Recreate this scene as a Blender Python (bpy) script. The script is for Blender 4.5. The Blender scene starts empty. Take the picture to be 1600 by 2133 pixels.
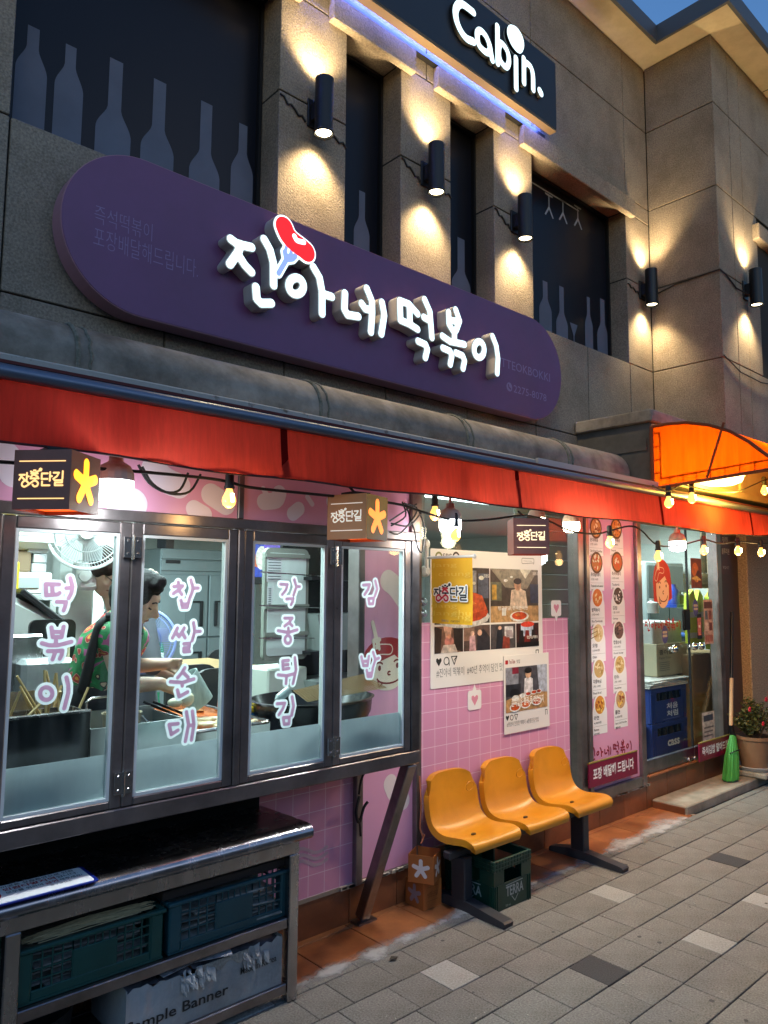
import bpy, bmesh, math, random
import numpy as np
from mathutils import Vector, Matrix
from mathutils.geometry import tessellate_polygon
random.seed(11)
RAD = math.radians
S = bpy.context.scene
COL = S.collection

# ------------------------------------------------------------------ camera
EYE = Vector((0, 0, 1.7))
YAW, PITCH, ROLL, FPX = 0.736506351, 0.102818514, 0.00682771908, 1550.11
_f = Vector((math.sin(YAW)*math.cos(PITCH), math.cos(YAW)*math.cos(PITCH), math.sin(PITCH)))
_r = Vector((math.cos(YAW), -math.sin(YAW), 0)); _u = _r.cross(_f)
CR = math.cos(ROLL)*_r + math.sin(ROLL)*_u
CU = -math.sin(ROLL)*_r + math.cos(ROLL)*_u
cam = bpy.data.cameras.new('camera'); co = bpy.data.objects.new('camera', cam); COL.objects.link(co)
co.matrix_world = Matrix(((CR.x, CU.x, -_f.x, EYE.x), (CR.y, CU.y, -_f.y, EYE.y), (CR.z, CU.z, -_f.z, EYE.z), (0, 0, 0, 1)))
cam.sensor_fit = 'HORIZONTAL'; cam.sensor_width = 36; cam.lens = FPX/1600*36
cam.clip_start = .05; cam.clip_end = 2000
S.camera = co

# ------------------------------------------------------------------ sky, dusk light, exposure
wd = bpy.data.worlds.new('World'); S.world = wd; wd.use_nodes = True
nt = wd.node_tree; nt.nodes.clear()
wo = nt.nodes.new('ShaderNodeOutputWorld'); bg = nt.nodes.new('ShaderNodeBackground')
sky = nt.nodes.new('ShaderNodeTexSky'); sky.sky_type = 'NISHITA'; sky.sun_disc = False
sky.sun_elevation = RAD(8); sky.sun_rotation = RAD(205); sky.ozone_density = 3.0; sky.air_density = 1.3; sky.dust_density = .6
hs = nt.nodes.new('ShaderNodeHueSaturation'); hs.inputs['Saturation'].default_value = 1.0
tc = nt.nodes.new('ShaderNodeTexCoord'); mp = nt.nodes.new('ShaderNodeMapping'); mp.inputs['Scale'].default_value = (1, 1, 2.2)
cn = nt.nodes.new('ShaderNodeTexNoise'); cn.inputs['Scale'].default_value = 3.2; cn.inputs['Detail'].default_value = 7; cn.inputs['Roughness'].default_value = .6
cr = nt.nodes.new('ShaderNodeValToRGB'); cr.color_ramp.elements[0].position = .5; cr.color_ramp.elements[1].position = .85
cr.color_ramp.elements[0].color = (.74, .95, 1.28, 1); cr.color_ramp.elements[1].color = (1.08, 1.25, 1.5, 1)
mx = nt.nodes.new('ShaderNodeMix'); mx.data_type = 'RGBA'; mx.blend_type = 'MULTIPLY'; mx.inputs[0].default_value = 1
L = nt.links.new
L(tc.outputs['Generated'], mp.inputs['Vector']); L(mp.outputs['Vector'], cn.inputs['Vector']); L(cn.outputs['Fac'], cr.inputs['Fac'])
L(sky.outputs['Color'], hs.inputs['Color']); L(hs.outputs['Color'], mx.inputs[6]); L(cr.outputs['Color'], mx.inputs[7])
L(mx.outputs[2], bg.inputs['Color']); L(bg.outputs['Background'], wo.inputs['Surface'])
bg.inputs['Strength'].default_value = .15
sd = bpy.data.lights.new('sun', 'SUN'); sd.energy = .03; sd.angle = RAD(12); sd.color = (1, .85, .72)
so = bpy.data.objects.new('sun', sd); COL.objects.link(so); so.rotation_euler = (RAD(62), 0, RAD(25))
S.view_settings.view_transform = 'Standard'; S.view_settings.look = 'None'; S.view_settings.gamma = 1
S.view_settings.exposure = 0.52; S.view_settings.use_curve_mapping = False
S.render.engine = 'CYCLES'
cy = S.cycles
cy.use_denoising = True; cy.max_bounces = 7; cy.diffuse_bounces = 3; cy.glossy_bounces = 3; cy.transmission_bounces = 4
cy.transparent_max_bounces = 14; cy.sample_clamp_indirect = 4.0; cy.caustics_reflective = False; cy.caustics_refractive = False
cy.use_light_tree = True

# ------------------------------------------------------------------ pixel -> place (photo pixels, 1600 x 2133)
def P(x, y, ax, val):
    d = CR*((x-800)/FPX) - CU*((y-1066.5)/FPX) + _f
    return EYE + d*((val-EYE[ax])/d[ax])
def W(x, y, Y): return P(x, y, 1, Y)
def XZ(x, y, Y): p = P(x, y, 1, Y); return (p.x, p.z)
def G(x, y, z=0.): return P(x, y, 2, z)

# ------------------------------------------------------------------ materials
def lin(h):
    h = h.lstrip('#'); o = []
    for i in (0, 2, 4):
        c = int(h[i:i+2], 16)/255
        o.append(c/12.92 if c <= .04045 else ((c+.055)/1.055)**2.4)
    return tuple(o)
MATS = {}
def M(name, col=(.5, .5, .5), rough=.6, metal=0., var=0., vscale=6., bump=0., bscale=80., em=None, es=0., coat=0., col2=None, stretch=None, thr=(.35, .65), dirt=0., spec=.5, trans=0., rand=0., sub=0.):
    if name in MATS: return MATS[name]
    if isinstance(col, str): col = lin(col)
    if isinstance(col2, str): col2 = lin(col2)
    m = bpy.data.materials.new(name); MATS[name] = m; m.use_nodes = True
    n = m.node_tree.nodes; l = m.node_tree.links.new; b = n['Principled BSDF']
    b.inputs['Base Color'].default_value = (*col, 1); b.inputs['Roughness'].default_value = rough; b.inputs['Metallic'].default_value = metal
    b.inputs['Specular IOR Level'].default_value = spec
    if coat: b.inputs['Coat Weight'].default_value = coat; b.inputs['Coat Roughness'].default_value = .1
    if sub: b.inputs['Subsurface Weight'].default_value = sub; b.inputs['Subsurface Radius'].default_value = (.02, .008, .005); b.inputs['Subsurface Scale'].default_value = .3
    if em:
        if isinstance(em, str): em = lin(em)
        b.inputs['Emission Color'].default_value = (*em, 1); b.inputs['Emission Strength'].default_value = es
    t = None
    if var or bump or col2 or rand or dirt:
        t = n.new('ShaderNodeTexCoord'); src = t.outputs['Object']
        if stretch:
            mpn = n.new('ShaderNodeMapping'); mpn.inputs['Scale'].default_value = stretch; l(src, mpn.inputs['Vector']); src = mpn.outputs['Vector']
    c_out = None
    if col2 or var:
        no = n.new('ShaderNodeTexNoise'); no.inputs['Scale'].default_value = vscale; no.inputs['Detail'].default_value = 6; no.inputs['Roughness'].default_value = .62
        l(src, no.inputs['Vector'])
        ra = n.new('ShaderNodeValToRGB'); ra.color_ramp.elements[0].position = thr[0]; ra.color_ramp.elements[1].position = thr[1]
        c2 = col2 if col2 else tuple(min(1, c*(1+var)) for c in col); c1 = col if col2 else tuple(c*(1-var) for c in col)
        ra.color_ramp.elements[0].color = (*c1, 1); ra.color_ramp.elements[1].color = (*c2, 1)
        l(no.outputs['Fac'], ra.inputs['Fac']); c_out = ra.outputs['Color']
        mr = n.new('ShaderNodeMapRange'); mr.inputs['To Min'].default_value = max(.03, rough-.08); mr.inputs['To Max'].default_value = min(1, rough+.12)
        l(no.outputs['Fac'], mr.inputs['Value']); l(mr.outputs['Result'], b.inputs['Roughness'])
    if dirt:
        nd = n.new('ShaderNodeTexNoise'); nd.inputs['Scale'].default_value = 2.3; nd.inputs['Detail'].default_value = 9; nd.inputs['Roughness'].default_value = .7
        l(t.outputs['Object'], nd.inputs['Vector'])
        rd = n.new('ShaderNodeValToRGB'); rd.color_ramp.elements[0].position = .42; rd.color_ramp.elements[1].position = .68
        rd.color_ramp.elements[0].color = (1, 1, 1, 1); k = 1-dirt; rd.color_ramp.elements[1].color = (k, k*.97, k*.93, 1)
        l(nd.outputs['Fac'], rd.inputs['Fac'])
        mm = n.new('ShaderNodeMix'); mm.data_type = 'RGBA'; mm.blend_type = 'MULTIPLY'; mm.inputs[0].default_value = 1
        if c_out: l(c_out, mm.inputs[6])
        else: mm.inputs[6].default_value = (*col, 1)
        l(rd.outputs['Color'], mm.inputs[7]); c_out = mm.outputs[2]
    if rand:
        oi = n.new('ShaderNodeObjectInfo'); mr2 = n.new('ShaderNodeMapRange'); mr2.inputs['To Min'].default_value = 1-rand; mr2.inputs['To Max'].default_value = 1+rand
        l(oi.outputs['Random'], mr2.inputs['Value'])
        mm = n.new('ShaderNodeMix'); mm.data_type = 'RGBA'; mm.blend_type = 'MULTIPLY'; mm.inputs[0].default_value = 1
        if c_out: l(c_out, mm.inputs[6])
        else: mm.inputs[6].default_value = (*col, 1)
        l(mr2.outputs['Result'], mm.inputs[7]); c_out = mm.outputs[2]
    if c_out: l(c_out, b.inputs['Base Color'])
    if bump:
        nb = n.new('ShaderNodeTexNoise'); nb.inputs['Scale'].default_value = bscale; nb.inputs['Detail'].default_value = 4
        l(src, nb.inputs['Vector']); bu = n.new('ShaderNodeBump'); bu.inputs['Strength'].default_value = bump; bu.inputs['Distance'].default_value = .004
        l(nb.outputs['Fac'], bu.inputs['Height']); l(bu.outputs['Normal'], b.inputs['Normal'])
    return m
def C(h, rough=.55, es=0.):
    return M(f'print_{h}_{rough}_{es}', h, rough, em=h if es else None, es=es)
def glass_mat(name, tint=(1, 1, 1), refl=1.0, rough=.02, dirt=.0):
    if name in MATS: return MATS[name]
    m = bpy.data.materials.new(name); MATS[name] = m; m.use_nodes = True
    n = m.node_tree.nodes; l = m.node_tree.links.new; n.clear()
    o = n.new('ShaderNodeOutputMaterial'); tr = n.new('ShaderNodeBsdfTransparent'); tr.inputs['Color'].default_value = (*tint, 1)
    gl = n.new('ShaderNodeBsdfGlossy'); gl.inputs['Roughness'].default_value = rough
    ge = n.new('ShaderNodeNewGeometry'); dp = n.new('ShaderNodeVectorMath'); dp.operation = 'DOT_PRODUCT'; l(ge.outputs['Normal'], dp.inputs[0]); l(ge.outputs['Incoming'], dp.inputs[1])
    ab = n.new('ShaderNodeMath'); ab.operation = 'ABSOLUTE'; l(dp.outputs['Value'], ab.inputs[0]); om = n.new('ShaderNodeMath'); om.operation = 'SUBTRACT'; om.inputs[0].default_value = 1; l(ab.outputs[0], om.inputs[1])
    pw = n.new('ShaderNodeMath'); pw.operation = 'POWER'; pw.inputs[1].default_value = 5; l(om.outputs[0], pw.inputs[0])
    mu = n.new('ShaderNodeMath'); mu.operation = 'MULTIPLY_ADD'; mu.inputs[1].default_value = .9*refl; mu.inputs[2].default_value = .035*refl; l(pw.outputs[0], mu.inputs[0])
    mi = n.new('ShaderNodeMixShader'); l(mu.outputs[0], mi.inputs['Fac']); l(tr.outputs[0], mi.inputs[1]); l(gl.outputs[0], mi.inputs[2])
    last = mi
    if dirt:
        df = n.new('ShaderNodeBsdfDiffuse'); df.inputs['Color'].default_value = (.7, .72, .7, 1)
        t = n.new('ShaderNodeTexCoord'); mpn = n.new('ShaderNodeMapping'); mpn.inputs['Scale'].default_value = (9, 9, 1.3); no = n.new('ShaderNodeTexNoise'); no.inputs['Scale'].default_value = 1.6; no.inputs['Detail'].default_value = 7
        l(t.outputs['Object'], mpn.inputs['Vector']); l(mpn.outputs['Vector'], no.inputs['Vector'])
        mr = n.new('ShaderNodeMapRange'); mr.inputs['From Min'].default_value = .5; mr.inputs['From Max'].default_value = .8; mr.inputs['To Max'].default_value = dirt
        l(no.outputs['Fac'], mr.inputs['Value'])
        m2 = n.new('ShaderNodeMixShader'); l(mr.outputs['Result'], m2.inputs['Fac']); l(mi.outputs[0], m2.inputs[1]); l(df.outputs[0], m2.inputs[2]); last = m2
    l(last.outputs[0], o.inputs['Surface']); return m
def cloth_glow(name, col, trans=.55, seam=None, alpha=0., streak=(14, 14, 1.2), low=.62):
    """thin cloth or film: part reflects, part lets light through, alpha = clear share"""
    if name in MATS: return MATS[name]
    if isinstance(col, str): col = lin(col)
    m = bpy.data.materials.new(name); MATS[name] = m; m.use_nodes = True
    n = m.node_tree.nodes; l = m.node_tree.links.new; n.clear()
    o = n.new('ShaderNodeOutputMaterial'); d = n.new('ShaderNodeBsdfDiffuse'); t = n.new('ShaderNodeBsdfTranslucent')
    tcn = n.new('ShaderNodeTexCoord'); mpn = n.new('ShaderNodeMapping'); mpn.inputs['Scale'].default_value = streak
    no = n.new('ShaderNodeTexNoise'); no.inputs['Scale'].default_value = 2.5; no.inputs['Detail'].default_value = 8; no.inputs['Roughness'].default_value = .7
    l(tcn.outputs['Object'], mpn.inputs['Vector']); l(mpn.outputs['Vector'], no.inputs['Vector'])
    ra = n.new('ShaderNodeValToRGB'); ra.color_ramp.elements[0].position = .3; ra.color_ramp.elements[1].position = .65
    ra.color_ramp.elements[0].color = (*[c*low for c in col], 1); ra.color_ramp.elements[1].color = (*col, 1)
    l(no.outputs['Fac'], ra.inputs['Fac']); l(ra.outputs['Color'], d.inputs['Color']); l(ra.outputs['Color'], t.inputs['Color'])
    mi = n.new('ShaderNodeMixShader'); mi.inputs['Fac'].default_value = trans; l(d.outputs[0], mi.inputs[1]); l(t.outputs[0], mi.inputs[2]); last = mi
    if alpha:
        tp = n.new('ShaderNodeBsdfTransparent'); m2 = n.new('ShaderNodeMixShader'); m2.inputs['Fac'].default_value = alpha
        l(mi.outputs[0], m2.inputs[1]); l(tp.outputs[0], m2.inputs[2]); last = m2
    l(last.outputs[0], o.inputs['Surface']); return m

# ------------------------------------------------------------------ objects
ORG = {}
def thing(name, label, cat, loc, group=None):
    o = bpy.data.objects.new(name, None); COL.objects.link(o); o.location = loc; o.empty_display_size = .1
    o['label'] = label; o['category'] = cat
    if group: o['group'] = group
    ORG[o.name] = Vector(loc); return o
def tag(o, label, cat, group=None):
    o['label'] = label; o['category'] = cat
    if group: o['group'] = group
    return o
def struct(o): o['kind'] = 'structure'; return o
def children(o): return [c for c in bpy.data.objects if c.parent == o]
def dup(root, dloc, rot=0., label=None):
    def cp(o, par):
        c = o.copy(); COL.objects.link(c)
        if par: c.parent = par
        for ch in KIDS.get(o.name, []): cp(ch, c)
        return c
    r = cp(root, None); r.location = Vector(dloc); r.rotation_euler.z = root.rotation_euler.z + rot
    if label: r['label'] = label
    ORG[r.name] = Vector(dloc); return r
KIDS = {}
class MB:
    def __init__(s): s.v = []; s.f = []; s.m = []; s.n = True
    def add(s, v, f, mi=0):
        k = len(s.v); s.v += [tuple(p) for p in v]; s.f += [tuple(i+k for i in q) for q in f]; s.m += [mi]*len(f); return s
    def box(s, x0, x1, y0, y1, z0, z1, mi=0, bev=0.):
        return s.obox(Vector(((x0+x1)/2, (y0+y1)/2, (z0+z1)/2)), (abs(x1-x0), abs(y1-y0), abs(z1-z0)), None, mi, bev)
    def obox(s, c, size, rot=None, mi=0, bev=0.):
        h = [d/2 for d in size]; b = min(bev, min(h)*.49); v = []; idx = {}
        R3 = rot if rot is not None else Matrix.Identity(3)
        c = Vector(c)
        if not b:
            for i, (a, e, g) in enumerate([(-1,-1,-1),(1,-1,-1),(1,1,-1),(-1,1,-1),(-1,-1,1),(1,-1,1),(1,1,1),(-1,1,1)]):
                v.append(c + R3 @ Vector((a*h[0], e*h[1], g*h[2])))
            return s.add(v, [(0,3,2,1),(4,5,6,7),(0,1,5,4),(1,2,6,5),(2,3,7,6),(3,0,4,7)], mi)
        for a in (-1, 1):
            for e in (-1, 1):
                for g in (-1, 1):
                    sg = (a, e, g)
                    for ax in range(3):
                        p = [sg[k]*(h[k] - (0 if k == ax else b)) for k in range(3)]
                        idx[(sg, ax)] = len(v); v.append(c + R3 @ Vector(p))
        F = []
        for ax in range(3):
            o1, o2 = [k for k in range(3) if k != ax]
            for sd_ in (-1, 1):
                q = []
                for p1, p2 in ((-1,-1),(1,-1),(1,1),(-1,1)):
                    sg = [0]*3; sg[ax] = sd_; sg[o1] = p1; sg[o2] = p2; q.append(idx[(tuple(sg), ax)])
                F.append(q)
            for p1 in (-1, 1):
                for p2 in (-1, 1):
                    a_ = [0]*3; b_ = [0]*3; a_[ax] = -1; b_[ax] = 1
                    for t in (a_, b_): t[o1] = p1; t[o2] = p2
                    a_, b_ = tuple(a_), tuple(b_)
                    F.append([idx[(a_, o1)], idx[(b_, o1)], idx[(b_, o2)], idx[(a_, o2)]])
        for a in (-1, 1):
            for e in (-1, 1):
                for g in (-1, 1): F.append([idx[((a, e, g), k)] for k in range(3)])
        return s.add(v, F, mi)
    def bar(s, p, q, w, d, mi=0, up=Vector((0, 1, 0)), bev=0.):
        p, q = Vector(p), Vector(q); z = (q-p); ln = z.length; z.normalize(); x = up.cross(z)
        if x.length < 1e-4: x = Vector((1, 0, 0)).cross(z)
        x.normalize(); y = z.cross(x); R3 = Matrix((x, y, z)).transposed()
        return s.obox((p+q)/2, (w, d, ln), R3, mi, bev)
    def tube(s, pts, r, seg=8, mi=0, cap=True, closed=False):
        pts = [Vector(p) for p in pts]; n = len(pts); rs = r if isinstance(r, (list, tuple)) else [r]*n
        T = []
        for i in range(n):
            a = pts[(i-1) % n] if (closed or i) else pts[i]; b = pts[(i+1) % n] if (closed or i < n-1) else pts[i]
            t = (b-a); T.append(t.normalized() if t.length > 1e-9 else Vector((0, 0, 1)))
        u = T[0].orthogonal().normalized(); v = []; F = []
        for i in range(n):
            u = (u - T[i]*u.dot(T[i])); u = u.normalized() if u.length > 1e-6 else T[i].orthogonal().normalized(); w = T[i].cross(u)
            for k in range(seg):
                a = 2*math.pi*k/seg; v.append(pts[i] + rs[i]*(math.cos(a)*u + math.sin(a)*w))
        for i in range(n if closed else n-1):
            j = (i+1) % n
            for k in range(seg): F.append((i*seg+k, i*seg+(k+1) % seg, j*seg+(k+1) % seg, j*seg+k))
        if cap and not closed: F.append(tuple(range(seg-1, -1, -1))); F.append(tuple((n-1)*seg+k for k in range(seg)))
        return s.add(v, F, mi)
    def lathe(s, prof, c, seg=20, mi=0, axis=Vector((0, 0, 1))):
        c = Vector(c); z = Vector(axis).normalized(); x = z.orthogonal().normalized(); y = z.cross(x); v = []; F = []
        for r, h in prof:
            for k in range(seg):
                a = 2*math.pi*k/seg; v.append(c + z*h + max(r, 1e-4)*(math.cos(a)*x + math.sin(a)*y))
        for i in range(len(prof)-1):
            for k in range(seg): F.append((i*seg+k, i*seg+(k+1) % seg, (i+1)*seg+(k+1) % seg, (i+1)*seg+k))
        return s.add(v, F, mi)
    def ball(s, c, r, seg=12, rings=8, mi=0):
        r = r if isinstance(r, (tuple, list)) else (r, r, r); c = Vector(c); v = []; F = []
        for i in range(rings+1):
            t = math.pi*i/rings
            for k in range(seg):
                a = 2*math.pi*k/seg; st = max(math.sin(t), 1e-3)
                v.append(c + Vector((r[0]*st*math.cos(a), r[1]*st*math.sin(a), r[2]*math.cos(t))))
        for i in range(rings):
            for k in range(seg): F.append((i*seg+k, (i+1)*seg+k, (i+1)*seg+(k+1) % seg, i*seg+(k+1) % seg))
        F.append(tuple(range(seg))); F.append(tuple(rings*seg+k for k in range(seg-1, -1, -1)))
        return s.add(v, F, mi)
    def prism(s, poly, fr, d0, d1, mi=0):
        n = len(poly); v = [fr(a, b, d0) for a, b in poly] + [fr(a, b, d1) for a, b in poly]
        F = [tuple(range(n)), tuple(range(2*n-1, n-1, -1))] + [(i, n+i, n+(i+1) % n, (i+1) % n) for i in range(n)]
        return s.add(v, F, mi)
    def quad(s, *p, mi=0): return s.add(p, [tuple(range(len(p)))], mi)
    def build(s, name, mat, parent=None, smooth=False, label=None, recalc=True):
        root = parent
        while root is not None and root.parent: root = root.parent
        o0 = ORG[root.name] if root is not None else Vector((0, 0, 0))
        me = bpy.data.meshes.new(name); me.from_pydata([tuple(Vector(p)-o0) for p in s.v], [], s.f); me.update()
        if recalc:
            b = bmesh.new(); b.from_mesh(me); bmesh.ops.recalc_face_normals(b, faces=b.faces); b.to_mesh(me); b.free()
        for m in (mat if isinstance(mat, (list, tuple)) else [mat]): me.materials.append(m)
        if len(me.materials) > 1: me.polygons.foreach_set('material_index', s.m)
        if smooth:
            me.polygons.foreach_set('use_smooth', [True]*len(me.polygons))
            if smooth != 'all':
                try: me.set_sharp_from_angle(angle=RAD(40))
                except Exception: pass
        o = bpy.data.objects.new(name, me); COL.objects.link(o)
        if parent is not None: o.parent = parent; KIDS.setdefault(parent.name, []).append(o)
        if label: o['label'] = label
        return o
    def solo(s, name, mat, label, cat, loc, smooth=False, group=None):
        """one mesh that is a thing of its own, origin at loc"""
        loc = Vector(loc); s.v = [tuple(Vector(p)-loc) for p in s.v]
        o = s.build(name, mat, None, smooth); o.location = loc; ORG[o.name] = loc
        return tag(o, label, cat, group)

class FR:
    """flat frame: (a,b,d) -> O + a U + b V + d N"""
    def __init__(s, O, U, V, N): s.O, s.U, s.V, s.N = Vector(O), Vector(U), Vector(V), Vector(N)
    def __call__(s, a, b, d=0.): return s.O + s.U*a + s.V*b + s.N*d
def YF(y): return FR((0, y, 0), (1, 0, 0), (0, 0, 1), (0, -1, 0))
ZF = lambda z: FR((0, 0, z), (1, 0, 0), (0, 1, 0), (0, 0, 1))

def area2(lp):
    return .5*sum(lp[i-1][0]*lp[i][1]-lp[i][0]*lp[i-1][1] for i in range(len(lp)))
def inside(p, lp):
    c = False; x, y = p
    for i in range(len(lp)):
        (a, b), (d, e) = lp[i-1], lp[i]
        if (b > y) != (e > y) and x < (d-a)*(y-b)/(e-b)+a: c = not c
    return c
def nest(loops):
    if len(loops) == 1: return [loops]
    dep = [[j for j in range(len(loops)) if j != i and inside(loops[i][0], loops[j])] for i in range(len(loops))]
    out = []
    for i in range(len(loops)):
        if len(dep[i]) % 2 == 0: out.append([loops[i]]+[loops[j] for j in range(len(loops)) if len(dep[j]) == len(dep[i])+1 and i in dep[j]])
    return out
def tri_fill(grp):
    pts = [Vector((a, b, 0)) for lp in grp for a, b in lp]; T = []; got = 0
    for t in tessellate_polygon([[Vector((a, b, 0)) for a, b in lp] for lp in grp]):
        a, b, c = (pts[i] for i in t[:3]); ar = (b-a).cross(c-a).z
        if abs(ar) < 1e-13: continue
        got += abs(ar)/2; T.append(t if ar > 0 else (t[0], t[2], t[1]))
    return T, got
def ear_fill(grp):
    """bridge the holes into the outline, then clip ears"""
    pts = [p for lp in grp for p in lp]; k = 0; rings = []
    for lp in grp:
        r_ = list(range(k, k+len(lp))); k += len(lp)
        if (area2(lp) > 0) != (not rings): r_.reverse()
        rings.append(r_)
    o = rings[0]
    for h in sorted(rings[1:], key=lambda h: -max(pts[i][0] for i in h)):
        d, i, j = min(((pts[a][0]-pts[b][0])**2+(pts[a][1]-pts[b][1])**2, ia, ib) for ia, a in enumerate(o) for ib, b in enumerate(h))
        o = o[:i+1]+h[j:]+h[:j+1]+o[i:]
    T = []; got = 0; cr_ = lambda a, b, c: (b[0]-a[0])*(c[1]-a[1])-(b[1]-a[1])*(c[0]-a[0]); guard = 0; i = 0
    while len(o) > 3 and guard < 3*len(o):
        n = len(o); a, b, c = o[i % n], o[(i+1) % n], o[(i+2) % n]; pa, pb, pc = pts[a], pts[b], pts[c]; ok = cr_(pa, pb, pc) > 1e-14
        if ok:
            for q in o:
                p = pts[q]
                if p in (pa, pb, pc): continue
                if cr_(pa, pb, p) >= 0 and cr_(pb, pc, p) >= 0 and cr_(pc, pa, p) >= 0: ok = False; break
        if ok: T.append((a, b, c)); got += cr_(pa, pb, pc)/2; del o[(i+1) % n]; guard = 0
        else: guard += 1; i += 1
    if len(o) == 3: T.append(tuple(o)); got += abs(cr_(*[pts[q] for q in o]))/2
    return T, got

def loops_mesh(loops, fr, d0, d1=None, mb=None, mi=0, ms=0):
    """fill 2-D loops (holes by nesting); with d1 also walls back to d1"""
    mb = mb or MB()
    for grp in nest(loops):
        pts = [Vector((a, b, 0)) for lp in grp for a, b in lp]
        want = abs(area2(grp[0]))-sum(abs(area2(h)) for h in grp[1:])
        T, got = tri_fill(grp)
        if abs(got-want) > .01*want:
            g2 = [[(a+1e-5*math.sin(a*9e4+k), b+1e-5*math.cos(b*7e4+k)) for k, (a, b) in enumerate(lp)] for lp in grp]
            T2, got2 = tri_fill(g2)
            if abs(got2-want) < abs(got-want): T, got = T2, got2
            if abs(got-want) > .01*want:
                T2, got2 = ear_fill(grp)
                if abs(got2-want) < abs(got-want): T, got = T2, got2
            if abs(got-want) > .03*want: print('FILL', got, want, len(grp))
        mb.add([fr(p.x, p.y, d0) for p in pts], T, mi)
    if d1 is not None:
        for lp in loops:
            n = len(lp); mb.add([fr(a, b, d0) for a, b in lp] + [fr(a, b, d1) for a, b in lp], [(i, n+i, n+(i+1) % n, (i+1) % n) for i in range(n)], ms)
    return mb
def contours(Fd, x0, z0, c):
    ins = Fd < 0; nx = {}; H_, W_ = Fd.shape
    s4 = ins[:-1, :-1].astype(int)+ins[:-1, 1:]+ins[1:, 1:]+ins[1:, :-1]
    for i, j in zip(*np.where((s4 > 0) & (s4 < 4))):
        cs = [(i, j), (i, j+1), (i+1, j+1), (i+1, j)]; ed = [('h', i, j), ('v', i, j+1), ('h', i+1, j), ('v', i, j)]
        k_out = [k for k in range(4) if ins[cs[k]] and not ins[cs[(k+1) % 4]]]
        for k in k_out:
            q = (k+1) % 4
            while not (not ins[cs[q]] and ins[cs[(q+1) % 4]]): q = (q+1) % 4
            nx[ed[k]] = ed[q]
    def pos(e):
        t, i, j = e; a = Fd[i, j]; b = Fd[i, j+1] if t == 'h' else Fd[i+1, j]; k = a/(a-b)
        return (x0+(j+k)*c, z0+i*c) if t == 'h' else (x0+j*c, z0+(i+k)*c)
    out = []
    while nx:
        st = next(iter(nx)); e = st; lp = []
        while e in nx: lp.append(pos(e)); e = nx.pop(e)
        if len(lp) < 6: continue
        a = np.array(lp)
        for _ in range(2):
            if len(a) > 12:
                p, q = np.roll(a, 1, 0), np.roll(a, -1, 0); dv = q-p; ln = np.hypot(dv[:, 0], dv[:, 1])+1e-9
                dist = abs(dv[:, 0]*(a[:, 1]-p[:, 1])-dv[:, 1]*(a[:, 0]-p[:, 0]))/ln
                keep = (dist > .06*c) | (np.arange(len(a)) % 2 == 0); a = a[keep]
        out.append([tuple(p) for p in a])
    return out
def stroke_loops(strokes, r, grow=0., cell=None, discs=()):
    """outline of round-ended strokes (lists of 2-D points; each may carry its own radius as (pts, r))"""
    segs = []
    for st in strokes:
        rr = r
        if isinstance(st, tuple) and isinstance(st[1], float): st, rr = st
        for a, b in zip(st[:-1], st[1:]): segs.append((a, b, rr))
    xs = [p[0] for s_ in segs for p in s_[:2]]+[d[0][0] for d in discs]; zs = [p[1] for s_ in segs for p in s_[:2]]+[d[0][1] for d in discs]
    mr = max([s_[2] for s_ in segs]+[max(d[1:]) for d in discs]); c = cell or r/3.2; pad = mr+grow+2*c
    x0, z0 = min(xs)-pad, min(zs)-pad; nx_, nz = int((max(xs)+pad-x0)/c)+2, int((max(zs)+pad-z0)/c)+2
    X, Z = np.meshgrid(x0+np.arange(nx_)*c, z0+np.arange(nz)*c); Fd = np.full(X.shape, 9.)
    for a, b, rr in segs:
        dx, dz = b[0]-a[0], b[1]-a[1]; ll = dx*dx+dz*dz+1e-12; t = np.clip(((X-a[0])*dx+(Z-a[1])*dz)/ll, 0, 1)
        Fd = np.minimum(Fd, np.hypot(X-a[0]-t*dx, Z-a[1]-t*dz)-rr-grow)
    for (cx_, cz_), rx, rz in discs:
        k = np.hypot((X-cx_)/(rx+grow), (Z-cz_)/(rz+grow)); Fd = np.minimum(Fd, (k-1)*min(rx+grow, rz+grow))
    return contours(Fd, x0, z0, c)
def smooth_pts(pts, n=4, closed=False):
    out = []; m = len(pts)
    g = (lambda i: pts[i % m]) if closed else (lambda i: pts[max(0, min(m-1, i))])
    for i in range(m if closed else m-1):
        p0, p1, p2, p3 = (np.array(g(i+k), float) for k in (-1, 0, 1, 2))
        for k in range(n):
            t = k/n; out.append(tuple(.5*((2*p1)+(-p0+p2)*t+(2*p0-5*p1+4*p2-p3)*t*t+(-p0+3*p1-3*p2+p3)*t**3)))
    out.append(tuple(pts[0] if closed else pts[-1])); return out
def ell(cx_, cz_, rx, rz, n=20, a0=0., a1=360.): return [(cx_+rx*math.cos(RAD(a0+(a1-a0)*k/n)), cz_+rz*math.sin(RAD(a0+(a1-a0)*k/n))) for k in range(n+1)]
_tx = {}
def text_geo(body, bold=0.):
    if (body, bold) in _tx: return _tx[(body, bold)]
    c = bpy.data.curves.new('t', 'FONT'); c.body = body; c.offset = bold; c.resolution_u = 2
    o = bpy.data.objects.new('t', c); COL.objects.link(o); bpy.context.view_layer.update()
    me = o.to_mesh(); v = [(p.co.x, p.co.y) for p in me.vertices]; f = [tuple(p.vertices) for p in me.polygons]
    o.to_mesh_clear(); bpy.data.objects.remove(o); bpy.data.curves.remove(c)
    _tx[(body, bold)] = (v, f); return v, f
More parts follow.
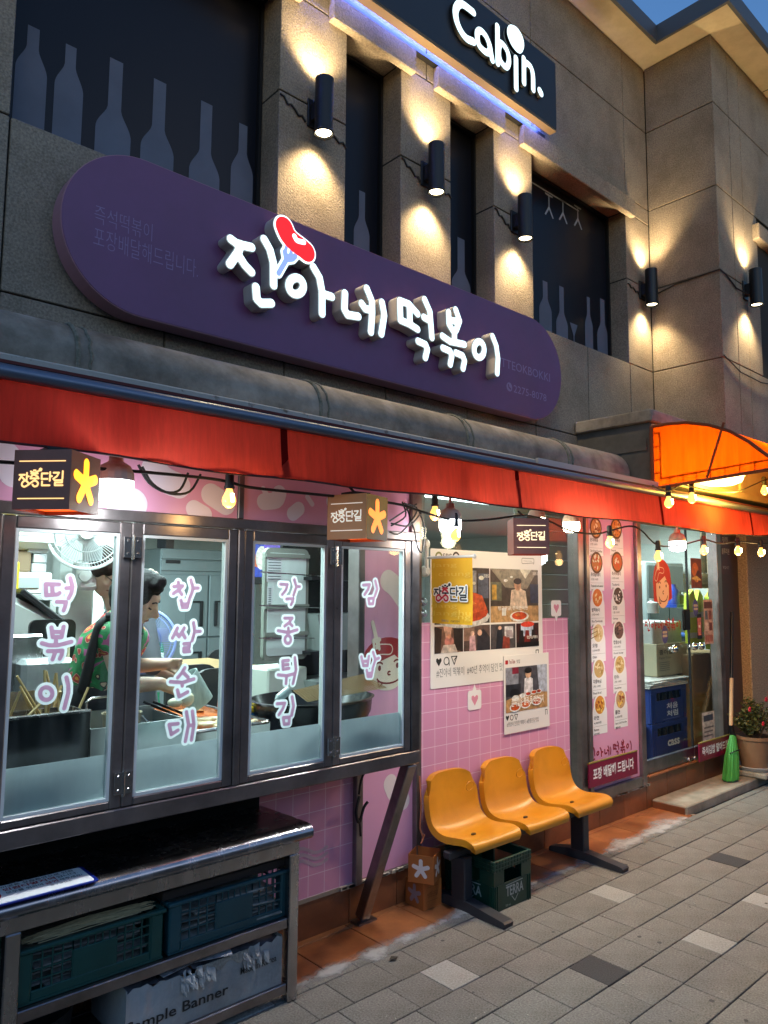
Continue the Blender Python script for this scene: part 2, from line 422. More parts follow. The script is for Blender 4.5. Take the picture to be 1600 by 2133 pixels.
def text(body, fr, x0, z0, x1, z1, mat, parent, off=.002, bold=.0, name='lettering', mb=None, keep=False, shear=0., slope=0., build=True):
    """text fitted in the box x0..x1, z0..z1 of the frame (keep: natural aspect, left-aligned at the height)"""
    v, f = text_geo(body, bold)
    if not v: return None
    ax, bx = min(p[0] for p in v), max(p[0] for p in v); ay, by = min(p[1] for p in v), max(p[1] for p in v)
    kx, kz = (x1-x0)/(bx-ax), (z1-z0)/(by-ay)
    if keep: kx = kz
    m = mb or MB(); m.add([fr(x0+(a-ax)*kx+shear*(b-ay)*kz, z0+(b-ay)*kz+slope*(a-ax)*kx, off) for a, b in v], f)
    if mb is None and build: return m.build(name, mat, parent, recalc=False)
    return m
def flat(name, loops, fr, off, mat, parent, back=None, side=None):
    mb = loops_mesh(loops, fr, off, back, mi=0, ms=1 if side else 0)
    return mb.build(name, [mat, side] if side else mat, parent, recalc=False)
def rect(x0, z0, x1, z1): return [(x0, z0), (x1, z0), (x1, z1), (x0, z1)]
def rrect(x0, z0, x1, z1, r, n=5):
    o = []
    for cx_, cz_, a in ((x1-r, z0+r, -90), (x1-r, z1-r, 0), (x0+r, z1-r, 90), (x0+r, z0+r, 180)):
        o += [(cx_+r*math.cos(RAD(a+90*k/n)), cz_+r*math.sin(RAD(a+90*k/n))) for k in range(n+1)]
    return o
def light(kind, loc, e, col, parent=None, size=.05, to=None, ang=70, blend=.5, name='lamp_light', sy=None):
    d = bpy.data.lights.new(name, kind); d.energy = e; d.color = col
    if kind == 'POINT': d.shadow_soft_size = size
    if kind == 'SPOT': d.shadow_soft_size = size; d.spot_size = RAD(ang); d.spot_blend = blend
    if kind == 'AREA': d.size = size; d.shape = 'RECTANGLE'; d.size_y = sy or size
    o = bpy.data.objects.new(name, d); COL.objects.link(o); org = Vector((0, 0, 0))
    if parent is not None:
        r_ = parent
        while r_.parent: r_ = r_.parent
        o.parent = parent; org = ORG[r_.name]; KIDS.setdefault(parent.name, []).append(o)
    o.location = Vector(loc)-org
    if to is not None: o.rotation_mode = 'QUATERNION'; o.rotation_quaternion = Vector(to).to_track_quat('-Z', 'Y')
    return o
def blobmesh(name, chains, mat, parent, vox=.012, it=5, smooth='all', mats=None):
    """one continuous skin over round-ended chains [(x,y,z,r), ...]"""
    mb = MB()
    for ch in chains:
        for q in ch: mb.ball(q[:3], q[3], 12, 8)
        for a, b in zip(ch[:-1], ch[1:]):
            ra = a[3] if not isinstance(a[3], tuple) else min(a[3]); rb = b[3] if not isinstance(b[3], tuple) else min(b[3])
            mb.tube([a[:3], b[:3]], [ra, rb], 12)
    o = mb.build(name, mat, parent)
    md = o.modifiers.new('r', 'REMESH'); md.mode = 'VOXEL'; md.voxel_size = vox
    sm = o.modifiers.new('s', 'SMOOTH'); sm.iterations = it; sm.factor = .5
    dg = bpy.context.evaluated_depsgraph_get(); me = bpy.data.meshes.new_from_object(o.evaluated_get(dg))
    o.modifiers.clear(); o.data = me; me.polygons.foreach_set('use_smooth', [True]*len(me.polygons))
    return o

# ------------------------------------------------------------------ shared materials
STUCCO = M('granite_stucco', (.18, .145, .113), .92, var=.0, col2=(.36, .292, .228), vscale=95, thr=(.34, .66), bump=1.0, bscale=110, dirt=.35)
STEEL = M('stainless_steel', (.46, .44, .45), .24, 1., var=.12, vscale=5, bump=.03, bscale=14, stretch=(3, 3, 1))
STEEL_DARK = M('worn_steel', (.27, .245, .25), .33, 1., var=.22, vscale=7, bump=.04, bscale=20)
FRAME = M('brown_steel_frame', (.25, .215, .21), .30, .75, var=.2, vscale=6, bump=.04, bscale=16)
BLACK = M('black_metal', (.012, .012, .014), .42, .3)
RUBBER = M('black_rubber', (.014, .014, .015), .55)
DARKPLASTIC = M('dark_grey_plastic', (.035, .035, .042), .45, bump=.1, bscale=150)
WHITEP = M('white_plastic', (.78, .78, .76), .4)
CREAM = M('cream_paint', (.62, .52, .34), .7, var=.08, vscale=4, dirt=.2)
CONC = M('weathered_concrete', (.22, .18, .14), .85, var=.0, col2=(.40, .34, .28), vscale=7, bump=.5, bscale=35, dirt=.55)
DKGLASS = M('dark_window_film', (.007, .008, .014), .3, spec=.22)
PALEFILM = M('pale_bottle_film', (.12, .13, .18), .6, var=.1, vscale=4, spec=.2)
WHITE_E = M('lit_white_acrylic', (.8, .9, .9), .4, em=(.72, .95, 1.0), es=1.15)
PINK = M('pink_film', '#e0a0c0', .32, var=.02, vscale=3)
WHITEINK = C('#f2eef0', .5)
BRASSLIT = M('lit_gold', (.8, .6, .3), .4, em=(1.0, .60, .20), es=1.0)
BULB = M('warm_bulb_glass', (1, .6, .25), .1, em=(1.0, .42, .08), es=1.9)
FILAMENT = M('warm_filament', (1, .8, .5), .3, em=(1.0, .72, .34), es=30)
LEDW = M('led_globe', (.9, .95, 1), .3, em=(.86, .96, 1.0), es=7)
LENS = M('spot_lens', (1, .9, .7), .2, em=(1.0, .86, .55), es=9)

# ------------------------------------------------------------------ ground, pavers, tiled ledge
g = MB(); g.box(-60, 90, -80, 60, -.5, -.035)
struct(g.build('ground', M('asphalt', (.055, .052, .05), .9, var=.2, vscale=9, bump=.4, bscale=120)))
pv = MB(); pv.box(-3, 14, -4, 2.757, -.034, -.009)
pav = pv.build('pavement', M('joint_sand', (.085, .078, .068), .95, bump=.6, bscale=90)); struct(pav); ORG['pavement'] = Vector((0, 0, 0))
PGREY = M('grey_paver', (.12, .109, .095), .88, col2=(.30, .274, .24), vscale=120, thr=(.32, .68), bump=.8, bscale=150, rand=.045, dirt=.3)
PLIGHT = M('pale_paver', (.26, .245, .22), .88, col2=(.48, .45, .41), vscale=110, thr=(.3, .7), bump=.7, bscale=170, rand=.06, dirt=.12)
PDARK = M('charcoal_paver', (.035, .033, .034), .88, col2=(.065, .06, .06), vscale=150, bump=.6, bscale=170)
special = {(2.485, 2): PLIGHT, (3.02, 4): PDARK, (4.86, 3): PDARK, (3.67, 5): PLIGHT, (3.83, 2): PLIGHT, (4.37, 5): PLIGHT, (1.93, 6): PLIGHT, (5.9, 4): PLIGHT}
rows = [2.757, 2.695, 2.488, 2.281, 2.070, 1.862, 1.658, 1.453, 1.248, 1.043, .838, .633, .428, .223]
pmesh = {}
far = MB(); npav = 0
for ri in range(len(rows)-1):
    y1, y0 = rows[ri], rows[ri+1]; x = -.3 - random.random()*.2; fx = sorted([k[0] for k in special if k[1] == ri])
    while x < 9.2:
        ln = random.choice((.18, .18, .27, .27, .36)); sp = None
        for k in fx:
            if abs(x-k) < .002: ln = .178; sp = special[(k, ri)]
            elif x < k < x+ln+.09: ln = k-x
        if sp is None and random.random() < .025: sp = PLIGHT
        a, b = x+.0012, x+ln-.0012; jy = .0028
        v = _r.dot(Vector((x, (y0+y1)/2, 0))-EYE); dpt = Vector((x+ln/2, (y0+y1)/2, -1.7)); z_ = dpt.dot(_f)
        ux = dpt.dot(CR)/max(z_, .05)*FPX+800; uy = 1066-dpt.dot(CU)/max(z_, .05)*FPX
        if z_ > .2 and -120 < ux < 1720 and uy < 2290:
            key = (round(ln, 3), round(y1-y0, 3), id(sp))
            if x < 6.6 and npav < 295:
                if key not in pmesh:
                    m = MB(); m.box(-(b-a)/2, (b-a)/2, -(y1-y0)/2+jy, (y1-y0)/2-jy, -.028, 0, bev=.0022)
                    o = m.build('paver', sp or PGREY, pav); pmesh[key] = o
                else:
                    o = pmesh[key].copy(); COL.objects.link(o); o.parent = pav
                o.location = ((a+b)/2, (y0+y1)/2, random.uniform(-.0018, .0012)); o.rotation_euler = (random.uniform(-.004, .004), random.uniform(-.004, .004), random.uniform(-.003, .003)); npav += 1
            else: far.box(a, b, y0+jy, y1-jy, -.028, random.uniform(-.002, .001), bev=.004)
        x += ln
o = far.build('far_pavers', PGREY, pav); o['kind'] = 'stuff'
# cement smear and grit along the ledge
def smear_mat():
    m = bpy.data.materials.new('cement_smear'); m.use_nodes = True; n = m.node_tree.nodes; l = m.node_tree.links.new; b = n['Principled BSDF']
    b.inputs['Base Color'].default_value = (.50, .49, .48, 1); b.inputs['Roughness'].default_value = .95
    t = n.new('ShaderNodeTexCoord'); s_ = n.new('ShaderNodeSeparateXYZ'); l(t.outputs['Object'], s_.inputs[0])
    n1 = n.new('ShaderNodeTexNoise'); n1.inputs['Scale'].default_value = 2.2; n1.inputs['Detail'].default_value = 10; n1.inputs['Roughness'].default_value = .68; l(t.outputs['Object'], n1.inputs['Vector'])
    d = n.new('ShaderNodeMath'); d.operation = 'SUBTRACT'; d.inputs[1].default_value = 2.755; l(s_.outputs['Y'], d.inputs[0])
    ab = n.new('ShaderNodeMath'); ab.operation = 'ABSOLUTE'; l(d.outputs[0], ab.inputs[0])
    ma = n.new('ShaderNodeMath'); ma.operation = 'MULTIPLY_ADD'; ma.inputs[1].default_value = -2.3; ma.inputs[2].default_value = .13; l(ab.outputs[0], ma.inputs[0])
    sm_ = n.new('ShaderNodeMath'); sm_.operation = 'ADD'; l(n1.outputs['Fac'], sm_.inputs[0]); l(ma.outputs[0], sm_.inputs[1])
    mr = n.new('ShaderNodeMapRange'); mr.inputs['From Min'].default_value = .50; mr.inputs['From Max'].default_value = .66; mr.inputs['To Max'].default_value = .85; l(sm_.outputs[0], mr.inputs['Value'])
    l(mr.outputs['Result'], b.inputs['Alpha']); return m
sm = MB(); sm.quad((1.6, 2.56, .0042), (5.6, 2.56, .0042), (5.6, 3.0, .0042), (1.6, 3.0, .0042))
o = sm.build('cement_dust', smear_mat()); o['kind'] = 'stuff'
gr = MB(); 
for i in range(120):
    x = random.uniform(1.6, 6.2); y_ = random.uniform(1.0, 2.75); s_ = random.uniform(.002, .0055)
    gr.obox((x, y_, .001), (s_*random.uniform(1, 2.4), s_, s_*.6), Matrix.Rotation(random.random()*3, 3, 'Z'))
o = gr.build('gravel_bits', M('pale_grit', (.42, .38, .32), .9)); o['kind'] = 'stuff'
gm = MB()
for i in range(60):
    x = random.uniform(1.4, 6.0); y_ = random.uniform(.9, 2.7); s_ = random.uniform(.004, .013)
    gm.add([(x+s_*math.cos(t)*random.uniform(.8, 1.2), y_+s_*.9*math.sin(t), .0022) for t in np.linspace(0, 5.6, 8)], [tuple(range(8))])
o = gm.build('gum_spots', M('old_gum', (.07, .065, .06), .8)); o['kind'] = 'stuff'
lf = MB(); q = G(820, 2000); 
lf.add([(q.x-.03, q.y, .006), (q.x, q.y+.018, .012), (q.x+.03, q.y+.004, .005), (q.x+.005, q.y-.016, .009)], [(0, 1, 2), (0, 2, 3)])
lf.solo('dead_leaf', M('dry_leaf', (.03, .022, .015), .8), 'small dark dead leaf lying on the pavers by the tiled ledge', 'leaf', (q.x, q.y, 0))
# tiled ledge
TERRA = M('terracotta_tile', (.28, .085, .028), .38, col2=(.48, .18, .065), vscale=5, thr=(.3, .7), bump=.1, bscale=30, dirt=.4, rand=.1)
TERRAV = M('brown_plinth_tile', (.16, .055, .024), .35, col2=(.28, .10, .042), vscale=5, thr=(.3, .7), bump=.1, bscale=30, dirt=.3, rand=.14)
GROUT = M('grout', (.30, .25, .20), .9, bump=.4, bscale=60)
lg = MB(); lg.box(-.5, 5.75, 2.759, 3.1, -.034, -.004)
led = lg.build('tiled_ledge', GROUT); struct(led); ORG['tiled_ledge'] = Vector((0, 0, 0))
x = .42
while x < 5.7:
    w_ = min(.352, 5.74-x)
    MB().box(x+.0025, x+w_-.0025, 2.762, 3.028, -.03, .001+random.uniform(-.001, .001), bev=.002).build('floor_tile', TERRA, led)
    MB().box(x+.0025, x+w_-.0025, 3.033, 3.074, -.03, .001, bev=.002).build('floor_tile', TERRA, led); x += .352
# plinth under the shopfront
pb = MB(); pb.box(-.5, 7.45, 3.085, 3.35, -.03, .178); pb.box(-.5, 5.5, 3.07, 3.10, .172, .19)
pl = pb.build('plinth', GROUT); struct(pl); ORG['plinth'] = Vector((0, 0, 0))
x = .55
while x < 7.4:
    w_ = .336
    MB().box(x+.002, x+w_-.002, 3.076, 3.09, -.01, .172 if x < 5.5 else .235, bev=.002).build('plinth_tile', TERRAV, pl); x += w_
x = 5.6
while x < 7.3: MB().box(x+.002, x+.334, 3.055, 3.2, .236, .25, bev=.002).build('sill_tile', TERRA, pl); x += .336
mo = MB()
for i in range(40):
    x = random.uniform(4.6, 5.6); mo.obox((x, 3.066, .185), (random.uniform(.02, .07), .018, random.uniform(.006, .02)), Matrix.Rotation(random.uniform(-.2, .2), 3, 'Y'))
for i in range(34):
    x = random.uniform(2.5, 3.15); mo.obox((x, 3.068, .182), (random.uniform(.02, .07), .018, random.uniform(.006, .018)))
mo.build('mortar_crumbs', M('old_mortar', (.5, .44, .36), .95, var=.25, vscale=30), pl)
# step slab before the door
st = MB(); st.box(5.66, 8.6, 2.785, 3.07, -.02, .062, bev=.008)
sto = st.build('step', M('worn_step', (.24, .20, .15), .85, col2=(.38, .32, .25), vscale=6, bump=.5, bscale=70, dirt=.4)); struct(sto)
ORG['step'] = Vector((0, 0, 0)); MB().box(5.652, 5.664, 2.80, 3.06, 0, .05).build('side_tile', TERRAV, sto)

# ------------------------------------------------------------------ upper building
bld = thing('restaurant_building', 'two storey granite stucco building with dark windows, lintels and deep eaves', 'building', (5.9, 3.1, 0))
core = MB(); core.box(-1.5, 9.5, 3.115, 3.255, 2.40, 6.36) if False else None
DARKJ = M('dark_joint', (.02, .018, .016), .95)
mb = MB()
def panel(x0, x1, z0, z1, y0=3.08, y1=3.40):
    if z0 < 2.8: y1 = 3.15
    MB().box(x0+.004, x1-.004, y0, y1, z0+.004, z1-.004, bev=.003).build('wall_panel', STUCCO, bld)
ZL = [2.37, 2.846, 3.57]
XS = [-1.5, .765, 1.45, 2.1, 2.8, 3.5, 4.225, 4.9, 5.53, 5.91]
for za, zb in zip(ZL[:-1], ZL[1:]):
    for xa, xb in zip(XS[:-1], XS[1:]): panel(xa, xb, za, zb)
for xa, xb in ((-1.5, .765), (2.03, 2.487), (2.905, 3.355), (3.78, 4.22), (5.514, 5.91)):
    for za, zb in ((3.57, 4.30), (4.30, 4.89)): panel(xa, xb, za, zb)
XT = [-1.5, .765, 2.03, 3.13, 4.225, 5.53, 5.91]
for xa, xb in zip(XT[:-1], XT[1:]):
    panel(xa, xb, 4.89, 5.03); panel(xa, xb, 5.03, 5.755); panel(xa, xb, 5.755, 6.36)
jb = MB()   # dark backing in the joints
for xa, xb, za, zb in ((-1.5, 5.95, 2.13, 3.565), (-1.5, 5.95, 4.895, 6.36), (-1.5, .76, 3.5, 5), (2.035, 2.48, 3.5, 5), (2.91, 3.35, 3.5, 5), (3.785, 4.215, 3.5, 5), (5.52, 5.95, 3.5, 5)):
    jb.box(xa, xb, 3.096, 3.14 if za < 2.5 else 3.38, za if za > 2.5 else 2.38, zb)
jb.build('joint_backing', DARKJ, bld)
# bay
BX, BY = 5.91, 2.48
ZB = [2.94, 3.57, 4.30, 5.025, 5.755, 6.36]
jb = MB(); jb.box(BX+.016, 9.5, BY+.016, 3.4, 2.95, 6.36); jb.build('joint_backing', DARKJ, bld)
for za, zb in zip(ZB[:-1], ZB[1:]):
    MB().box(BX, BX+.3, BY, 3.076, za+.004, zb-.004, bev=.003).build('wall_panel', STUCCO, bld)
    for xa, xb in ((BX+.304, 6.44), (6.44, 7.4), (7.4, 9.5)):
        if xa == 6.44 and za in (3.57, 4.30): xb = 6.72
        elif xa == 7.4 and za in (3.57, 4.30): continue
        MB().box(xa+.004, xb-.004, BY, 3.0, za+.004, zb-.004, bev=.003).build('wall_panel', STUCCO, bld)
w = MB(); w.box(6.722, 9.4, BY+.10, BY+.14, 3.575, 4.78); wb = w.build('window', DKGLASS, bld)
hd = MB(); hd.box(6.62, 9.4, BY-.055, BY+.15, 4.785, 4.93, bev=.008); hd.build('lintel', STUCCO, bld)
# windows: panes, films, frames
def bottle(x0, z0, h, w, nk, sh):
    """bottle outline: body w wide, neck nk wide, shoulder at share sh of the height"""
    zs = z0+h*sh; zn = z0+h*(sh+.22); R_ = [(x0+w/2, z0), (x0+w/2, zs)]
    for t in np.linspace(.1, 1, 7): R_.append((x0+(nk/2)+(w-nk)/2*(.5+.5*math.cos(math.pi*t))**.8, zs+(zn-zs)*t))
    R_.append((x0+nk/2, z0+h)); return R_+[(2*x0-a, b) for a, b in reversed(R_)]
PY = 3.262
films = {0: [((66, 55), (28, 98), .6, .5, 1), ((146, 95), (110, 173), .6, .5, 1), ((241, 125), (198, 275), .44, .45, 0), ((331, 168), (292, 364), .44, .45, 0), ((429, 214), (393, 459), .4, .45, 0), ((505, 259), (479, 527), .5, .45, 1)],
         1: [((754, 399), (737, 771), .45, .4, 1)], 2: [((960, 497), (944, 984), .4, .45, 0)],
         3: [((1135, 586), (1119, 1146), .5, .4, 1), ((1169, 597), (1156, 1181), .45, .45, 0), ((1225, 619), (1216, 1233), .5, .5, 1), ((1254, 623), (1236, 1261), .5, .5, 0)]}
wins = []
for k, (xa, xb) in enumerate(((.765, 2.03), (2.487, 2.905), (3.355, 3.78), (4.22, 5.514))):
    f = MB(); a, b, c, d = xa+.002, xb-.002, 3.575, 4.885
    for bx in ((a, a+.018, c, d), (b-.018, b, c, d), (a+.018, b-.018, c, c+.018), (a+.018, b-.018, d-.018, d)): f.box(bx[0], bx[1], 3.235, 3.30, bx[2], bx[3])
    wo_ = f.build('window', BLACK, bld); wins.append(wo_)
    pn = MB(); pn.box(a+.019, b-.019, PY, PY+.03, c+.019, d-.019); pn.build('pane', DKGLASS, wo_)
    fm = MB(); fr = YF(PY)
    for (tx, ty), (bl, br), sh, nk, _ in films[k]:
        t = W(tx, ty, PY); l_ = W(bl, ty+120, PY).x; r_ = W(br, ty+120, PY).x; wd_ = abs(r_-l_)*.97
        h = t.z-3.594
        bt = bottle(t.x if k else (l_+r_)/2, 3.594, h, wd_, wd_*.38, sh if _ else sh*.8)
        bt = [(min(max(x, a+.02), b-.02), z) for x, z in bt]
        loops_mesh([bt], fr, .002, mb=fm)
    fm.build('bottle_film', PALEFILM, wo_)
gl = MB(); fr = YF(PY)     # hanging glasses on the right window, top of the left one
for px_ in (1143, 1172, 1203):
    x_, z_ = XZ(px_, 405+(px_-1143)*.42, PY)
    loops_mesh([[(x_-.05, z_), (x_+.05, z_), (x_+.05, z_-.012), (x_+.006, z_-.016), (x_+.006, z_-.10), (x_+.06, z_-.18), (x_+.045, z_-.185), (x_, z_-.125), (x_-.045, z_-.185), (x_-.06, z_-.18), (x_-.006, z_-.10), (x_-.006, z_-.016), (x_-.05, z_-.012)]], fr, .002, mb=gl)
loops_mesh([rect(4.27, 4.80, 5.1, 4.812)], fr, .002, mb=gl); gl.build('glass_film', C('#8d8f98'), wins[3])
# wine glasses among the bottles
gl = MB()
for px_, pz in ((1195, 700), (1192, 660)):
    x_, z_ = XZ(px_, pz, PY); z_ = max(z_, 3.66)
    loops_mesh([[(x_-.05, 3.594), (x_+.05, 3.594), (x_+.006, 3.61), (x_+.006, z_), (x_+.055, z_+.1), (x_-.055, z_+.1), (x_-.006, z_), (x_-.006, 3.61)]], fr, .0035, mb=gl); break
gl.build('glass_film', PALEFILM, wins[3])
# lintels
for xa, xb in ((2.345, 2.995), (3.185, 3.86), (4.06, 5.60), (.6, 2.15)):
    h = MB(); h.box(xa, xb, 3.03, 3.079, 4.845, 4.995, bev=.006); h.box(xa+.03, xb-.03, 3.012, 3.032, 4.90, 4.975, bev=.004) if False else None
    h.build('lintel', STUCCO, bld)
# eaves: soffit, fascia, gutter edge
SO = 6.362
sf = MB()
sf.box(-1.5, 5.675, 2.845, 3.4, SO, SO+.03); sf.box(5.675, 9.5, 2.24, 3.4, SO, SO+.03)
sf.build('eaves_soffit', CREAM, bld)
jn = MB()
for x in (.5, 2.3, 4.1): jn.box(x, x+.008, 2.85, 3.08, SO-.003, SO-.0005)
for x in (7.0, 8.4): jn.box(x, x+.008, 2.245, 2.478, SO-.003, SO-.0005)
jn.obox((5.79, 2.72, SO-.0015), (.008, .56, .003), Matrix.Rotation(RAD(-35), 3, 'Z')) if False else None
jn.build('soffit_joint', DARKJ, bld)
FASC = M('grey_fascia', (.10, .105, .12), .5, .4)
fa = MB(); fa.box(-1.5, 5.652, 2.815, 2.843, SO-.02, SO+.13); fa.box(5.645, 5.673, 2.21, 2.84, SO-.02, SO+.13); fa.box(5.675, 9.5, 2.21, 2.238, SO-.02, SO+.13)
fa.build('fascia', FASC, bld)
rf = MB(); rf.box(-1.5, 9.5, 2.85, 9.8, SO+.04, SO+.10); rf.box(5.68, 9.5, 2.245, 2.846, SO+.04, SO+.10); rf.build('roof', FASC, bld)
# shop level shell: side and back walls close the block
sh = MB(); sh.box(-1.5, 9.5, 9.6, 9.8, -.03, 6.36); sh.box(-1.7, -1.5, 3.1, 9.8, -.03, 6.36); sh.box(9.5, 9.7, 2.5, 9.8, -.03, 6.36); sh.box(-1.5, 9.5, 3.41, 9.6, 2.62, 2.75)
sh.build('rear_wall', STUCCO, bld)

# unseen building added behind the camera to cut sky light, reflected in glass
ob = thing('added_facing_building', 'unseen low grey building with dark windows, added across the lane to cut sky light', 'building', (3, -7, 0)); m = MB(); m.box(-14, 22, -9, -7, 0, 4.2); m.build('wall', M('grey_render', (.20, .18, .16), .9, var=.15, vscale=2), ob)
for i in range(12):
    for z in (.9,): MB().box(-13+3*i, -11.2+3*i, -6.995, -6.96, z, z+1.8).build('window', DKGLASS, ob)
# slab box over the entrance
eb = MB(); eb.box(4.69, 9.4, 2.465, 3.07, 2.852, 2.938, bev=.008); ebx = eb.build('entrance_slab', CONC, bld)
eb = MB(); eb.box(4.72, 9.4, 2.50, 3.075, 2.44, 2.85); eb.box(4.712, 4.73, 2.52, 3.06, 2.66, 2.74); eb.build('entrance_box', M('dark_render', (.10, .09, .08), .85, var=.2, vscale=8), bld)

eb = MB(); eb.box(4.74, 9.4, 2.482, 2.498, 2.45, 2.84); eb.box(4.74, 9.4, 2.462, 2.481, 2.44, 2.49); eb.build('cream_fascia_board', CREAM, bld)
for x in (5.3, 6.1, 6.9): MB().box(x, x+.06, 2.46, 2.4815, 2.4905, 2.84).build('fascia_batten', CREAM, bld)
# concrete roll moulding (eave) above the awning
tr = thing('concrete_eave', 'weathered grey half-round concrete eave with mossy joints above the red awning', 'eave', (2.2, 2.8, 2.4))
prof = [(2.80+.165*math.cos(RAD(a)), 2.50+.165*math.sin(RAD(a))) for a in range(60, 241, 12)]
prof = prof+[(2.69, 2.40), (3.06, 2.40), (3.06, 2.66)]
cuts = [-1.2, .92, 2.0, 3.0, 3.95, 4.69]
for xa, xb in zip(cuts[:-1], cuts[1:]):
    m = MB(); m.prism(prof, FR((0, 0, 0), (0, 1, 0), (0, 0, 1), (1, 0, 0)), xa+.003, xb-.003); m.build('eave_segment', CONC, tr, smooth=True)
MOSS = M('moss_stain', (.10, .10, .07), .95, col2=(.24, .22, .18), vscale=40, bump=.6, bscale=60)
for xj in cuts[1:-1]:
    rg = MB()
    pts = [(xj, 2.80+.167*math.cos(RAD(a)), 2.50+.167*math.sin(RAD(a))) for a in range(70, 236, 8)]
    rg.tube(pts, .009, 6); rg.tube([(p[0]+.045+.004*math.sin(i*2.1), p[1], p[2]-.002) for i, p in enumerate(pts)], .006, 5); rg.build('joint_ridge', MOSS, tr, smooth=True)
lt = MB(); lt.box(-1.2, 4.69, 2.45, 2.69, 2.375, 2.42, bev=.006)
lt.build('eave_ledge', M('flaking_ledge', (.17, .14, .11), .9, col2=(.45, .41, .36), vscale=14, thr=(.33, .42), bump=.4, bscale=40), tr)
lt = MB(); lt.box(3.35, 4.69, 2.43, 2.449, 2.36, 2.425); lt.build('ledge_flashing', M('pale_flashing', (.5, .46, .44), .5), tr)

# ------------------------------------------------------------------ wall lamps
def wall_lamp(px, pyt, pyb, Y, label, sx=1.0):
    t_, b_ = W(px, pyt, Y-.09), W(px, pyb, Y-.09); x = t_.x; z1, z0 = 4.41, 4.10
    L_ = thing('wall_lamp', label, 'wall lamp', (x, Y, z0), 'black up-and-down wall lamps on the stucco')
    r = .05; yc = Y-.095
    m = MB(); m.lathe([(r-.006, .012), (r, 0), (r, z1-z0), (r-.004, z1-z0+.003), (r-.008, z1-z0-.02)], (x, yc, z0), 24); m.build('housing', BLACK, L_, smooth=True)
    m = MB(); m.box(x-.028, x+.028, yc+.03, Y-.012, z0+.10, z0+.20, bev=.004); m.box(x-.045, x+.045, Y-.014, Y-.001, z0+.07, z0+.23, bev=.003); m.build('bracket', BLACK, L_)
    m = MB(); m.lathe([(0, .010), (r-.008, .010)], (x, yc, z0), 20); m.build('lens', LENS, L_)
    m = MB(); m.lathe([(0, -.012), (r-.008, -.012)], (x, yc, z1), 20); m.build('lens', LENS, L_)
    m = MB(); m.lathe([(r+.002, -.004), (r+.006, .004), (r+.002, .01)], (x, yc, z0), 20); m.build('glass_ring', BLACK, L_, smooth=True)
    for zz, d in ((z0-.015, (0, .17, -1)), (z1+.015, (0, .17, 1))):
        light('SPOT', (x, yc, zz), 38, (1.0, .76, .40), L_, size=.04, to=d, ang=112, blend=.9)
    return L_
LAMPS = [(675, 165, 280, 3.08, 'black up-and-down wall lamp on the wide pier left of all others, above the purple sign'),
         (908, 300, 400, 3.08, 'black up-and-down wall lamp on the middle pier between the two narrow windows'),
         (1092, 410, 498, 3.08, 'black up-and-down wall lamp on the pier just left of the window with hanging glasses'),
         (1355, 563, 634, 3.08, 'black up-and-down wall lamp in the inner corner beside the projecting bay'),
         (1572, 565, 635, BY, 'black up-and-down wall lamp on the front of the projecting bay')]
for a in LAMPS: wall_lamp(*a)
CABLE = M('black_cable', (.012, .012, .012), .6)
m = MB()
for a, b in (((2.035, 4.27), (2.20, 4.19)), ((2.29, 4.22), (2.485, 4.16)), ((2.91, 4.28), (3.07, 4.19)), ((3.16, 4.23), (3.35, 4.19)), ((3.785, 4.28), (3.95, 4.19)), ((5.52, 4.25), (5.70, 4.21))):
    n = 7; m.tube([(a[0]+(b[0]-a[0])*k/n, 3.073, a[1]+(b[1]-a[1])*k/n+.012*math.sin(k*2.3)) for k in range(n+1)], .006, 6)
m.tube([(5.79, 3.07, 4.21), (5.895, 3.0, 4.25), (5.90, 2.85, 4.283), (5.90, 2.6, 4.292), (5.897, 2.47, 4.295), (6.0, 2.468, 4.28), (6.2, 2.47, 4.22), (6.34, 2.44, 4.20)], .0065, 6)
m.tube([(5.9, 2.47, 3.58), (6.2, 2.465, 3.5), (6.6, 2.46, 3.49), (7.2, 2.46, 3.56)], .005, 6)
m.solo('lamp_cable', CABLE, 'thin black cables clipped along the stucco between the wall lamps', 'cable', (2.03, 3.07, 4.27))

# ------------------------------------------------------------------ purple shop sign
SY = 2.95
PURP = M('purple_sign_paint', (.168, .056, .160), .42, var=.05, vscale=2, dirt=.12)
PSIDE = M('mauve_sign_edge', (.40, .19, .25), .5)
ps = thing('shop_sign', 'long purple stadium shaped sign with glowing white handwritten shop name', 'sign', (2.6, 3.05, 2.8))
xl, _z = XZ(125, 470, SY); xr, _z = XZ(1170, 800, SY); zt = XZ(700, 495, SY)[1]; zb = XZ(700, 766, SY)[1]
rr = (zt-zb)/2; zc = (zt+zb)/2
out = rrect(xl, zb, xr, zt, rr*.999, 16); fr = YF(SY)
mb = MB(); mb.prism(out, fr, -.098, -.004, 0); mb.build('sign_edge', PSIDE, ps)
ins = rrect(xl+.004, zb+.004, xr-.004, zt-.004, rr*.985, 16); mb = MB(); mb.prism(ins, fr, -.0035, 0); mb.build('sign_face', PURP, ps)
mb = MB()
for x in (1.5, 2.6, 3.7): mb.box(x-.02, x+.02, 3.045, 3.079, zb+.1, zt-.1)
mb.build('mounting_rail', BLACK, ps)
LY = SY-.075
def zz1(x, y): return XZ(440+x/5, 440+y/5, LY)
def zz2(x, y): return XZ(680+x/4.2105, 580+y/4.2105, LY)
def zz3(x, y): return XZ(920+x/6.667, y/6.667, 2.925)
def st(f, *p): return [f(*q) for q in p]
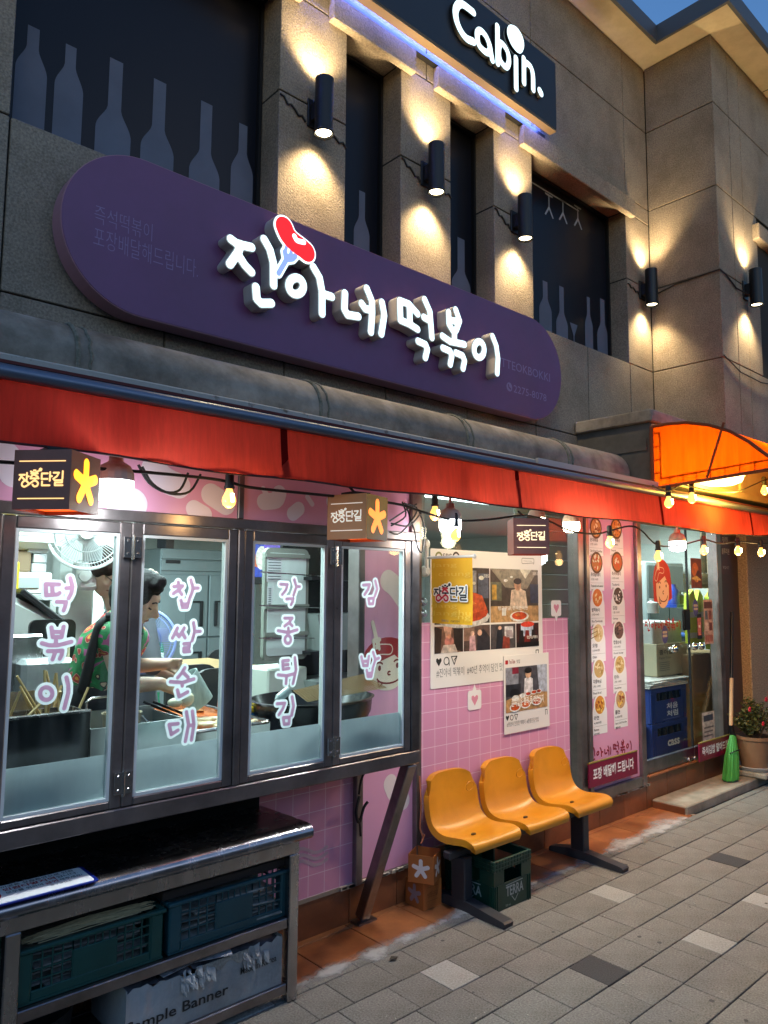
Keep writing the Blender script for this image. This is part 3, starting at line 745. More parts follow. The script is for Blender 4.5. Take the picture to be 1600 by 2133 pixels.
GL = [
 [st(zz1, (205,290),(265,335),(330,355),(420,375)), st(zz1, (305,345),(280,430),(195,550)), st(zz1, (290,465),(350,560),(418,632))],
 [st(zz1, (552,292),(612,400),(648,540),(650,770))], [st(zz1, (466,790),(474,910),(520,958),(625,957))],
 [smooth_pts([zz1(885+76*math.cos(t), 778+86*math.sin(t)) for t in np.linspace(0, 2*math.pi, 13)[:-1]], 3, True)],
 [st(zz1, (1065,582),(1128,690),(1155,840),(1155,1065)), st(zz1, (1160,860),(1255,890))],
 [st(zz2, (163,130),(158,270),(185,318),(280,333))], [st(zz2, (310,220),(340,265),(395,278)), st(zz2, (355,88),(400,200),(402,300),(390,468)), st(zz2, (488,210),(508,320),(482,485))],
 [st(zz2, (645,195),(650,365),(730,400),(800,445)), st(zz2, (645,195),(725,225),(800,310)), st(zz2, (727,230),(735,405))],
 [st(zz2, (855,340),(905,370)), st(zz2, (862,185),(908,290),(925,518))], [st(zz2, (805,550),(870,580),(886,620),(868,693))],
 [st(zz2, (1072,298),(1075,400),(1112,462),(1140,450),(1168,370),(1135,275)), st(zz2, (1078,365),(1160,378)), st(zz2, (1125,470),(1122,560)), st(zz2, (1018,505),(1085,552),(1210,578))],
 [st(zz2, (1022,610),(1085,637),(1100,680),(1086,752))], [st(zz2, (1137,652),(1195,677),(1212,720),(1198,788))],
 [smooth_pts([zz2(1340+44*math.cos(t), 623+70*math.sin(t)) for t in np.linspace(0, 2*math.pi, 13)[:-1]], 3, True)],
 [st(zz2, (1458,508),(1490,590),(1505,700),(1498,830))]]
LSIDE = M('letter_side', (.55, .50, .47), .5, dirt=.2)
LF = YF(LY)
for k, g_ in enumerate(GL):
    r_ = .0200
    lp = stroke_loops(g_, r_, cell=.005)
    pr = thing  # channel letter: side return plus lit face
    ch = MB(); loops_mesh(stroke_loops(g_, r_, grow=.004, cell=.005), LF, -.002, -.073, mb=ch); c_ = ch.build('channel_letter', LSIDE, ps)
    flat('lit_face', lp, LF, .0015, WHITE_E, c_)
# sausage on a fork emblem
E0 = [zz1(*q) for q in ((755,170),(790,250),(850,320),(930,380),(985,425))]
sau = [(smooth_pts(E0, 5), .050)]
fork = [(st(zz1, (695,650),(778,505)), .013), (st(zz1, (762,430),(770,475),(800,505),(840,500),(868,470)), .014), (st(zz1, (785,480),(815,490)), .018), (st(zz1, (762,430),(785,350)), .009), (st(zz1, (812,480),(835,395)), .009), (st(zz1, (868,470),(890,420)), .009)]
ch = MB(); loops_mesh(stroke_loops(sau+fork, .02, grow=.012, cell=.006), LF, .001, -.073, mb=ch); em_ = ch.build('emblem', LSIDE, ps)
flat('emblem_face', stroke_loops(sau+fork, .02, grow=.010, cell=.006), LF, .003, WHITE_E, em_)
flat('fork_print', stroke_loops(fork, .02, cell=.005), LF, .005, M('lit_blue_acrylic', (.2, .3, .6), .4, em=(.26, .36, .72), es=.8), em_)
flat('sausage_print', stroke_loops(sau, .02, grow=.001, cell=.005), LF, .0065, M('lit_red_acrylic', (.7, .02, .02), .4, em=(1, .01, .012), es=.95), em_)
flat('highlight_print', stroke_loops([(smooth_pts(st(zz1, (858,265),(885,310),(955,328)), 4), .013)], .01, cell=.004), LF, .008, WHITE_E, em_)
# small lettering on the sign
PTXT = M('faded_sign_print', (.30, .20, .36), .6)
def text_px(body, bl, tr, Y, mat, parent, off=.002, bold=0., keep=False, name='lettering', hpx=None):
    a = XZ(*bl, Y); b = XZ(*tr, Y)
    return text(body, YF(Y), a[0], a[1], b[0], b[1], mat, parent, off, bold, name, keep=keep)
def text_xz(body, px0, py0, px1, h, Y, mat, parent, off=.002, bold=0., name='lettering'):
    """baseline starts at photo pixel (px0,py0), ends at column px1; h in metres"""
    a = XZ(px0, py0, Y); b = XZ(px1, py0, Y)
    return text(body, YF(Y), a[0], a[1], b[0], a[1]+h, mat, parent, off, bold, name)
text_xz('즉석떡볶이', 196, 463, 318, .078, SY, PTXT, ps, .001, -.012)
text_xz('포장배달해드립니다.', 194, 512, 414, .085, SY, PTXT, ps, .001, -.012)
text_xz('TTEOKBOKKI', 1044, 763, 1145, .058, SY, PTXT, ps, .001, .0)
text_xz('2275-8078', 1070, 817, 1138, .05, SY, PTXT, ps, .001, .0)
a_, b_ = XZ(1061, 806, SY); 
flat('phone_badge', [ell(a_, b_, .03, .03, 18)[:-1]], fr, .001, PTXT, ps)
flat('phone_mark', stroke_loops([[(a_-.012, b_+.012), (a_-.006, b_-.004), (a_+.012, b_-.012)]], .0055, cell=.0015), fr, .0022, PURP, ps)

# ------------------------------------------------------------------ bar sign
cs = thing('bar_sign', 'dark rectangular sign with glowing white word Cabin above blue strip light', 'sign', (3.4, 3.06, 5.0))
CY_ = 2.95; x1, _ = XZ(1160, 270, CY_); z0 = XZ(1160, 270, CY_)[1]; z1 = XZ(1160, 134, CY_)[1]; x0 = .9
NAVY = M('navy_sign_panel', (.012, .016, .026), .45)
mb = MB(); mb.box(x0, x1, CY_, CY_+.05, z0, z1, bev=.003); mb.build('panel', NAVY, cs)
mb = MB(); mb.box(x0, x1, CY_+.004, CY_+.062, z0-.014, z0-.002); mb.build('lower_trim', M('bronze_trim', (.22, .15, .09), .5, .3), cs)
mb = MB(); mb.box(x0+.1, x1-.06, 3.004, 3.02, z0+.03, z0+.045); mb.build('blue_strip_light', M('blue_led', (.1, .15, .8), .4, em=(.12, .2, 1.0), es=100), cs)
mb = MB(); mb.box(x0, x1-.02, 3.04, 3.079, 5.00, 5.026); mb.box(x0+.3, x0+.4, 3.0, 3.079, z0+.1, z1-.1); mb.box(x1-.4, x1-.3, 3.0, 3.079, z0+.1, z1-.1); mb.build('bracket', BLACK, cs)
CF = YF(2.925)
def sp(n, *p, closed=False): return smooth_pts([zz3(*q) for q in p], n, closed)
CAB = [([sp(4, (437,170),(330,85),(260,52),(208,95),(190,180),(212,310),(270,440),(345,535),(437,578))], .031),
       ([sp(4, (492,470),(535,425),(605,490),(655,600),(672,690),(635,732),(575,695),(510,610), closed=True), st(zz3, (660,620),(702,835))], .028),
       ([st(zz3, (773,365),(776,880)), sp(4, (815,600),(870,640),(920,740),(932,860),(900,932),(845,890),(800,800),(792,690), closed=True)], .027),
       ([st(zz3, (1030,810),(1034,1230))], .028), ([st(zz3, (1140,815),(1142,1150)), sp(4, (1145,890),(1185,880),(1240,940),(1266,1050),(1270,1245))], .028),
       ([st(zz3, (1362,1262),(1378,1295))], .032)]
for g_, r_ in CAB:
    r_ *= .84
    ch = MB(); loops_mesh(stroke_loops(g_, r_, grow=.003, cell=.007), CF, -.001, -.022, mb=ch); c_ = ch.build('channel_letter', BLACK, cs)
    flat('lit_face', stroke_loops(g_, r_, cell=.006), CF, .002, WHITE_E, c_)
bl = sp(3, (965,342),(1035,375),(1095,455),(1135,560),(1140,665),(1100,742),(1040,720),(970,630),(922,520),(906,430),(922,362), closed=True)[:-1]
ch = MB(); loops_mesh([bl], CF, .002, -.022, mb=ch, ms=1); ch.build('lit_ball', [WHITE_E, BLACK], cs)

# ------------------------------------------------------------------ red awning
AY = 2.40
aw = thing('awning', 'long red cloth awning with blue-grey front bar across the shopfront', 'awning', (3, 2.42, 2.1))
REDC = cloth_glow('red_awning_cloth', '#ff5a46', .76, low=.78)
SEAM = cloth_glow('dark_red_seam', '#6e1616', .45)
def aw_z(x): return 2.125 + .005*math.sin(x*3.1) + .0035*math.sin(x*7.7+1) + .03*max(0, (x-5.6))
n = 220; xs = [-1.1+8.4*i/n for i in range(n+1)]
mb = MB(); rowsz = 7; v = []
for x in xs:
    zb_ = aw_z(x)
    for k in range(rowsz): 
        t = k/(rowsz-1); v.append((x, AY+(.006*math.sin(x*9+1.7*t)+.005*math.sin(x*23+3*t+1)+.004*math.sin(x*3.3))*t-.02*t, 2.335+(zb_-2.335)*t))
F = [(i*rowsz+k, i*rowsz+k+1, (i+1)*rowsz+k+1, (i+1)*rowsz+k) for i in range(n) for k in range(rowsz-1)]
mb.add(v, F); mb.build('valance', REDC, aw, smooth=True, recalc=False)
for px_ in (-250, 100, 588, 1075, 1372, 1558):
    x = W(px_, 1000, AY).x if px_ > 0 else .1
    if px_ == 100: continue
    v = [];
    for k in range(rowsz):
        t = k/(rowsz-1)
        for dx in (-.016, .016): v.append((x+dx, AY+.006*math.sin((x+dx)*9+1.7*t)*t-.02*t-.0022, 2.335+(aw_z(x)-2.335)*t))
    mb = MB(); mb.add(v, [(2*k, 2*k+1, 2*k+3, 2*k+2) for k in range(rowsz-1)]); mb.build('seam', SEAM, aw, recalc=False)
mb = MB(); mb.tube([(x, AY-.02+.006*math.sin(x*9+1.7), aw_z(x)) for x in xs], .004, 6); mb.build('hem', M('dark_hem', (.05, .015, .015), .8), aw, smooth=True)
BLUEG = M('blue_grey_bar', (.17, .20, .27), .35, .5, dirt=.15)
mb = MB(); mb.tube([(-1.1, AY-.012, 2.343), (7.3, AY-.012, 2.343)], .024, 14); mb.box(-1.1, 7.3, AY-.004, AY+.03, 2.332, 2.372, bev=.004); mb.build('front_bar', BLUEG, aw, smooth=True)
mb = MB(); mb.box(-1.1, 7.3, AY+.0, AY+.05, 2.374, 2.384); mb.build('cloth_roll', M('dark_red_cloth', (.12, .02, .018), .8), aw)
mb = MB(); mb.box(-1.1, 4.69, 2.455, 3.06, 2.372, 2.374); mb.box(4.735, 7.3, 2.435, 2.498, 2.374, 2.384); mb.build('awning_top', REDC, aw)
so_ = MB(); so_.box(-1.1, 7.4, 2.452, 3.06, 2.345, 2.368); so_.build('soffit_board', M('soffit_paint', (.52, .50, .47), .7, dirt=.2), aw)

# ------------------------------------------------------------------ orange canopy over the entrance
cp = thing('entrance_canopy', 'orange curved cloth canopy glowing over the entrance', 'canopy', (5.4, 2.46, 2.38))
ORC = cloth_glow('orange_canopy_cloth', '#ff7018', .66); ORD = M('dark_orange_piping', (.22, .05, .01), .7)
CX = 4.69
arc = []
for px_, py_ in ((1357, 889), (1390, 883), (1430, 880), (1475, 885), (1520, 898), (1560, 920), (1600, 950)):
    p = P(px_, py_, 0, CX); arc.append((p.y, p.z))
arc += [(1.62, 2.45), (1.56, 2.395)]
zlo = 2.385; ylo = arc[0][0]
def side(x, nm):
    m = MB(); top = [(x, y, z) for y, z in arc]; n_ = len(arc)
    v = []; K = 6
    for y, z in arc:
        zl = zlo + .055*(ylo-y)/.9
        for k in range(K+1): v.append((x, y, zl+(z-zl)*k/K))
    m.add(v, [(i*(K+1)+k, i*(K+1)+k+1, (i+1)*(K+1)+k+1, (i+1)*(K+1)+k) for i in range(n_-1) for k in range(K)]); m.build(nm, ORC, cp, recalc=False)
side(CX, 'side_panel'); side(8.2, 'side_panel')
m = MB(); v = []; nx_ = 14
for i in range(nx_+1):
    x = CX+(8.2-CX)*i/nx_
    for y, z in arc: v.append((x, y, z+.002))
m.add(v, [(i*len(arc)+k, i*len(arc)+k+1, (i+1)*len(arc)+k+1, (i+1)*len(arc)+k) for i in range(nx_) for k in range(len(arc)-1)]); m.build('roof_cloth', ORC, cp, recalc=False)
m = MB()
for x in (CX, 8.2):
    m.tube([(x, y, z) for y, z in arc], .011, 8); m.tube([(x, ylo, zlo), (x, 1.56, 2.44)], .011, 8); m.tube([(x, ylo, zlo-.01), (x, ylo, arc[0][1])], .012, 8)
    m.tube([(x+.01, ylo-.06, zlo+.05), (x+.01, ylo-.06, arc[0][1]-.05)], .006, 6); m.tube([(x+.01, ylo-.06, zlo+.06), (x+.01, 1.6, zlo+.11)], .006, 6)
    yy = 2.06; zz = 2.43; m.tube([(x-.004, 2.10, 2.42), (x-.004, 1.98, 2.76)], .008, 6)
    for k in range(4): m.tube([(x+.004, ylo, zlo+.1+.09*k), (x+.01, ylo-.06, zlo+.1+.09*k)], .005, 5)
    for k in range(9): yv = ylo-.12-.09*k; m.tube([(x+.004, yv, zlo+.02+.05*k*.1), (x+.01, yv, zlo+.075+.05*k*.1)], .004, 5)
m.tube([(CX, 1.56, 2.42), (8.2, 1.56, 2.42)], .012, 8); m.build('canopy_frame', ORD, cp, smooth=True)
cl = thing('ceiling_lamp', 'round white ceiling lamp under the orange canopy', 'ceiling lamp', (5.60, 2.30, 2.50))
q = P(1502, 1008, 2, 2.47)
m = MB(); m.lathe([(0, -.03), (.09, -.028), (.135, -.012), (.15, .01), (.15, .03), (0, .03)], (q.x, q.y, 2.49), 28); m.build('diffuser', M('lit_diffuser', (1, .9, .7), .4, em=(1, .75, .36), es=4), cl, smooth=True)
m = MB(); m.lathe([(0, .03), (.16, .03), (.16, .045), (0, .045)], (q.x, q.y, 2.49), 28); m.tube([(q.x, q.y, 2.53), (q.x, q.y, 2.70)], .01, 8); m.build('base', WHITEP, cl)
light('POINT', (q.x, q.y-.12, 2.36), 52, (1, .58, .07), cl, size=.12)

# ------------------------------------------------------------------ lanterns
MAROON = M('lantern_paper', (.30, .115, .088), .45, var=.12, vscale=5)
COPPER = M('lantern_copper', (.42, .17, .05), .42, var=.1, vscale=5)
AST = M('lit_yellow_star', (1, .5, .05), .4, em=(1.0, .42, .015), es=1.7)
ASTO = M('lit_orange_star', (1, .4, .1), .4, em=(1.0, .22, .03), es=.95)
def ast_strokes(s): return [[(0, 0), (s*.47*math.sin(RAD(a)), s*.47*math.cos(RAD(a)))] for a in (0, 72, 144, 216, 288)]
LOGO = '장충단길'
def logo_strokes():
    """hand-built word mark strokes in a 4 x 1 box"""
    S_ = []
    S_ += [[(.05, .85), (.5, .85)], [(.28, .85), (.05, .45)], [(.28, .65), (.5, .45)], [(.68, 1.0), (.68, .42)], [(.68, .72), (.85, .72)]]
    S_ += [smooth_pts([(.9, .12), (.6, .38), (.35, .25), (.3, .0), (.55, -.12), (.95, .12), (1.35, .38), (1.65, .2), (1.6, -.05), (1.35, -.1), (1.2, .05)], 3)]
    S_ += [[(1.05, .95), (1.6, .95)], [(1.32, .95), (1.02, .68)], [(1.32, .85), (1.62, .68)], [(1.25, 1.2), (1.4, 1.2)], [(1.0, .55), (1.7, .55)], [(1.35, .55), (1.4, .36)], [(1.0, 1.12), (1.3, .98)], [(1.65, 1.15), (1.36, .98)]]
    S_ += [[(2.45, .95), (1.95, .95), (1.95, .5), (2.45, .5)], [(2.65, 1.05), (2.65, .35)], [(2.65, .72), (2.82, .72)], [(2.0, .3), (2.0, -.02), (2.65, -.02)]]
    S_ += [[(2.95, 1.0), (3.4, 1.0), (3.25, .72), (2.95, .5)], [(3.72, 1.12), (3.72, .5)], [(3.05, .38), (3.7, .38), (3.7, .2), (3.1, .2), (3.1, -.02), (3.75, -.02)]]
    S_ += [[(1.82, 1.35), (1.82, 1.2)], [(1.74, 1.3), (1.9, 1.3)], [(1.77, 1.2), (1.82, 1.28), (1.87, 1.2)]]
    return S_
def put_logo(fr, x0, z0, w, mat, parent, off, r=.055, grow=0., name='lettering', hk=1.0):
    k = w/3.9; s_ = [[(x0+a*k, z0+(b+.12)*k*hk) for a, b in t_] for t_ in logo_strokes()]
    return flat(name, stroke_loops(s_, r*k, grow=grow, cell=max(k*.03, .0009)), fr, off, mat, parent)
def lantern(cx_, cy_, zt_, ang, label, m1, m2, tm, am, size=.19):
    L_ = thing('lantern', label, 'lantern', (cx_, cy_, zt_-size), 'square hanging lanterns along the awning')
    h = size/2; Rz = Matrix.Rotation(ang, 3, 'Z'); C0 = Vector((cx_, cy_, zt_-h))
    n1 = Rz @ Vector((0, -1, 0)); n2 = Rz @ Vector((1, 0, 0))   # word face, star face
    t = .004
    def side_(nv, mat, nm):
        u = Vector((0, 0, 1)).cross(nv); R3 = Matrix((u, nv, Vector((0, 0, 1)))).transposed()
        MB().obox(C0+nv*(h-t/2), (size-.0004 if abs(nv.dot(n1)) > .5 else size-2*t-.0006, t, size), R3, 0).build(nm, mat, L_)
    side_(n1, m1, 'word_side'); side_(-n1, m1, 'word_side'); side_(n2, m2, 'star_side'); side_(-n2, m2, 'star_side')
    MB().obox(C0+Vector((0, 0, h-.004)), (size*.93, size*.93, .004), Rz).build('lid', m1, L_)
    MB().obox(C0-Vector((0, 0, h-.014)), (size*.93, size*.93, .004), Rz).build('glowing_base', M('lantern_glow', (.9, .2, .03), .5, em=(1, .13, .015), es=1.1), L_)
    for nv, kind in ((n1, 0), (n2, 1)):
        u = Vector((0, 0, 1)).cross(nv); fr_ = FR(C0+nv*h, u, (0, 0, 1), nv)
        if kind == 0:
            put_logo(fr_, -size*.40, -.022, size*.8, tm, L_, .001, r=.075)
            for z in (.056, -.058): flat('rule', stroke_loops([[(-size*.4, z), (size*.4, z)]], .0017, cell=.0012), fr_, .001, tm, L_)
        else: flat('star', stroke_loops(ast_strokes(size*.72), .0165, cell=.004), fr_, .001, am, L_)
    m = MB(); m.box(cx_-.045, cx_+.045, cy_-.03, cy_+.06, zt_, zt_+.018); m.tube([(cx_, cy_+.02, zt_+.018), (cx_, cy_+.06, zt_+.05)], .006, 6); m.build('hanger', BLACK, L_)
    return L_
lantern(.795, 2.40, 2.112, RAD(-48), 'dark maroon cube lantern with brightly lit yellow star, at the left end of the awning', MAROON, MAROON, BRASSLIT, AST, .182)
lantern(2.06, 2.44, 2.095, RAD(-32-38), 'copper faced cube lantern with orange star, above the window reading gimbap', COPPER, M('lantern_dark', (.035, .014, .012), .45), C('#f4ead8', .5, .35), ASTO)
lantern(3.205, 2.40, 2.068, RAD(-42), 'dark maroon cube lantern showing only its word side, above the white poster', MAROON, MAROON, M('lit_pale_gold', (.8, .7, .5), .4, em=(1, .78, .42), es=1.0), AST, .185)

# ------------------------------------------------------------------ led globes, string bulbs, cables
def led(px, py, Y, d, label, warm=False, e=14, aim=(0, -.45, -1), ang=158):
    p = W(px, py, Y); L_ = thing('led_globe_lamp', label, 'bulb', (p.x, p.y, p.z+d*.9), 'white led globes under the awning'); r = d/2
    m = MB(); m.lathe([(0, -.62*d), (r*.62, -.60*d), (r*.92, -.50*d), (r, -.36*d), (r, .0)], p, 24); m.build('diffuser', LEDW if not warm else M('led_warm', (1, .9, .7), .3, em=(1, .88, .6), es=20), L_, smooth=True)
    m = MB(); m.lathe([(r*1.02, .0), (r*1.0, .2*d), (r*.8, .42*d), (r*.4, .54*d), (r*.36, .75*d), (0, .75*d)], p, 18); m.build('heat_sink', M('led_body', (.62, .50, .42), .5), L_)
    z1 = 2.34
    if p.z+.75*d < z1: m = MB(); m.tube([(p.x, p.y, p.z+.74*d), (p.x, p.y, z1)], .008, 6); m.build('socket', WHITEP, L_)
    light('SPOT', (p.x, p.y-.01, p.z-.68*d), e*2.3, (.86, .95, 1) if not warm else (1, .86, .58), L_, size=r, to=aim, ang=ang, blend=.5)
    light('POINT', (p.x, p.y, p.z-.75*d), min(e*.32, 4.2) if not warm else e*.32, (.86, .95, 1) if not warm else (1, .86, .58), L_, size=r)
    return L_
led(240, 1002, 2.50, .125, 'bright white led globe hanging beside the leftmost lantern', e=13, aim=(0, -.9, -1), ang=125)
led(938, 1083, 2.50, .11, 'bright white led globe above the white poster, right of the tangled wires', e=15)
led(1411, 1128, 2.50, .115, 'bright white led globe hanging before the glass entrance door', e=15)
led(1118, 1079, 2.60, .10, 'warm white led globe half hidden behind the lantern that shows only its word side', True, e=8)
led(1190, 1088, 2.58, .10, 'warm white led globe above the pink menu board', True, e=8)
SB = 'warm filament bulbs on the string'
def string_bulb(px, py, Y, label, k=1.0, e=.6):
    p = W(px, py, Y); L_ = thing('string_bulb', label, 'bulb', (p.x, p.y, p.z-.07*k), SB)
    m = MB(); m.lathe([(0, .055), (.012, .055), (.016, .045), (.017, 0), (.02, -.002), (.02, -.012), (.0, -.012)], p, 14); m.build('socket', RUBBER, L_, smooth=True)
    m = MB(); m.lathe([(.012, -.012), (.014, -.022), (.025, -.045), (.027, -.058), (.023, -.072), (.012, -.083), (0, -.086)], p, 16); m.build('bulb_glass', BULB, L_, smooth=True)
    m = MB(); m.lathe([(0, -.03), (.006, -.032), (.007, -.062), (0, -.064)], p+Vector((0, -.024, 0)), 8); m.build('filament', FILAMENT, L_, smooth=True)
    light('POINT', (p.x, p.y, p.z-.11), e, (1, .60, .22), L_, size=.03)
    return p
BB = [(478, 1012, 'second bulb of the string, glowing amber between the first two lanterns'), (948, 1092, 'filament bulb right under the white led globe above the poster'),
      (1270, 1113, 'filament bulb hanging before the top of the pink menu board'), (1371, 1143, 'filament bulb just left of the led globe at the door'),
      (1466, 1132, 'filament bulb just right of the led globe at the door'), (1537, 1134, 'filament bulb before the granite pilaster, second from the right end of the string'), (1585, 1138, 'filament bulb at the right end of the string by the pilaster edge')]
pts = []
for a, b, l_ in BB: pts.append(string_bulb(a, b, 2.46, l_, 1.0, .6 if a < 1450 else (.6 if a < 1500 else 5.0)))
string_bulb(906, 1050, 2.62, 'small amber bulb up by the tangled wires, left of the led globe')
for a, b, l_ in ((1190+405/2, 1030, 'filament bulb at the left corner under the orange canopy'), (1441, 1022, 'filament bulb under the orange canopy left of the round ceiling lamp'), (1592, 1008, 'filament bulb under the orange canopy right of the round ceiling lamp')):
    string_bulb(a, b, 2.22, l_)
path = [(-30, 960), (205, 976), (330, 986), (430, 996), (478, 1004), (520, 1015), (640, 1028), (760, 1040), (838, 1052), (880, 1066), (948, 1084), (1020, 1082), (1090, 1074), (1140, 1084), (1190, 1106), (1240, 1112), (1270, 1106), (1310, 1096), (1335, 1104), (1371, 1136), (1420, 1135), (1466, 1124), (1500, 1132), (1537, 1128), (1585, 1132), (1620, 1130)]
m = MB(); m.tube(smooth_pts([tuple(W(a, b, 2.47)) for a, b in path], 4), .0058, 6)
m.solo('string_cable', CABLE, 'black cable of the light string sagging along the awning hem', 'cable', W(640, 1028, 2.47), smooth=True)
m = MB(); m.tube(smooth_pts([tuple(W(a, b, 2.2)) for a, b in ((1360, 1012), (1380, 1022), (1395, 1022), (1420, 1010), (1441, 1014), (1480, 1022), (1530, 1025), (1570, 1010), (1592, 1000), (1625, 990))], 4), .005, 6)
m.solo('canopy_cable', CABLE, 'black light string cable under the orange canopy', 'cable', W(1480, 1022, 2.2), smooth=True)
def wire(pts, Y, r, label, nm='loose_wire', mat=CABLE):
    m = MB()
    for pp in pts: m.tube(smooth_pts([tuple(W(a, b, Y+d)) for a, b, d in pp], 4), r, 6)
    return m.solo(nm, mat, label, 'wire', W(pts[0][0][0], pts[0][0][1], Y), smooth=True)
wire([[(288, 968, 0), (310, 1005, 0), (345, 1025, 0), (375, 1020, 0), (392, 985, 0)], [(296, 972, .02), (318, 1008, .02), (355, 1028, .02), (395, 1024, .02), (418, 988, .02)]], 2.56, .005, 'two loops of black wire hanging by the pink bean band')
wire([[(838, 1045, 0), (845, 1075, 0), (815, 1095, 0)], [(842, 1048, 0), (870, 1062, 0), (835, 1110, 0), (812, 1108, 0)], [(845, 1050, .02), (862, 1100, .02), (870, 1140, .02), (880, 1148, .02), (884, 1100, .02), (872, 1062, .02)], [(812, 1085, 0), (850, 1060, 0), (868, 1050, 0)], [(815, 1090, .01), (852, 1095, .01), (878, 1068, .01)]], 2.6, .0042, 'tangle of thin black wires at the corner of the counter cabinet')

# ------------------------------------------------------------------ shopfront at street level
F = 3.08; FF = YF(F)
def grid_mat():
    m = M('pink_grid_film', '#e0a0c0', .30); n = m.node_tree.nodes; l = m.node_tree.links.new; b = n['Principled BSDF']
    t = n.new('ShaderNodeTexCoord'); s = n.new('ShaderNodeSeparateXYZ'); l(t.outputs['Object'], s.inputs[0]); outs = []
    for k in ('X', 'Z'):
        mo_ = n.new('ShaderNodeMath'); mo_.operation = 'WRAP'; mo_.inputs[1].default_value = .1; mo_.inputs[2].default_value = 0; l(s.outputs[k], mo_.inputs[0])
        c_ = n.new('ShaderNodeMath'); c_.operation = 'LESS_THAN'; c_.inputs[1].default_value = .0035; l(mo_.outputs[0], c_.inputs[0]); outs.append(c_)
    a = n.new('ShaderNodeMath'); a.operation = 'MAXIMUM'; l(outs[0].outputs[0], a.inputs[0]); l(outs[1].outputs[0], a.inputs[1])
    x = n.new('ShaderNodeMix'); x.data_type = 'RGBA'; x.inputs[6].default_value = (*lin('#dc98b9'), 1); x.inputs[7].default_value = (*lin('#f0d0e0'), 1); l(a.outputs[0], x.inputs[0]); l(x.outputs[2], b.inputs['Base Color']); return m
GRID = grid_mat()
GLASS = glass_mat('window_glass', (.93, .97, .95), 1.0, .015)
EGLASS = glass_mat('side_glass', (.95, .98, .97), .3, .02)
DGLASS = glass_mat('smeared_glass', (.90, .97, .95), 1.0, .02, dirt=.05)
FROST = cloth_glow('frosted_film', (.78, .81, .82), .5, alpha=.06, streak=(1, 1, 1), low=.85)
sf = thing('shopfront', 'pink film covered glass shopfront with steel posts below the red awning', 'shopfront', (3.8, 3.1, .19))
m = MB()
def post(xa, xb, z0=.19, z1=2.345, y0=3.045, mat=FRAME): MB().box(xa, xb, y0, 3.14, z0, z1, bev=.004).build('post', mat, sf)
post(2.585, 2.63, .18); post(3.02, 3.062); post(4.662, 4.735); post(4.742, 4.785, .19, 2.345, 3.03); post(5.495, 5.56); post(6.945, 7.03, .25)
m = MB(); m.box(3.063, 4.661, 3.06, 3.13, .19, .235, bev=.003); m.box(4.786, 5.494, 3.05, 3.13, .19, .265, bev=.003); m.build('base_rail', STEEL_DARK, sf)
m = MB(); m.box(2.631, 7.2, 3.06, 3.14, 2.30, 2.344); m.build('head_rail', STEEL, sf)
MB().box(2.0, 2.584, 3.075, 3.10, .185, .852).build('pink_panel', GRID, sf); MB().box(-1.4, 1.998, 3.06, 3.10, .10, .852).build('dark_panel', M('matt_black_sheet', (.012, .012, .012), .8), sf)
MB().box(2.632, 3.018, 3.075, 3.10, .195, 2.299).build('pink_panel', PINK, sf)
zpk = XZ(1000, 1293, F)[1]
pg = MB(); pg.box(3.064, 4.660, 3.085, 3.092, .236, 2.299); pgo = pg.build('glass_pane', GLASS, sf)
MB().box(3.064, 4.560, 3.078, 3.0845, .237, zpk).build('pink_film', GRID, sf)
MB().box(4.787, 5.493, 3.075, 3.095, .267, 2.299).build('menu_panel', PINK, sf)
# white beans on the plain pink panel
BEAN = M('bean_print', '#ead9d8', .35)
def bean(fr, pts, r, off, parent, mat=BEAN): return flat('bean_print', stroke_loops([smooth_pts(pts, 4)], r, cell=r/6), fr, off, mat, parent)
bean(FF, [XZ(808, 1210, F), XZ(822, 1222, F), XZ(838, 1245, F)], .062, .0062, sf)
bean(FF, [XZ(812, 1632, F), XZ(820, 1650, F), XZ(838, 1668, F)], .05, .0062, sf)
flat('wave_print', stroke_loops([smooth_pts([XZ(585+k*13.5, 1778+j*13-k*1.6+6*math.sin(k*1.35+.6), F) for k in range(8)], 3) for j in range(3)], .008, cell=.003), FF, .0062, C('#c9a9b8'), sf)
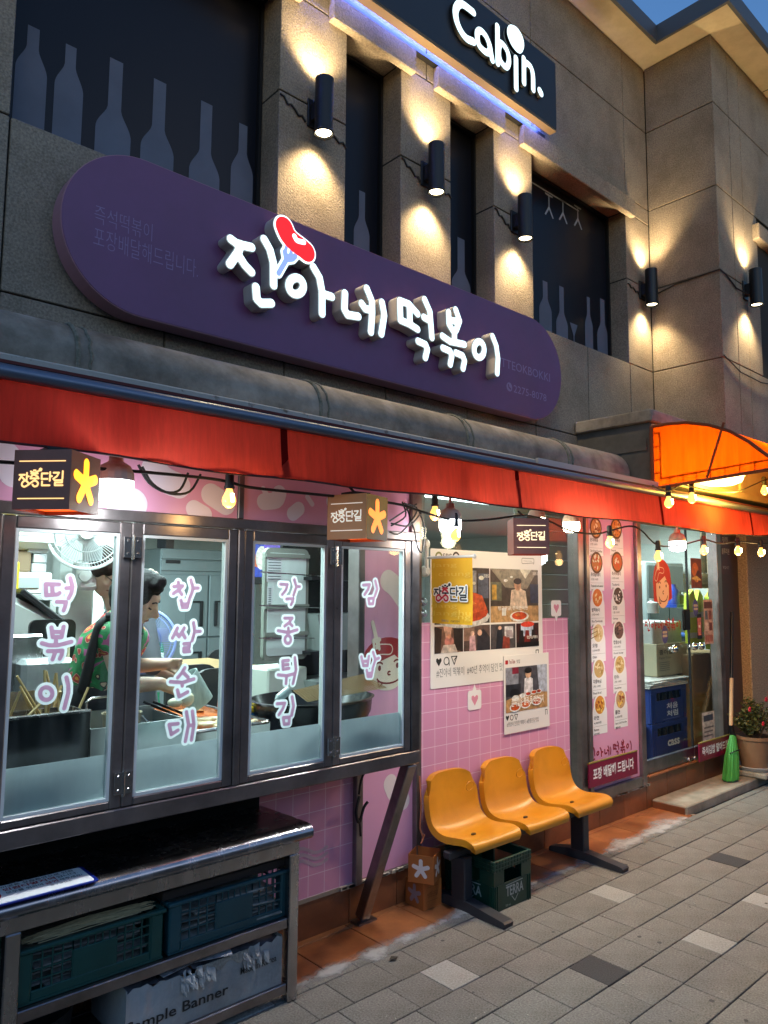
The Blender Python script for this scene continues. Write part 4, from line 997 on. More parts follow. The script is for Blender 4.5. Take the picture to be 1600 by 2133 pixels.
# girl emblem, in units of the head width
def girl(fr, cx_, cz_, s, par, off, hair, skin, ink, pale, ky=1.0):
    g_ = lambda a, b: (cx_+a*s, cz_+b*s*ky)
    def fl(nm, lp, o, mt): flat(nm, lp, fr, off+o, mt, par)
    fl('hair_print', [[g_(*q) for q in [(-.5, -.42), (-.52, .05)]+[(.5*math.cos(RAD(t)), .08+.46*math.sin(RAD(t))) for t in range(170, 5, -15)]+[(.52, .0), (.54, -.36), (.3, -.42), (-.2, -.46)]]], 0, hair)
    fl('face_print', [[g_(*q) for q in [(.14, .16), (.36, -.06)]+[(.0+.36*math.cos(RAD(t)), -.22+.36*math.sin(RAD(t))) for t in range(10, -196, -15)]+[(-.36, -.02), (-.1, .06)]]], .0008, skin)
    pr = [[g_(-.18+.07*math.cos(RAD(t)), -.03+.05*math.sin(RAD(t))) for t in range(20, 161, 28)], [g_(.2+.07*math.cos(RAD(t)), .0+.05*math.sin(RAD(t))) for t in range(20, 161, 28)],
          [g_(.03+.03*math.cos(RAD(t)), -.22+.035*math.sin(RAD(t))) for t in range(60, 301, 40)], [g_(.02+.24*math.cos(RAD(t)), -.30+.13*math.sin(RAD(t))) for t in range(190, 361, 17)],
          [g_(-.2, -.38), g_(-.19, -.47), g_(-.13, -.47), g_(-.12, -.41)]]
    fl('face_line', stroke_loops(pr, .014*s, cell=.004*s, discs=[(g_(-.17, -.1), .03*s, .042*s), (g_(.2, -.07), .03*s, .042*s)]), .0016, ink)
    sa = [g_(-.36, .1), g_(-.22, .28), g_(.02, .28)]
    fl('sausage_print', stroke_loops([smooth_pts(sa, 4)], .085*s, cell=.02*s), .0016, pale); fl('sausage_print', stroke_loops([smooth_pts(sa, 4)], .068*s, cell=.02*s), .0022, hair)
    fl('fork_print', stroke_loops([([g_(-.32, .86), g_(-.24, .52)], .035*s), ([g_(-.3, .46), g_(-.28, .3)], .024*s), ([g_(-.2, .48), g_(-.18, .3)], .024*s), ([g_(-.3, .48), g_(-.18, .5)], .035*s), ([g_(-.24, .5), g_(-.23, .32)], .02*s)], .03*s, cell=.01*s), .0028, pale)
gx, gz = XZ(806, 1388, F)
girl(FF, gx, gz+.02, .36, sf, .0062, C('#a8262c'), C('#ecd9c8'), C('#7a1c20'), C('#ecd9c8'), .72)

# white poster with photographs, on the pink glass
def poly(uv, x0, z0, x1, z1): return [(x0+(x1-x0)*u, z0+(z1-z0)*v) for u, v in uv]
def PH(h): return M('photo_print_'+h, h, .4, var=.38, vscale=26)
def pic(fr, x0, z0, x1, z1, off, par, bgc, items, nm='photo_print'):
    flat(nm, [rect(x0, z0, x1, z1)], fr, off, PH(bgc), par); k = off
    by = {}
    for i, it in enumerate(items):
        k += .00025
        kind, col = it[0], it[1]
        if kind == 'p': lp = [poly(it[2], x0, z0, x1, z1)]
        elif kind == 'r': a, b, c, d = it[2]; lp = [poly(rect(a, b, c, d), x0, z0, x1, z1)]
        else: a, b, c, d = it[2]; lp = [poly(ell(a, b, c, d, 14)[:-1], x0, z0, x1, z1)]
        flat('print_shape', lp, fr, k, PH(col), par)
PZ = 3.074; PFR = YF(PZ)
po = thing('poster', 'large white poster of food stall photographs on the pink glass, behind the yellow flag', 'poster', (3.7, 3.076, 1.1))
ax_, az_ = XZ(897, 1142, PZ); bx_, bz_ = XZ(1128, 1163, PZ); cz_ = XZ(898, 1436, PZ)[1]
m = MB(); m.box(ax_, bx_, PZ, PZ+.0035, cz_, az_); m.build('sheet', C('#ece6e2', .35), po)
lx = lambda px_: XZ(px_, 1250, PZ)[0]
zt_, zm_, zb_ = XZ(1021, 1184, PZ)[1], XZ(1021, 1297, PZ)[1], XZ(1021, 1353, PZ)[1]
pic(PFR, lx(905), zm_, lx(1019.5), zt_, .001, po, '#3a2f2c', [('p', '#6a5a50', [(0, 1), (.6, 1), (.2, .5), (0, .4)]), ('r', '#8d8a90', (.55, .55, .75, .95)), ('r', '#5b5f70', (.78, .45, .98, .9)), ('e', '#c9c4c0', (.5, .12, .5, .2)), ('e', '#b2401c', (.55, .2, .42, .18)), ('p', '#c8562a', [(.3, .3), (.5, .62), (.85, .5), (.95, .25), (.6, .15)]), ('p', '#e0803c', [(.5, .3), (.6, .45), (.75, .35)]), ('e', '#fff4d8', (.84, .82, .05, .04)), ('e', '#fff4d8', (.7, .72, .03, .03))])
pic(PFR, lx(1021.5), zm_, lx(1121), zt_, .001, po, '#4a3d34', [('p', '#8f8472', [(0, 1), (1, 1), (.75, .62), (.3, .65)]), ('p', '#d8d2c0', [(.6, 1), (.85, 1), (.72, .82)]), ('r', '#6b6a55', (0, .4, .22, .75)), ('r', '#c79a3e', (.03, .42, .12, .7)), ('r', '#2c3550', (.82, .35, 1, .72)), ('r', '#b99060', (0, 0, 1, .3)), ('p', '#d9c0a8', [(.38, .25), (.42, .6), (.6, .64), (.72, .58), (.76, .25)]), ('e', '#c89878', (.55, .7, .075, .11)), ('e', '#2a1c16', (.55, .77, .085, .06)), ('e', '#e8e2d8', (.58, .1, .2, .1)), ('e', '#c2481c', (.58, .11, .16, .075)), ('e', '#e08038', (.54, .13, .05, .03)), ('r', '#eee6da', (.22, .12, .30, .26)), ('e', '#fff6e0', (.3, .78, .04, .03)), ('e', '#fff6e0', (.42, .85, .03, .02))])
for i, (a, b, bgc, its) in enumerate(((905, 964, '#7c5a4a', [('p', '#d8a890', [(.3, 1), (.6, 1), (.55, .5), (.4, .5)]), ('p', '#2c221e', [(.65, .9), (1, 1), (1, 0), (.7, .1)]), ('p', '#3a2c26', [(0, 1), (.25, .9), (.2, 0), (0, 0)]), ('e', '#c07a70', (.5, .42, .16, .2)), ('p', '#d0c0b4', [(.2, 0), (.3, .3), (.7, .3), (.8, 0)]), ('e', '#e0a080', (.5, .62, .07, .09))]),
        (965.5, 1020, '#5a4640', [('r', '#8a6a5a', (0, .4, .4, 1)), ('p', '#2e2a30', [(.5, 0), (.5, .7), (.75, .85), (1, .5), (1, 0)]), ('e', '#caa08a', (.6, .7, .09, .12)), ('p', '#c49aa0', [(.2, 0), (.22, .6), (.42, .6), (.45, 0)]), ('e', '#d8b09a', (.32, .68, .07, .1))]),
        (1021.5, 1073, '#4a4446', [('r', '#c8c4c4', (.55, .4, .9, .9)), ('p', '#1e2028', [(.2, 0), (.25, .75), (.45, .8), (.5, 0)]), ('e', '#c8a08a', (.36, .85, .07, .08)), ('p', '#8a3a2c', [(.45, 0), (.5, .5), (.75, .5), (.75, 0)]), ('p', '#9a8c90', [(.6, .45), (.62, .75), (.85, .75), (.9, .45)])]),
        (1074.5, 1121, '#3a1a18', [('r', '#b8c4d8', (.2, .45, .75, .95)), ('e', '#d8402a', (.5, .95, .3, .12)), ('p', '#1c1414', [(.1, .2), (.15, .7), (.3, .7), (.32, .2)]), ('p', '#7a2018', [(.35, .2), (.4, .7), (.55, .7), (.6, .2)]), ('p', '#241818', [(.65, .2), (.68, .72), (.82, .7), (.88, .2)]), ('r', '#140e0e', (0, 0, 1, .2))]))):
    pic(PFR, lx(a), zb_, lx(b), zm_-.012, .001, po, bgc, its)
INK = C('#262626')
heart = lambda x, z, s: [[(x, z-s), (x-.9*s, z+.2*s), (x-.85*s, z+.7*s), (x-.45*s, z+.85*s), (x, z+.5*s), (x+.45*s, z+.85*s), (x+.85*s, z+.7*s), (x+.9*s, z+.2*s)]]
hx, hz = XZ(914, 1379, PZ); flat('heart_print', heart(hx, hz, .026), PFR, .001, INK, po)
hx, hz = XZ(930, 1377, PZ); flat('bubble_print', stroke_loops([ell(hx, hz, .022, .022)+[(hx+.024, hz-.026)]], .003, cell=.0015), PFR, .001, INK, po)
hx, hz = XZ(946, 1375, PZ); flat('arrow_print', stroke_loops([[(hx-.025, hz+.022), (hx+.025, hz+.022), (hx, hz-.026), (hx-.025, hz+.022)], [(hx, hz-.0), (hx+.022, hz+.02)]], .003, cell=.0015), PFR, .001, INK, po)
hx, hz = XZ(1119, 1360, PZ); flat('bookmark_print', stroke_loops([[(hx-.014, hz-.025), (hx-.014, hz+.02), (hx+.014, hz+.02), (hx+.014, hz-.025)]], .0028, cell=.0015), PFR, .001, INK, po)
text_xz('#진아네 떡볶이  #40년 추억이 담긴 맛', 909, 1412, 1047, .052, PZ, C('#3c3c3c'), po, .001, -.008)
text_xz('SBS', 922, 1163, 941, .03, PZ, C('#4a3c34'), po, .001, .01)
for a, col in ((914, '#8a8a52'), (950, '#4a3a36')):
    hx, hz = XZ(a, 1160, PZ); flat('logo_print', stroke_loops([ell(hx, hz, .026, .026, 16)], .006, cell=.002), PFR, .001, C(col), po)
a1 = XZ(1087, 1174, PZ); b1 = XZ(1112, 1164, PZ); flat('button_print', stroke_loops([rrect(a1[0], a1[1], b1[0], b1[1], .008)+[(b1[0], a1[1]+.008)]], .0022, cell=.0015), PFR, .001, C('#9a948f'), po)
text(('FOLLOW'), PFR, a1[0]+.02, a1[1]+.014, b1[0]-.02, b1[1]-.014, C('#9a948f'), po, .001)
for a, b, h_, nm in ((1030, 1284, .028, '탱글탱글, 쫀득쫀득한'), (1090, 1343, .022, '맛있어요 떡볶이')):
    text_xz(nm, a+6, b-12, a+68 if a == 1030 else a+28, h_, PZ, C('#f4efe6'), po, .0075, .012)
text_xz('SBS', 1006, 1203, 1017, .02, PZ, C('#e8e2da'), po, .0075); text_xz('SBS', 1108, 1198, 1119, .02, PZ, C('#e8e2da'), po, .0075)
# small poster
po2 = thing('poster', 'small white poster with one photo of bowls on a table, right of the seats', 'poster', (4.35, 3.07, .8))
PZ2 = 3.068; PF2 = YF(PZ2)
ax_, az_ = XZ(1049.5, 1371, PZ2); bx_, _ = XZ(1144, 1440, PZ2); cz_ = XZ(1050, 1531, PZ2)[1]
m = MB(); m.box(ax_, bx_, PZ2, PZ2+.0035, cz_, az_+.012); m.build('sheet', C('#e8e3e0', .35), po2)
lx2 = lambda px_: XZ(px_, 1440, PZ2)[0]
pic(PF2, lx2(1053.5), XZ(1100, 1478, PZ2)[1], lx2(1139.5), XZ(1100, 1387, PZ2)[1], .001, po2, '#4c4a52', [('r', '#8a8c98', (0, .55, .3, 1)), ('r', '#2a2a32', (.0, .35, .35, .62)), ('p', '#a8b0c0', [(.75, 1), (1, 1), (1, .3), (.8, .4)]), ('r', '#7a2034', (.15, .85, .3, 1)), ('p', '#b88c5c', [(0, 0), (1, 0), (1, .35), (.5, .42), (0, .28)]), ('p', '#d8d4d8', [(.42, .35), (.44, .72), (.55, .76), (.64, .7), (.64, .35)]), ('e', '#c8a080', (.53, .82, .07, .1)), ('e', '#1c1616', (.53, .9, .09, .07)), ('e', '#1a1a1e', (.2, .42, .12, .1)), ('e', '#f0ece4', (.22, .3, .09, .07)), ('e', '#f0ece4', (.38, .34, .07, .05)), ('e', '#e8e0d8', (.52, .36, .08, .05)), ('e', '#b03a1c', (.52, .365, .06, .035)), ('e', '#e8e0d8', (.66, .38, .08, .05)), ('e', '#c0441c', (.66, .385, .06, .035)), ('e', '#e8e0d8', (.78, .39, .07, .05)), ('e', '#a83818', (.78, .395, .05, .035)), ('e', '#f0e6dc', (.2, .1, .13, .1)), ('e', '#c2501c', (.2, .1, .1, .07)), ('e', '#f0e6dc', (.45, .14, .12, .1)), ('e', '#c8602c', (.45, .14, .1, .07)), ('e', '#f0e6dc', (.72, .17, .13, .1)), ('e', '#b8481c', (.72, .17, .1, .07))])
text_xz('쫀득함은 빨리 못 따라오지', 1064, 1473, 1131, .055, PZ2, C('#f7eee2'), po2, .0075, .02)
a1 = XZ(1055, 1381, PZ2); flat('play_badge', [rrect(a1[0]-.012, a1[1]-.01, a1[0]+.016, a1[1]+.016, .005)], PF2, .001, C('#a8141c'), po2)
text_xz('YouTube', 1060, 1383, 1073, .026, PZ2, C('#8a2a2a'), po2, .001, .01); text_xz('맛집', 1076, 1382, 1083, .024, PZ2, C('#4a4a4a'), po2, .001)
for a, lp in ((1057, 'h'), (1066, 'c'), (1075, 'a')):
    hx, hz = XZ(a, 1496-(a-1057)*.15, PZ2)
    if lp == 'h': flat('heart_print', heart(hx, hz, .018), PF2, .001, INK, po2)
    elif lp == 'c': flat('bubble_print', stroke_loops([ell(hx, hz, .015, .016)], .0024, cell=.0012), PF2, .001, INK, po2)
    else: flat('arrow_print', stroke_loops([[(hx-.017, hz+.015), (hx+.017, hz+.015), (hx, hz-.018), (hx-.017, hz+.015)]], .0024, cell=.0012), PF2, .001, INK, po2)
hx, hz = XZ(1138, 1482, PZ2); flat('bookmark_print', stroke_loops([[(hx-.01, hz-.018), (hx-.01, hz+.014), (hx+.01, hz+.014), (hx+.01, hz-.018)]], .0022, cell=.0012), PF2, .001, INK, po2)
text_xz('#쯔양이 인정한 떡볶이  #장충단길 맛집', 1056, 1515, 1122, .03, PZ2, C('#5a5656'), po2, .001, -.005)
# heart bubbles
for px_, py_, dn, lb in ((1159, 1267, -1, 'small white speech bubble sticker with pink heart beside the large poster'), (989, 1458, 1, 'white speech bubble sticker with pink heart above the left yellow seat')):
    x, z = XZ(px_, py_, 3.074); s = .062 if dn > 0 else .058
    b_ = thing('heart_sticker', lb, 'sticker', (x, 3.075, z-s), 'heart bubble stickers'); fr_ = YF(3.074)
    o_ = rrect(x-s, z-s*.95, x+s, z+s*.95, .018)
    k = s*.95*dn
    m = MB(); m.prism(o_, fr_, -.003, 0); m.prism([(x-.018, z+k*.98), (x+.018, z+k*.98), (x, z+k+.035*dn)], fr_, -.003, -.0004); m.build('bubble', C('#f1ecec', .4), b_)
    flat('heart_print', heart(x, z, .034), fr_, .0006, C('#dd8ea6'), b_)
# menu items
MF = 3.075; MFR = YF(MF)
c1, c2 = W(1244, 1245, MF).x, W(1287, 1241, MF).x; z0_ = W(1241, 1172, MF).z; pitch = (z0_-W(1250, 1468, MF).z)/4
CARD = C('#efeceb', .4); TX = C('#3a3634'); PLATE = C('#f3efe9', .35)
names = [('순대볶음', '오징어볶음'), ('즉석해물떡볶이', '즉석떡볶이'), ('쌀떡볶이', '김밥'), ('오뎅', '찹쌀순대'), ('각종튀김', '만두'), ('라면', '쫄면')]
eng = [('Stir-fried Sundae', 'Squid'), ('Tteokbokki with seafood', 'Tteokbokki'), ('Rice Tteokbokki', 'Gimbap'), ('Oden', 'Korean Sausage'), ('Fried food', 'Dumplings'), ('Ramen', 'Spicy Cold Noodles')]
prices = [('(1인분) 15,000원', '(1인분) 15,000원'), ('(1인분) 9,000원', '(1인분) 8,000원'), ('(1인분) 4,000원', '(1줄) 3,500원'), ('3,000원', '(1인분) 4,000원'), ('(개당) 1,000원', '(개당) 1,000원'), ('4,000원', '6,000원')]
fc = [('#c98a4a', '#d88838'), ('#c8702c', '#c25a1e'), ('#d8722a', '#4a3c34'), ('#d8c090', '#6a5048'), ('#c8a468', '#d2ae6c'), ('#d69038', '#c8a070')]
rnd = random.Random(5)
for r_ in range(6):
    for k, cx_ in enumerate((c1, c2)):
        zc_ = z0_+pitch*(1-r_)+(.012 if k else 0)
        ztop = zc_-.0; zbt = zc_-pitch*.80; hw = .098
        cd = [(cx_-hw, zbt), (cx_+hw, zbt), (cx_+hw, ztop-.06)]+[(cx_+hw*math.cos(RAD(t)), ztop-.06+.09*math.sin(RAD(t))) for t in range(15, 180, 15)]+[(cx_-hw, ztop-.06)]
        cd_ = [[(a, max(b, .5)) for a, b in cd]]
        flat('menu_card', cd_, MFR, .001, CARD, sf)
        if zc_ > 2.26: zc_ = 2.20
        flat('plate_print', [ell(cx_, zc_, .082, .082, 20)[:-1]], MFR, .0022, PLATE if (r_ > 1) else C('#5a3418'), sf)
        flat('dish_print', [ell(cx_, zc_, .066, .066, 18)[:-1]], MFR, .0030, C(fc[r_][k]), sf)
        m1, m2 = MB(), MB()
        for i in range(16):
            a = rnd.random()*6.28; d_ = .054*rnd.random()**.6; x_, z_ = cx_+d_*math.cos(a), zc_+d_*math.sin(a); rr_ = rnd.uniform(.008, .02); an = rnd.random()*3
            loops_mesh([[(x_+rr_*math.cos(t)*math.cos(an)-.5*rr_*math.sin(t)*math.sin(an), z_+rr_*math.cos(t)*math.sin(an)+.5*rr_*math.sin(t)*math.cos(an)) for t in np.linspace(0, 5.5, 7)]], MFR, .0036+i*.00012, mb=(m1 if i % 2 else m2))
        tp_ = m1.build('topping_print', C({0: '#f0dcb0', 1: '#f0e0c0', 2: '#f2d6a0' if k == 0 else '#f0ece4', 3: '#ecdcb8' if k == 0 else '#3c2c2a', 4: '#ecd8a8', 5: '#f2c860'}[r_]), sf, recalc=False); tp_['kind'] = 'stuff'; tp_ = m2.build('topping_print', C({0: '#8a4a20', 1: '#d8441c', 2: '#e08a3c' if k == 0 else '#221c1a', 3: '#c8a868' if k == 0 else '#a08070', 4: '#b08848', 5: '#9a4a1c'}[r_]), sf, recalc=False); tp_['kind'] = 'stuff'
        x0, x1_ = cx_-hw*.82, cx_+hw*.82
        nm = names[r_][k]; wn = min(1, .2+.16*len(nm)); zz_ = zbt+pitch*.80*.50
        text(nm, MFR, x0, zz_, x0+(x1_-x0)*wn*.8, zz_+.03, TX, sf, .0018, .015, name='menu_text')
        text(prices[r_][k], MFR, x0, zz_-.03, x0+(x1_-x0)*.6, zz_-.012, TX, sf, .0018, .005, name='menu_text')
        flat('menu_rule', [rect(cx_-hw*.9, zz_-.048, cx_+hw*.9, zz_-.0455)], MFR, .0018, C('#b8b2b0'), sf)
        text(eng[r_][k], MFR, x0, zz_-.078, x0+(x1_-x0)*min(1, .05*len(eng[r_][k])+.15), zz_-.06, TX, sf, .0018, .01, name='menu_text')
        text(nm, MFR, x0, zz_-.108, x0+(x1_-x0)*.42, zz_-.092, TX, sf, .0018, .01, name='menu_text')
m = MB()      # skewers of the oden picture
for k in range(3): m.tube([(c1-.22+.015*k, MF-.006, z0_-pitch*2+.0-.03*k), (c1-.02, MF-.006, z0_-pitch*2+.045-.03*k)], .003, 5)
m.build('skewer_print', C('#8a6a3c'), sf)
# brush shop name, reusing the sign's strokes
gx0 = min(p[0] for g_ in GL for s_ in g_ for p in s_); gx1 = max(p[0] for g_ in GL for s_ in g_ for p in s_); gz0 = min(p[1] for g_ in GL for s_ in g_ for p in s_)
def shop_name(fr, x0, z0, w, par, off, mat, r=.012, kz=1.0):
    k = w/(gx1-gx0)
    return flat('brush_name', stroke_loops([[(x0+(a-gx0)*k, z0+(b-gz0)*k*kz) for a, b in s_] for g_ in GL for s_ in g_], r*k, cell=.0045*k+.0004), fr, off, mat, par)
BRUSH = C('#8c1428')
shop_name(MFR, W(1228, 1597, MF).x, W(1230, 1597, MF).z+.035, W(1316, 1590, MF).x-W(1228, 1590, MF).x, sf, .001, BRUSH, .020, .9)
# burgundy boards
BURG = C('#7c1038', .35)
def board(px0, py0, px1, hgt, Y, txt, label, nm='notice_board', x1=None, ink='#f3eeee'):
    a = XZ(px0, py0, Y); xb = x1 or XZ(px1, py0, Y)[0]
    b_ = thing(nm, label, 'sign', (a[0], Y, a[1]), 'burgundy boards'); fr_ = YF(Y)
    m = MB(); m.box(a[0], xb, Y, Y+.012, a[1], a[1]+hgt, bev=.002); m.build('board', BURG, b_)
    m = MB(); m.box(a[0], xb, Y-.002, Y+.010, a[1]+hgt+.0005, a[1]+hgt+.009); m.build('gold_edge', C('#8a7a3a'), b_)
    text(txt, fr_, a[0]+.05, a[1]+hgt*.28, xb-.06, a[1]+hgt*.78, C(ink), b_, .001, .03); return b_
board(1228, 1643, 1330, .165, 3.02, '포장 배달해 드립니다', 'burgundy board with white Korean lettering under the pink menu')
board(1458, 1588, 1530, .15, 3.01, '즉석김밥 말아드립니다', 'burgundy board with white Korean lettering at the door foot, partly behind the broom', x1=W(1525, 1575, 3.01).x+.12)

# yellow flag on its wall bracket
fx = 3.13
fg = thing('flag_banner', 'yellow hanging flag banner with black and red Korean word mark, in front of the poster', 'flag', (fx, 3.0, 1.5))
q0, q1 = P(899, 1163, 0, fx), P(984, 1160, 0, fx); zb0 = P(899, 1298, 0, fx).z
y0_, y1_ = q0.y, q1.y; FLR = FR((fx, y0_, 0), (0, -1, 0), (0, 0, 1), (-1, 0, 0)); fw = y0_-y1_; zt2 = q0.z
YEL = M('yellow_flag', '#e0ab1c', .6, var=.05, vscale=6)
m = MB(); v = []; n_ = 14; K = 8
for i in range(n_+1):
    for k in range(K+1):
        t = k/K; v.append((fx+.007*math.sin(i*.55+t*2)*t, y0_-fw*i/n_, zt2-(zt2-zb0)*t))
m.add(v, [(i*(K+1)+k, i*(K+1)+k+1, (i+1)*(K+1)+k+1, (i+1)*(K+1)+k) for i in range(n_) for k in range(K)]); m.build('cloth', YEL, fg, smooth='all', recalc=False)
m = MB(); m.tube([(fx, y0_+.055, zt2+.004), (fx, y1_-.012, zt2+.004)], .008, 10); m.ball((fx, y1_-.016, zt2+.004), .014); m.build('rod', WHITEP, fg, smooth=True)
m = MB(); m.box(fx-.012, fx+.012, y0_+.03, y0_+.05, zt2-.07, zt2+.075, bev=.004)
for dz in (-.075, .085): m.lathe([(.0, 0), (.034, 0), (.032, .02), (.018, .034), (0, .034)], (fx, y0_+.062, zt2+dz), 16, axis=(0, -1, 0))
m.build('suction_bracket', M('cream_plastic', (.66, .63, .55), .35), fg, smooth=True)
put_logo(FLR, fw*.1, zt2-.245, fw*.82, C('#f3efe4'), fg, .010, r=.13, grow=.003)
put_logo(FLR, fw*.1, zt2-.245, fw*.82, C('#20262e'), fg, .0112, r=.07)
k = fw*.82/3.9
flat('red_swirl', stroke_loops([[(fw*.1+a*k, zt2-.245+(b+.12)*k) for a, b in s_] for s_ in [smooth_pts([(.9, .12), (.6, .38), (.35, .25), (.3, .0), (.55, -.12), (.95, .12), (1.35, .38), (1.65, .2), (1.6, -.05), (1.35, -.1), (1.2, .05)], 3), [(1.05, .95), (1.6, .95)], [(1.32, .95), (1.02, .68)], [(1.32, .85), (1.62, .68)]]], .085*k, cell=.002), FLR, .0124, C('#c22a38'), fg)
for tx_, a, b, h_ in (('Jang', .02, .035, .05), ('chung', .2, .095, .06), ('dang', .02, .32, .05), ('Jang', .02, .37, .055), ('chu', .55, .36, .05), ('ng', .68, .40, .045)):
    fk = (zt2-zb0)/.46; text(tx_, FLR, fw*a, zt2-(b+h_*.75)*fk, fw*min(.98, a+.16*len(tx_)), zt2-b*fk, C('#e6bd48'), fg, .009, .0)
text('장충단길', FLR, fw*.28, zb0+.012, fw*.45, zb0+.024, C('#2a5a9a'), fg, .009); text('서울특별시', FLR, fw*.5, zb0+.012, fw*.72, zb0+.024, C('#33322e'), fg, .009)

# ------------------------------------------------------------------ glass entrance door
dr = thing('entrance_door', 'double glass entrance door with steel frame, stickers and a black lock', 'door', (6.2, 3.1, .25))
DL, DS, DR_ = 5.562, W(1440, 1400, F).x, 6.943
m = MB()
for a, b in ((DL, DS-.003), (DS+.003, DR_)):
    MB().box(a, b, 3.075, 3.105, .255, .36, bev=.003).build('bottom_rail', STEEL_DARK, dr)
    MB().box(a, b, 3.075, 3.105, 2.24, 2.298, bev=.003).build('top_rail', STEEL_DARK, dr)
    MB().box(a, b, 3.086, 3.094, .361, 2.239).build('glass_pane', GLASS, dr)
m = MB(); m.box(DS-.004, DS+.004, 3.08, 3.10, .361, 2.239); m.build('edge_seal', BLACK, dr)
q = W(1431, 1291, 3.06); m = MB(); m.box(q.x-.05, q.x+.05, 3.05, 3.084, q.z-.09, q.z+.09, bev=.012); m.build('lock', M('gloss_black', (.01, .01, .011), .15), dr)
for px_, py_ in ((1405, 1352), (1447, 1347), (1461, 1346)):
    q = W(px_, py_, 3.03); m = MB(); m.ball((q.x, 3.03, q.z), .032, 14, 10); m.tube([(q.x, 3.05, q.z), (q.x, 3.085, q.z)], .013, 10); m.build('knob', M('polished_steel', (.75, .72, .68), .12, 1.), dr, smooth='all')
for px_, py_ in ((1437, 1583), (1449, 1580)):
    q = W(px_, py_, 3.07); m = MB(); m.lathe([(0, 0), (.022, 0), (.02, .012), (0, .014)], (q.x, 3.075, q.z), 16, axis=(0, -1, 0)); m.build('bolt_cap', STEEL, dr)
DFR = YF(3.085)
gx, gz = XZ(1380, 1224, 3.085); girl(DFR, gx, gz+.04, .30, dr, .001, C('#c0301c'), C('#f0c09a'), C('#6a1a14'), C('#f4dcc0'), 1.22)
shop_name(DFR, XZ(1344, 1310, 3.085)[0], XZ(1344, 1316, 3.085)[1], .60, dr, .001, C('#a8221c'), .020, .9)
for px_, py_ in ((1385, 1322), (1449, 1266)):
    x, z = XZ(px_, py_, 3.085); flat('round_sticker', [ell(x, z, .052, .075, 18)[:-1]], DFR, .001, C('#4a4a80'), dr); flat('sticker_print', stroke_loops([[(x-.03, z+.02), (x+.03, z+.02)], [(x-.03, z-.01), (x+.03, z-.01)]], .01, cell=.003), DFR, .0018, C('#b8a890'), dr)
x, z = XZ(1451, 1193, 3.085); pic(DFR, x-.11, z-.14, x+.10, z+.13, .001, dr, '#7a3a1c', [('e', '#c06428', (.4, .6, .3, .25)), ('e', '#5a2412', (.7, .4, .25, .2)), ('e', '#d88a40', (.5, .3, .2, .1)), ('p', '#e0b060', [(.1, .35), (.5, .42), (.9, .3), (.9, .26), (.1, .3)])], 'photo_sticker')
x, z = XZ(1512, 1155, 3.085); pic(DFR, x-.115, z-.19, x+.10, z+.24, .001, dr, '#58302c', [], 'hours_sticker')
text('맛집', DFR, x-.07, z+.10, x+.05, z+.17, C('#d8c8c0'), dr, .002, .02); text('블루리본', DFR, x-.09, z+.0, x+.08, z+.06, C('#d8c8c0'), dr, .002, .02); text('영업시간', DFR, x-.08, z-.14, x+.06, z-.11, C('#c8b8b0'), dr, .002)
x, z = XZ(1476, 1295, 3.085); pic(DFR, x-.09, z-.20, x+.09, z+.20, .001, dr, '#caa08c', [('r', '#6a3a30', (.05, .8, .95, .95)), ('r', '#5c6470', (.12, .55, .42, .75)), ('r', '#8a4a40', (.52, .55, .85, .75)), ('r', '#e0c0b0', (.1, .3, .45, .48)), ('r', '#7a3a34', (.55, .3, .88, .48)), ('r', '#b06a5a', (.1, .05, .9, .2))], 'notice_sticker')
x, z = XZ(1457, 1305, 3.085); pic(DFR, x-.045, z-.11, x+.045, z+.11, .001, dr, '#20181a', [('r', '#c06a60', (.1, .15, .9, .85)), ('r', '#f0d0c8', (.3, .45, .7, .55))], 'notice_sticker')
x, z = XZ(1478, 1535, 3.085); pic(DFR, x-.13, z-.22, x+.11, z+.22, .001, dr, '#bdb3a6', [('r', '#3a4250', (.12, .82, .88, .94)), ('r', '#6a6460', (.12, .68, .9, .71)), ('r', '#6a6460', (.12, .6, .85, .63)), ('r', '#6a6460', (.12, .52, .8, .55)), ('e', '#8a9a80', (.35, .25, .12, .1)), ('e', '#4a4a4a', (.75, .25, .1, .09))], 'notice_sticker')
# granite pilaster and the dark door at its right
GRAN = M('orange_granite', (.30, .17, .08), .6, col2=(.62, .42, .24), vscale=70, thr=(.36, .62), bump=.2, bscale=90)
m = MB(); m.box(7.5, 8.07, 3.0, 3.4, .06, 2.44, bev=.006); m.solo('granite_pilaster', GRAN, 'speckled orange granite pilaster right of the glass door, behind the potted shrub', 'pilaster', (7.8, 3.2, .06))
m = MB(); m.box(7.03, 7.498, 3.09, 3.13, .06, 2.44); m.build('side_panel', M('brown_panel', (.09, .05, .035), .5), sf)
dd = thing('brown_door', 'dark brown panelled door at the right edge beyond the granite pilaster', 'door', (8.6, 3.1, .06))
MB().box(8.08, 9.3, 3.09, 3.15, .06, 2.44).build('leaf', M('brown_wood', (.075, .035, .022), .45, var=.2, vscale=5), dd)
m = MB(); m.box(8.2, 8.6, 3.075, 3.092, 1.55, 1.75, bev=.004); m.box(8.2, 9.2, 3.075, 3.092, .3, 1.1, bev=.004); m.build('panel_mould', M('brown_wood', ()), dd)

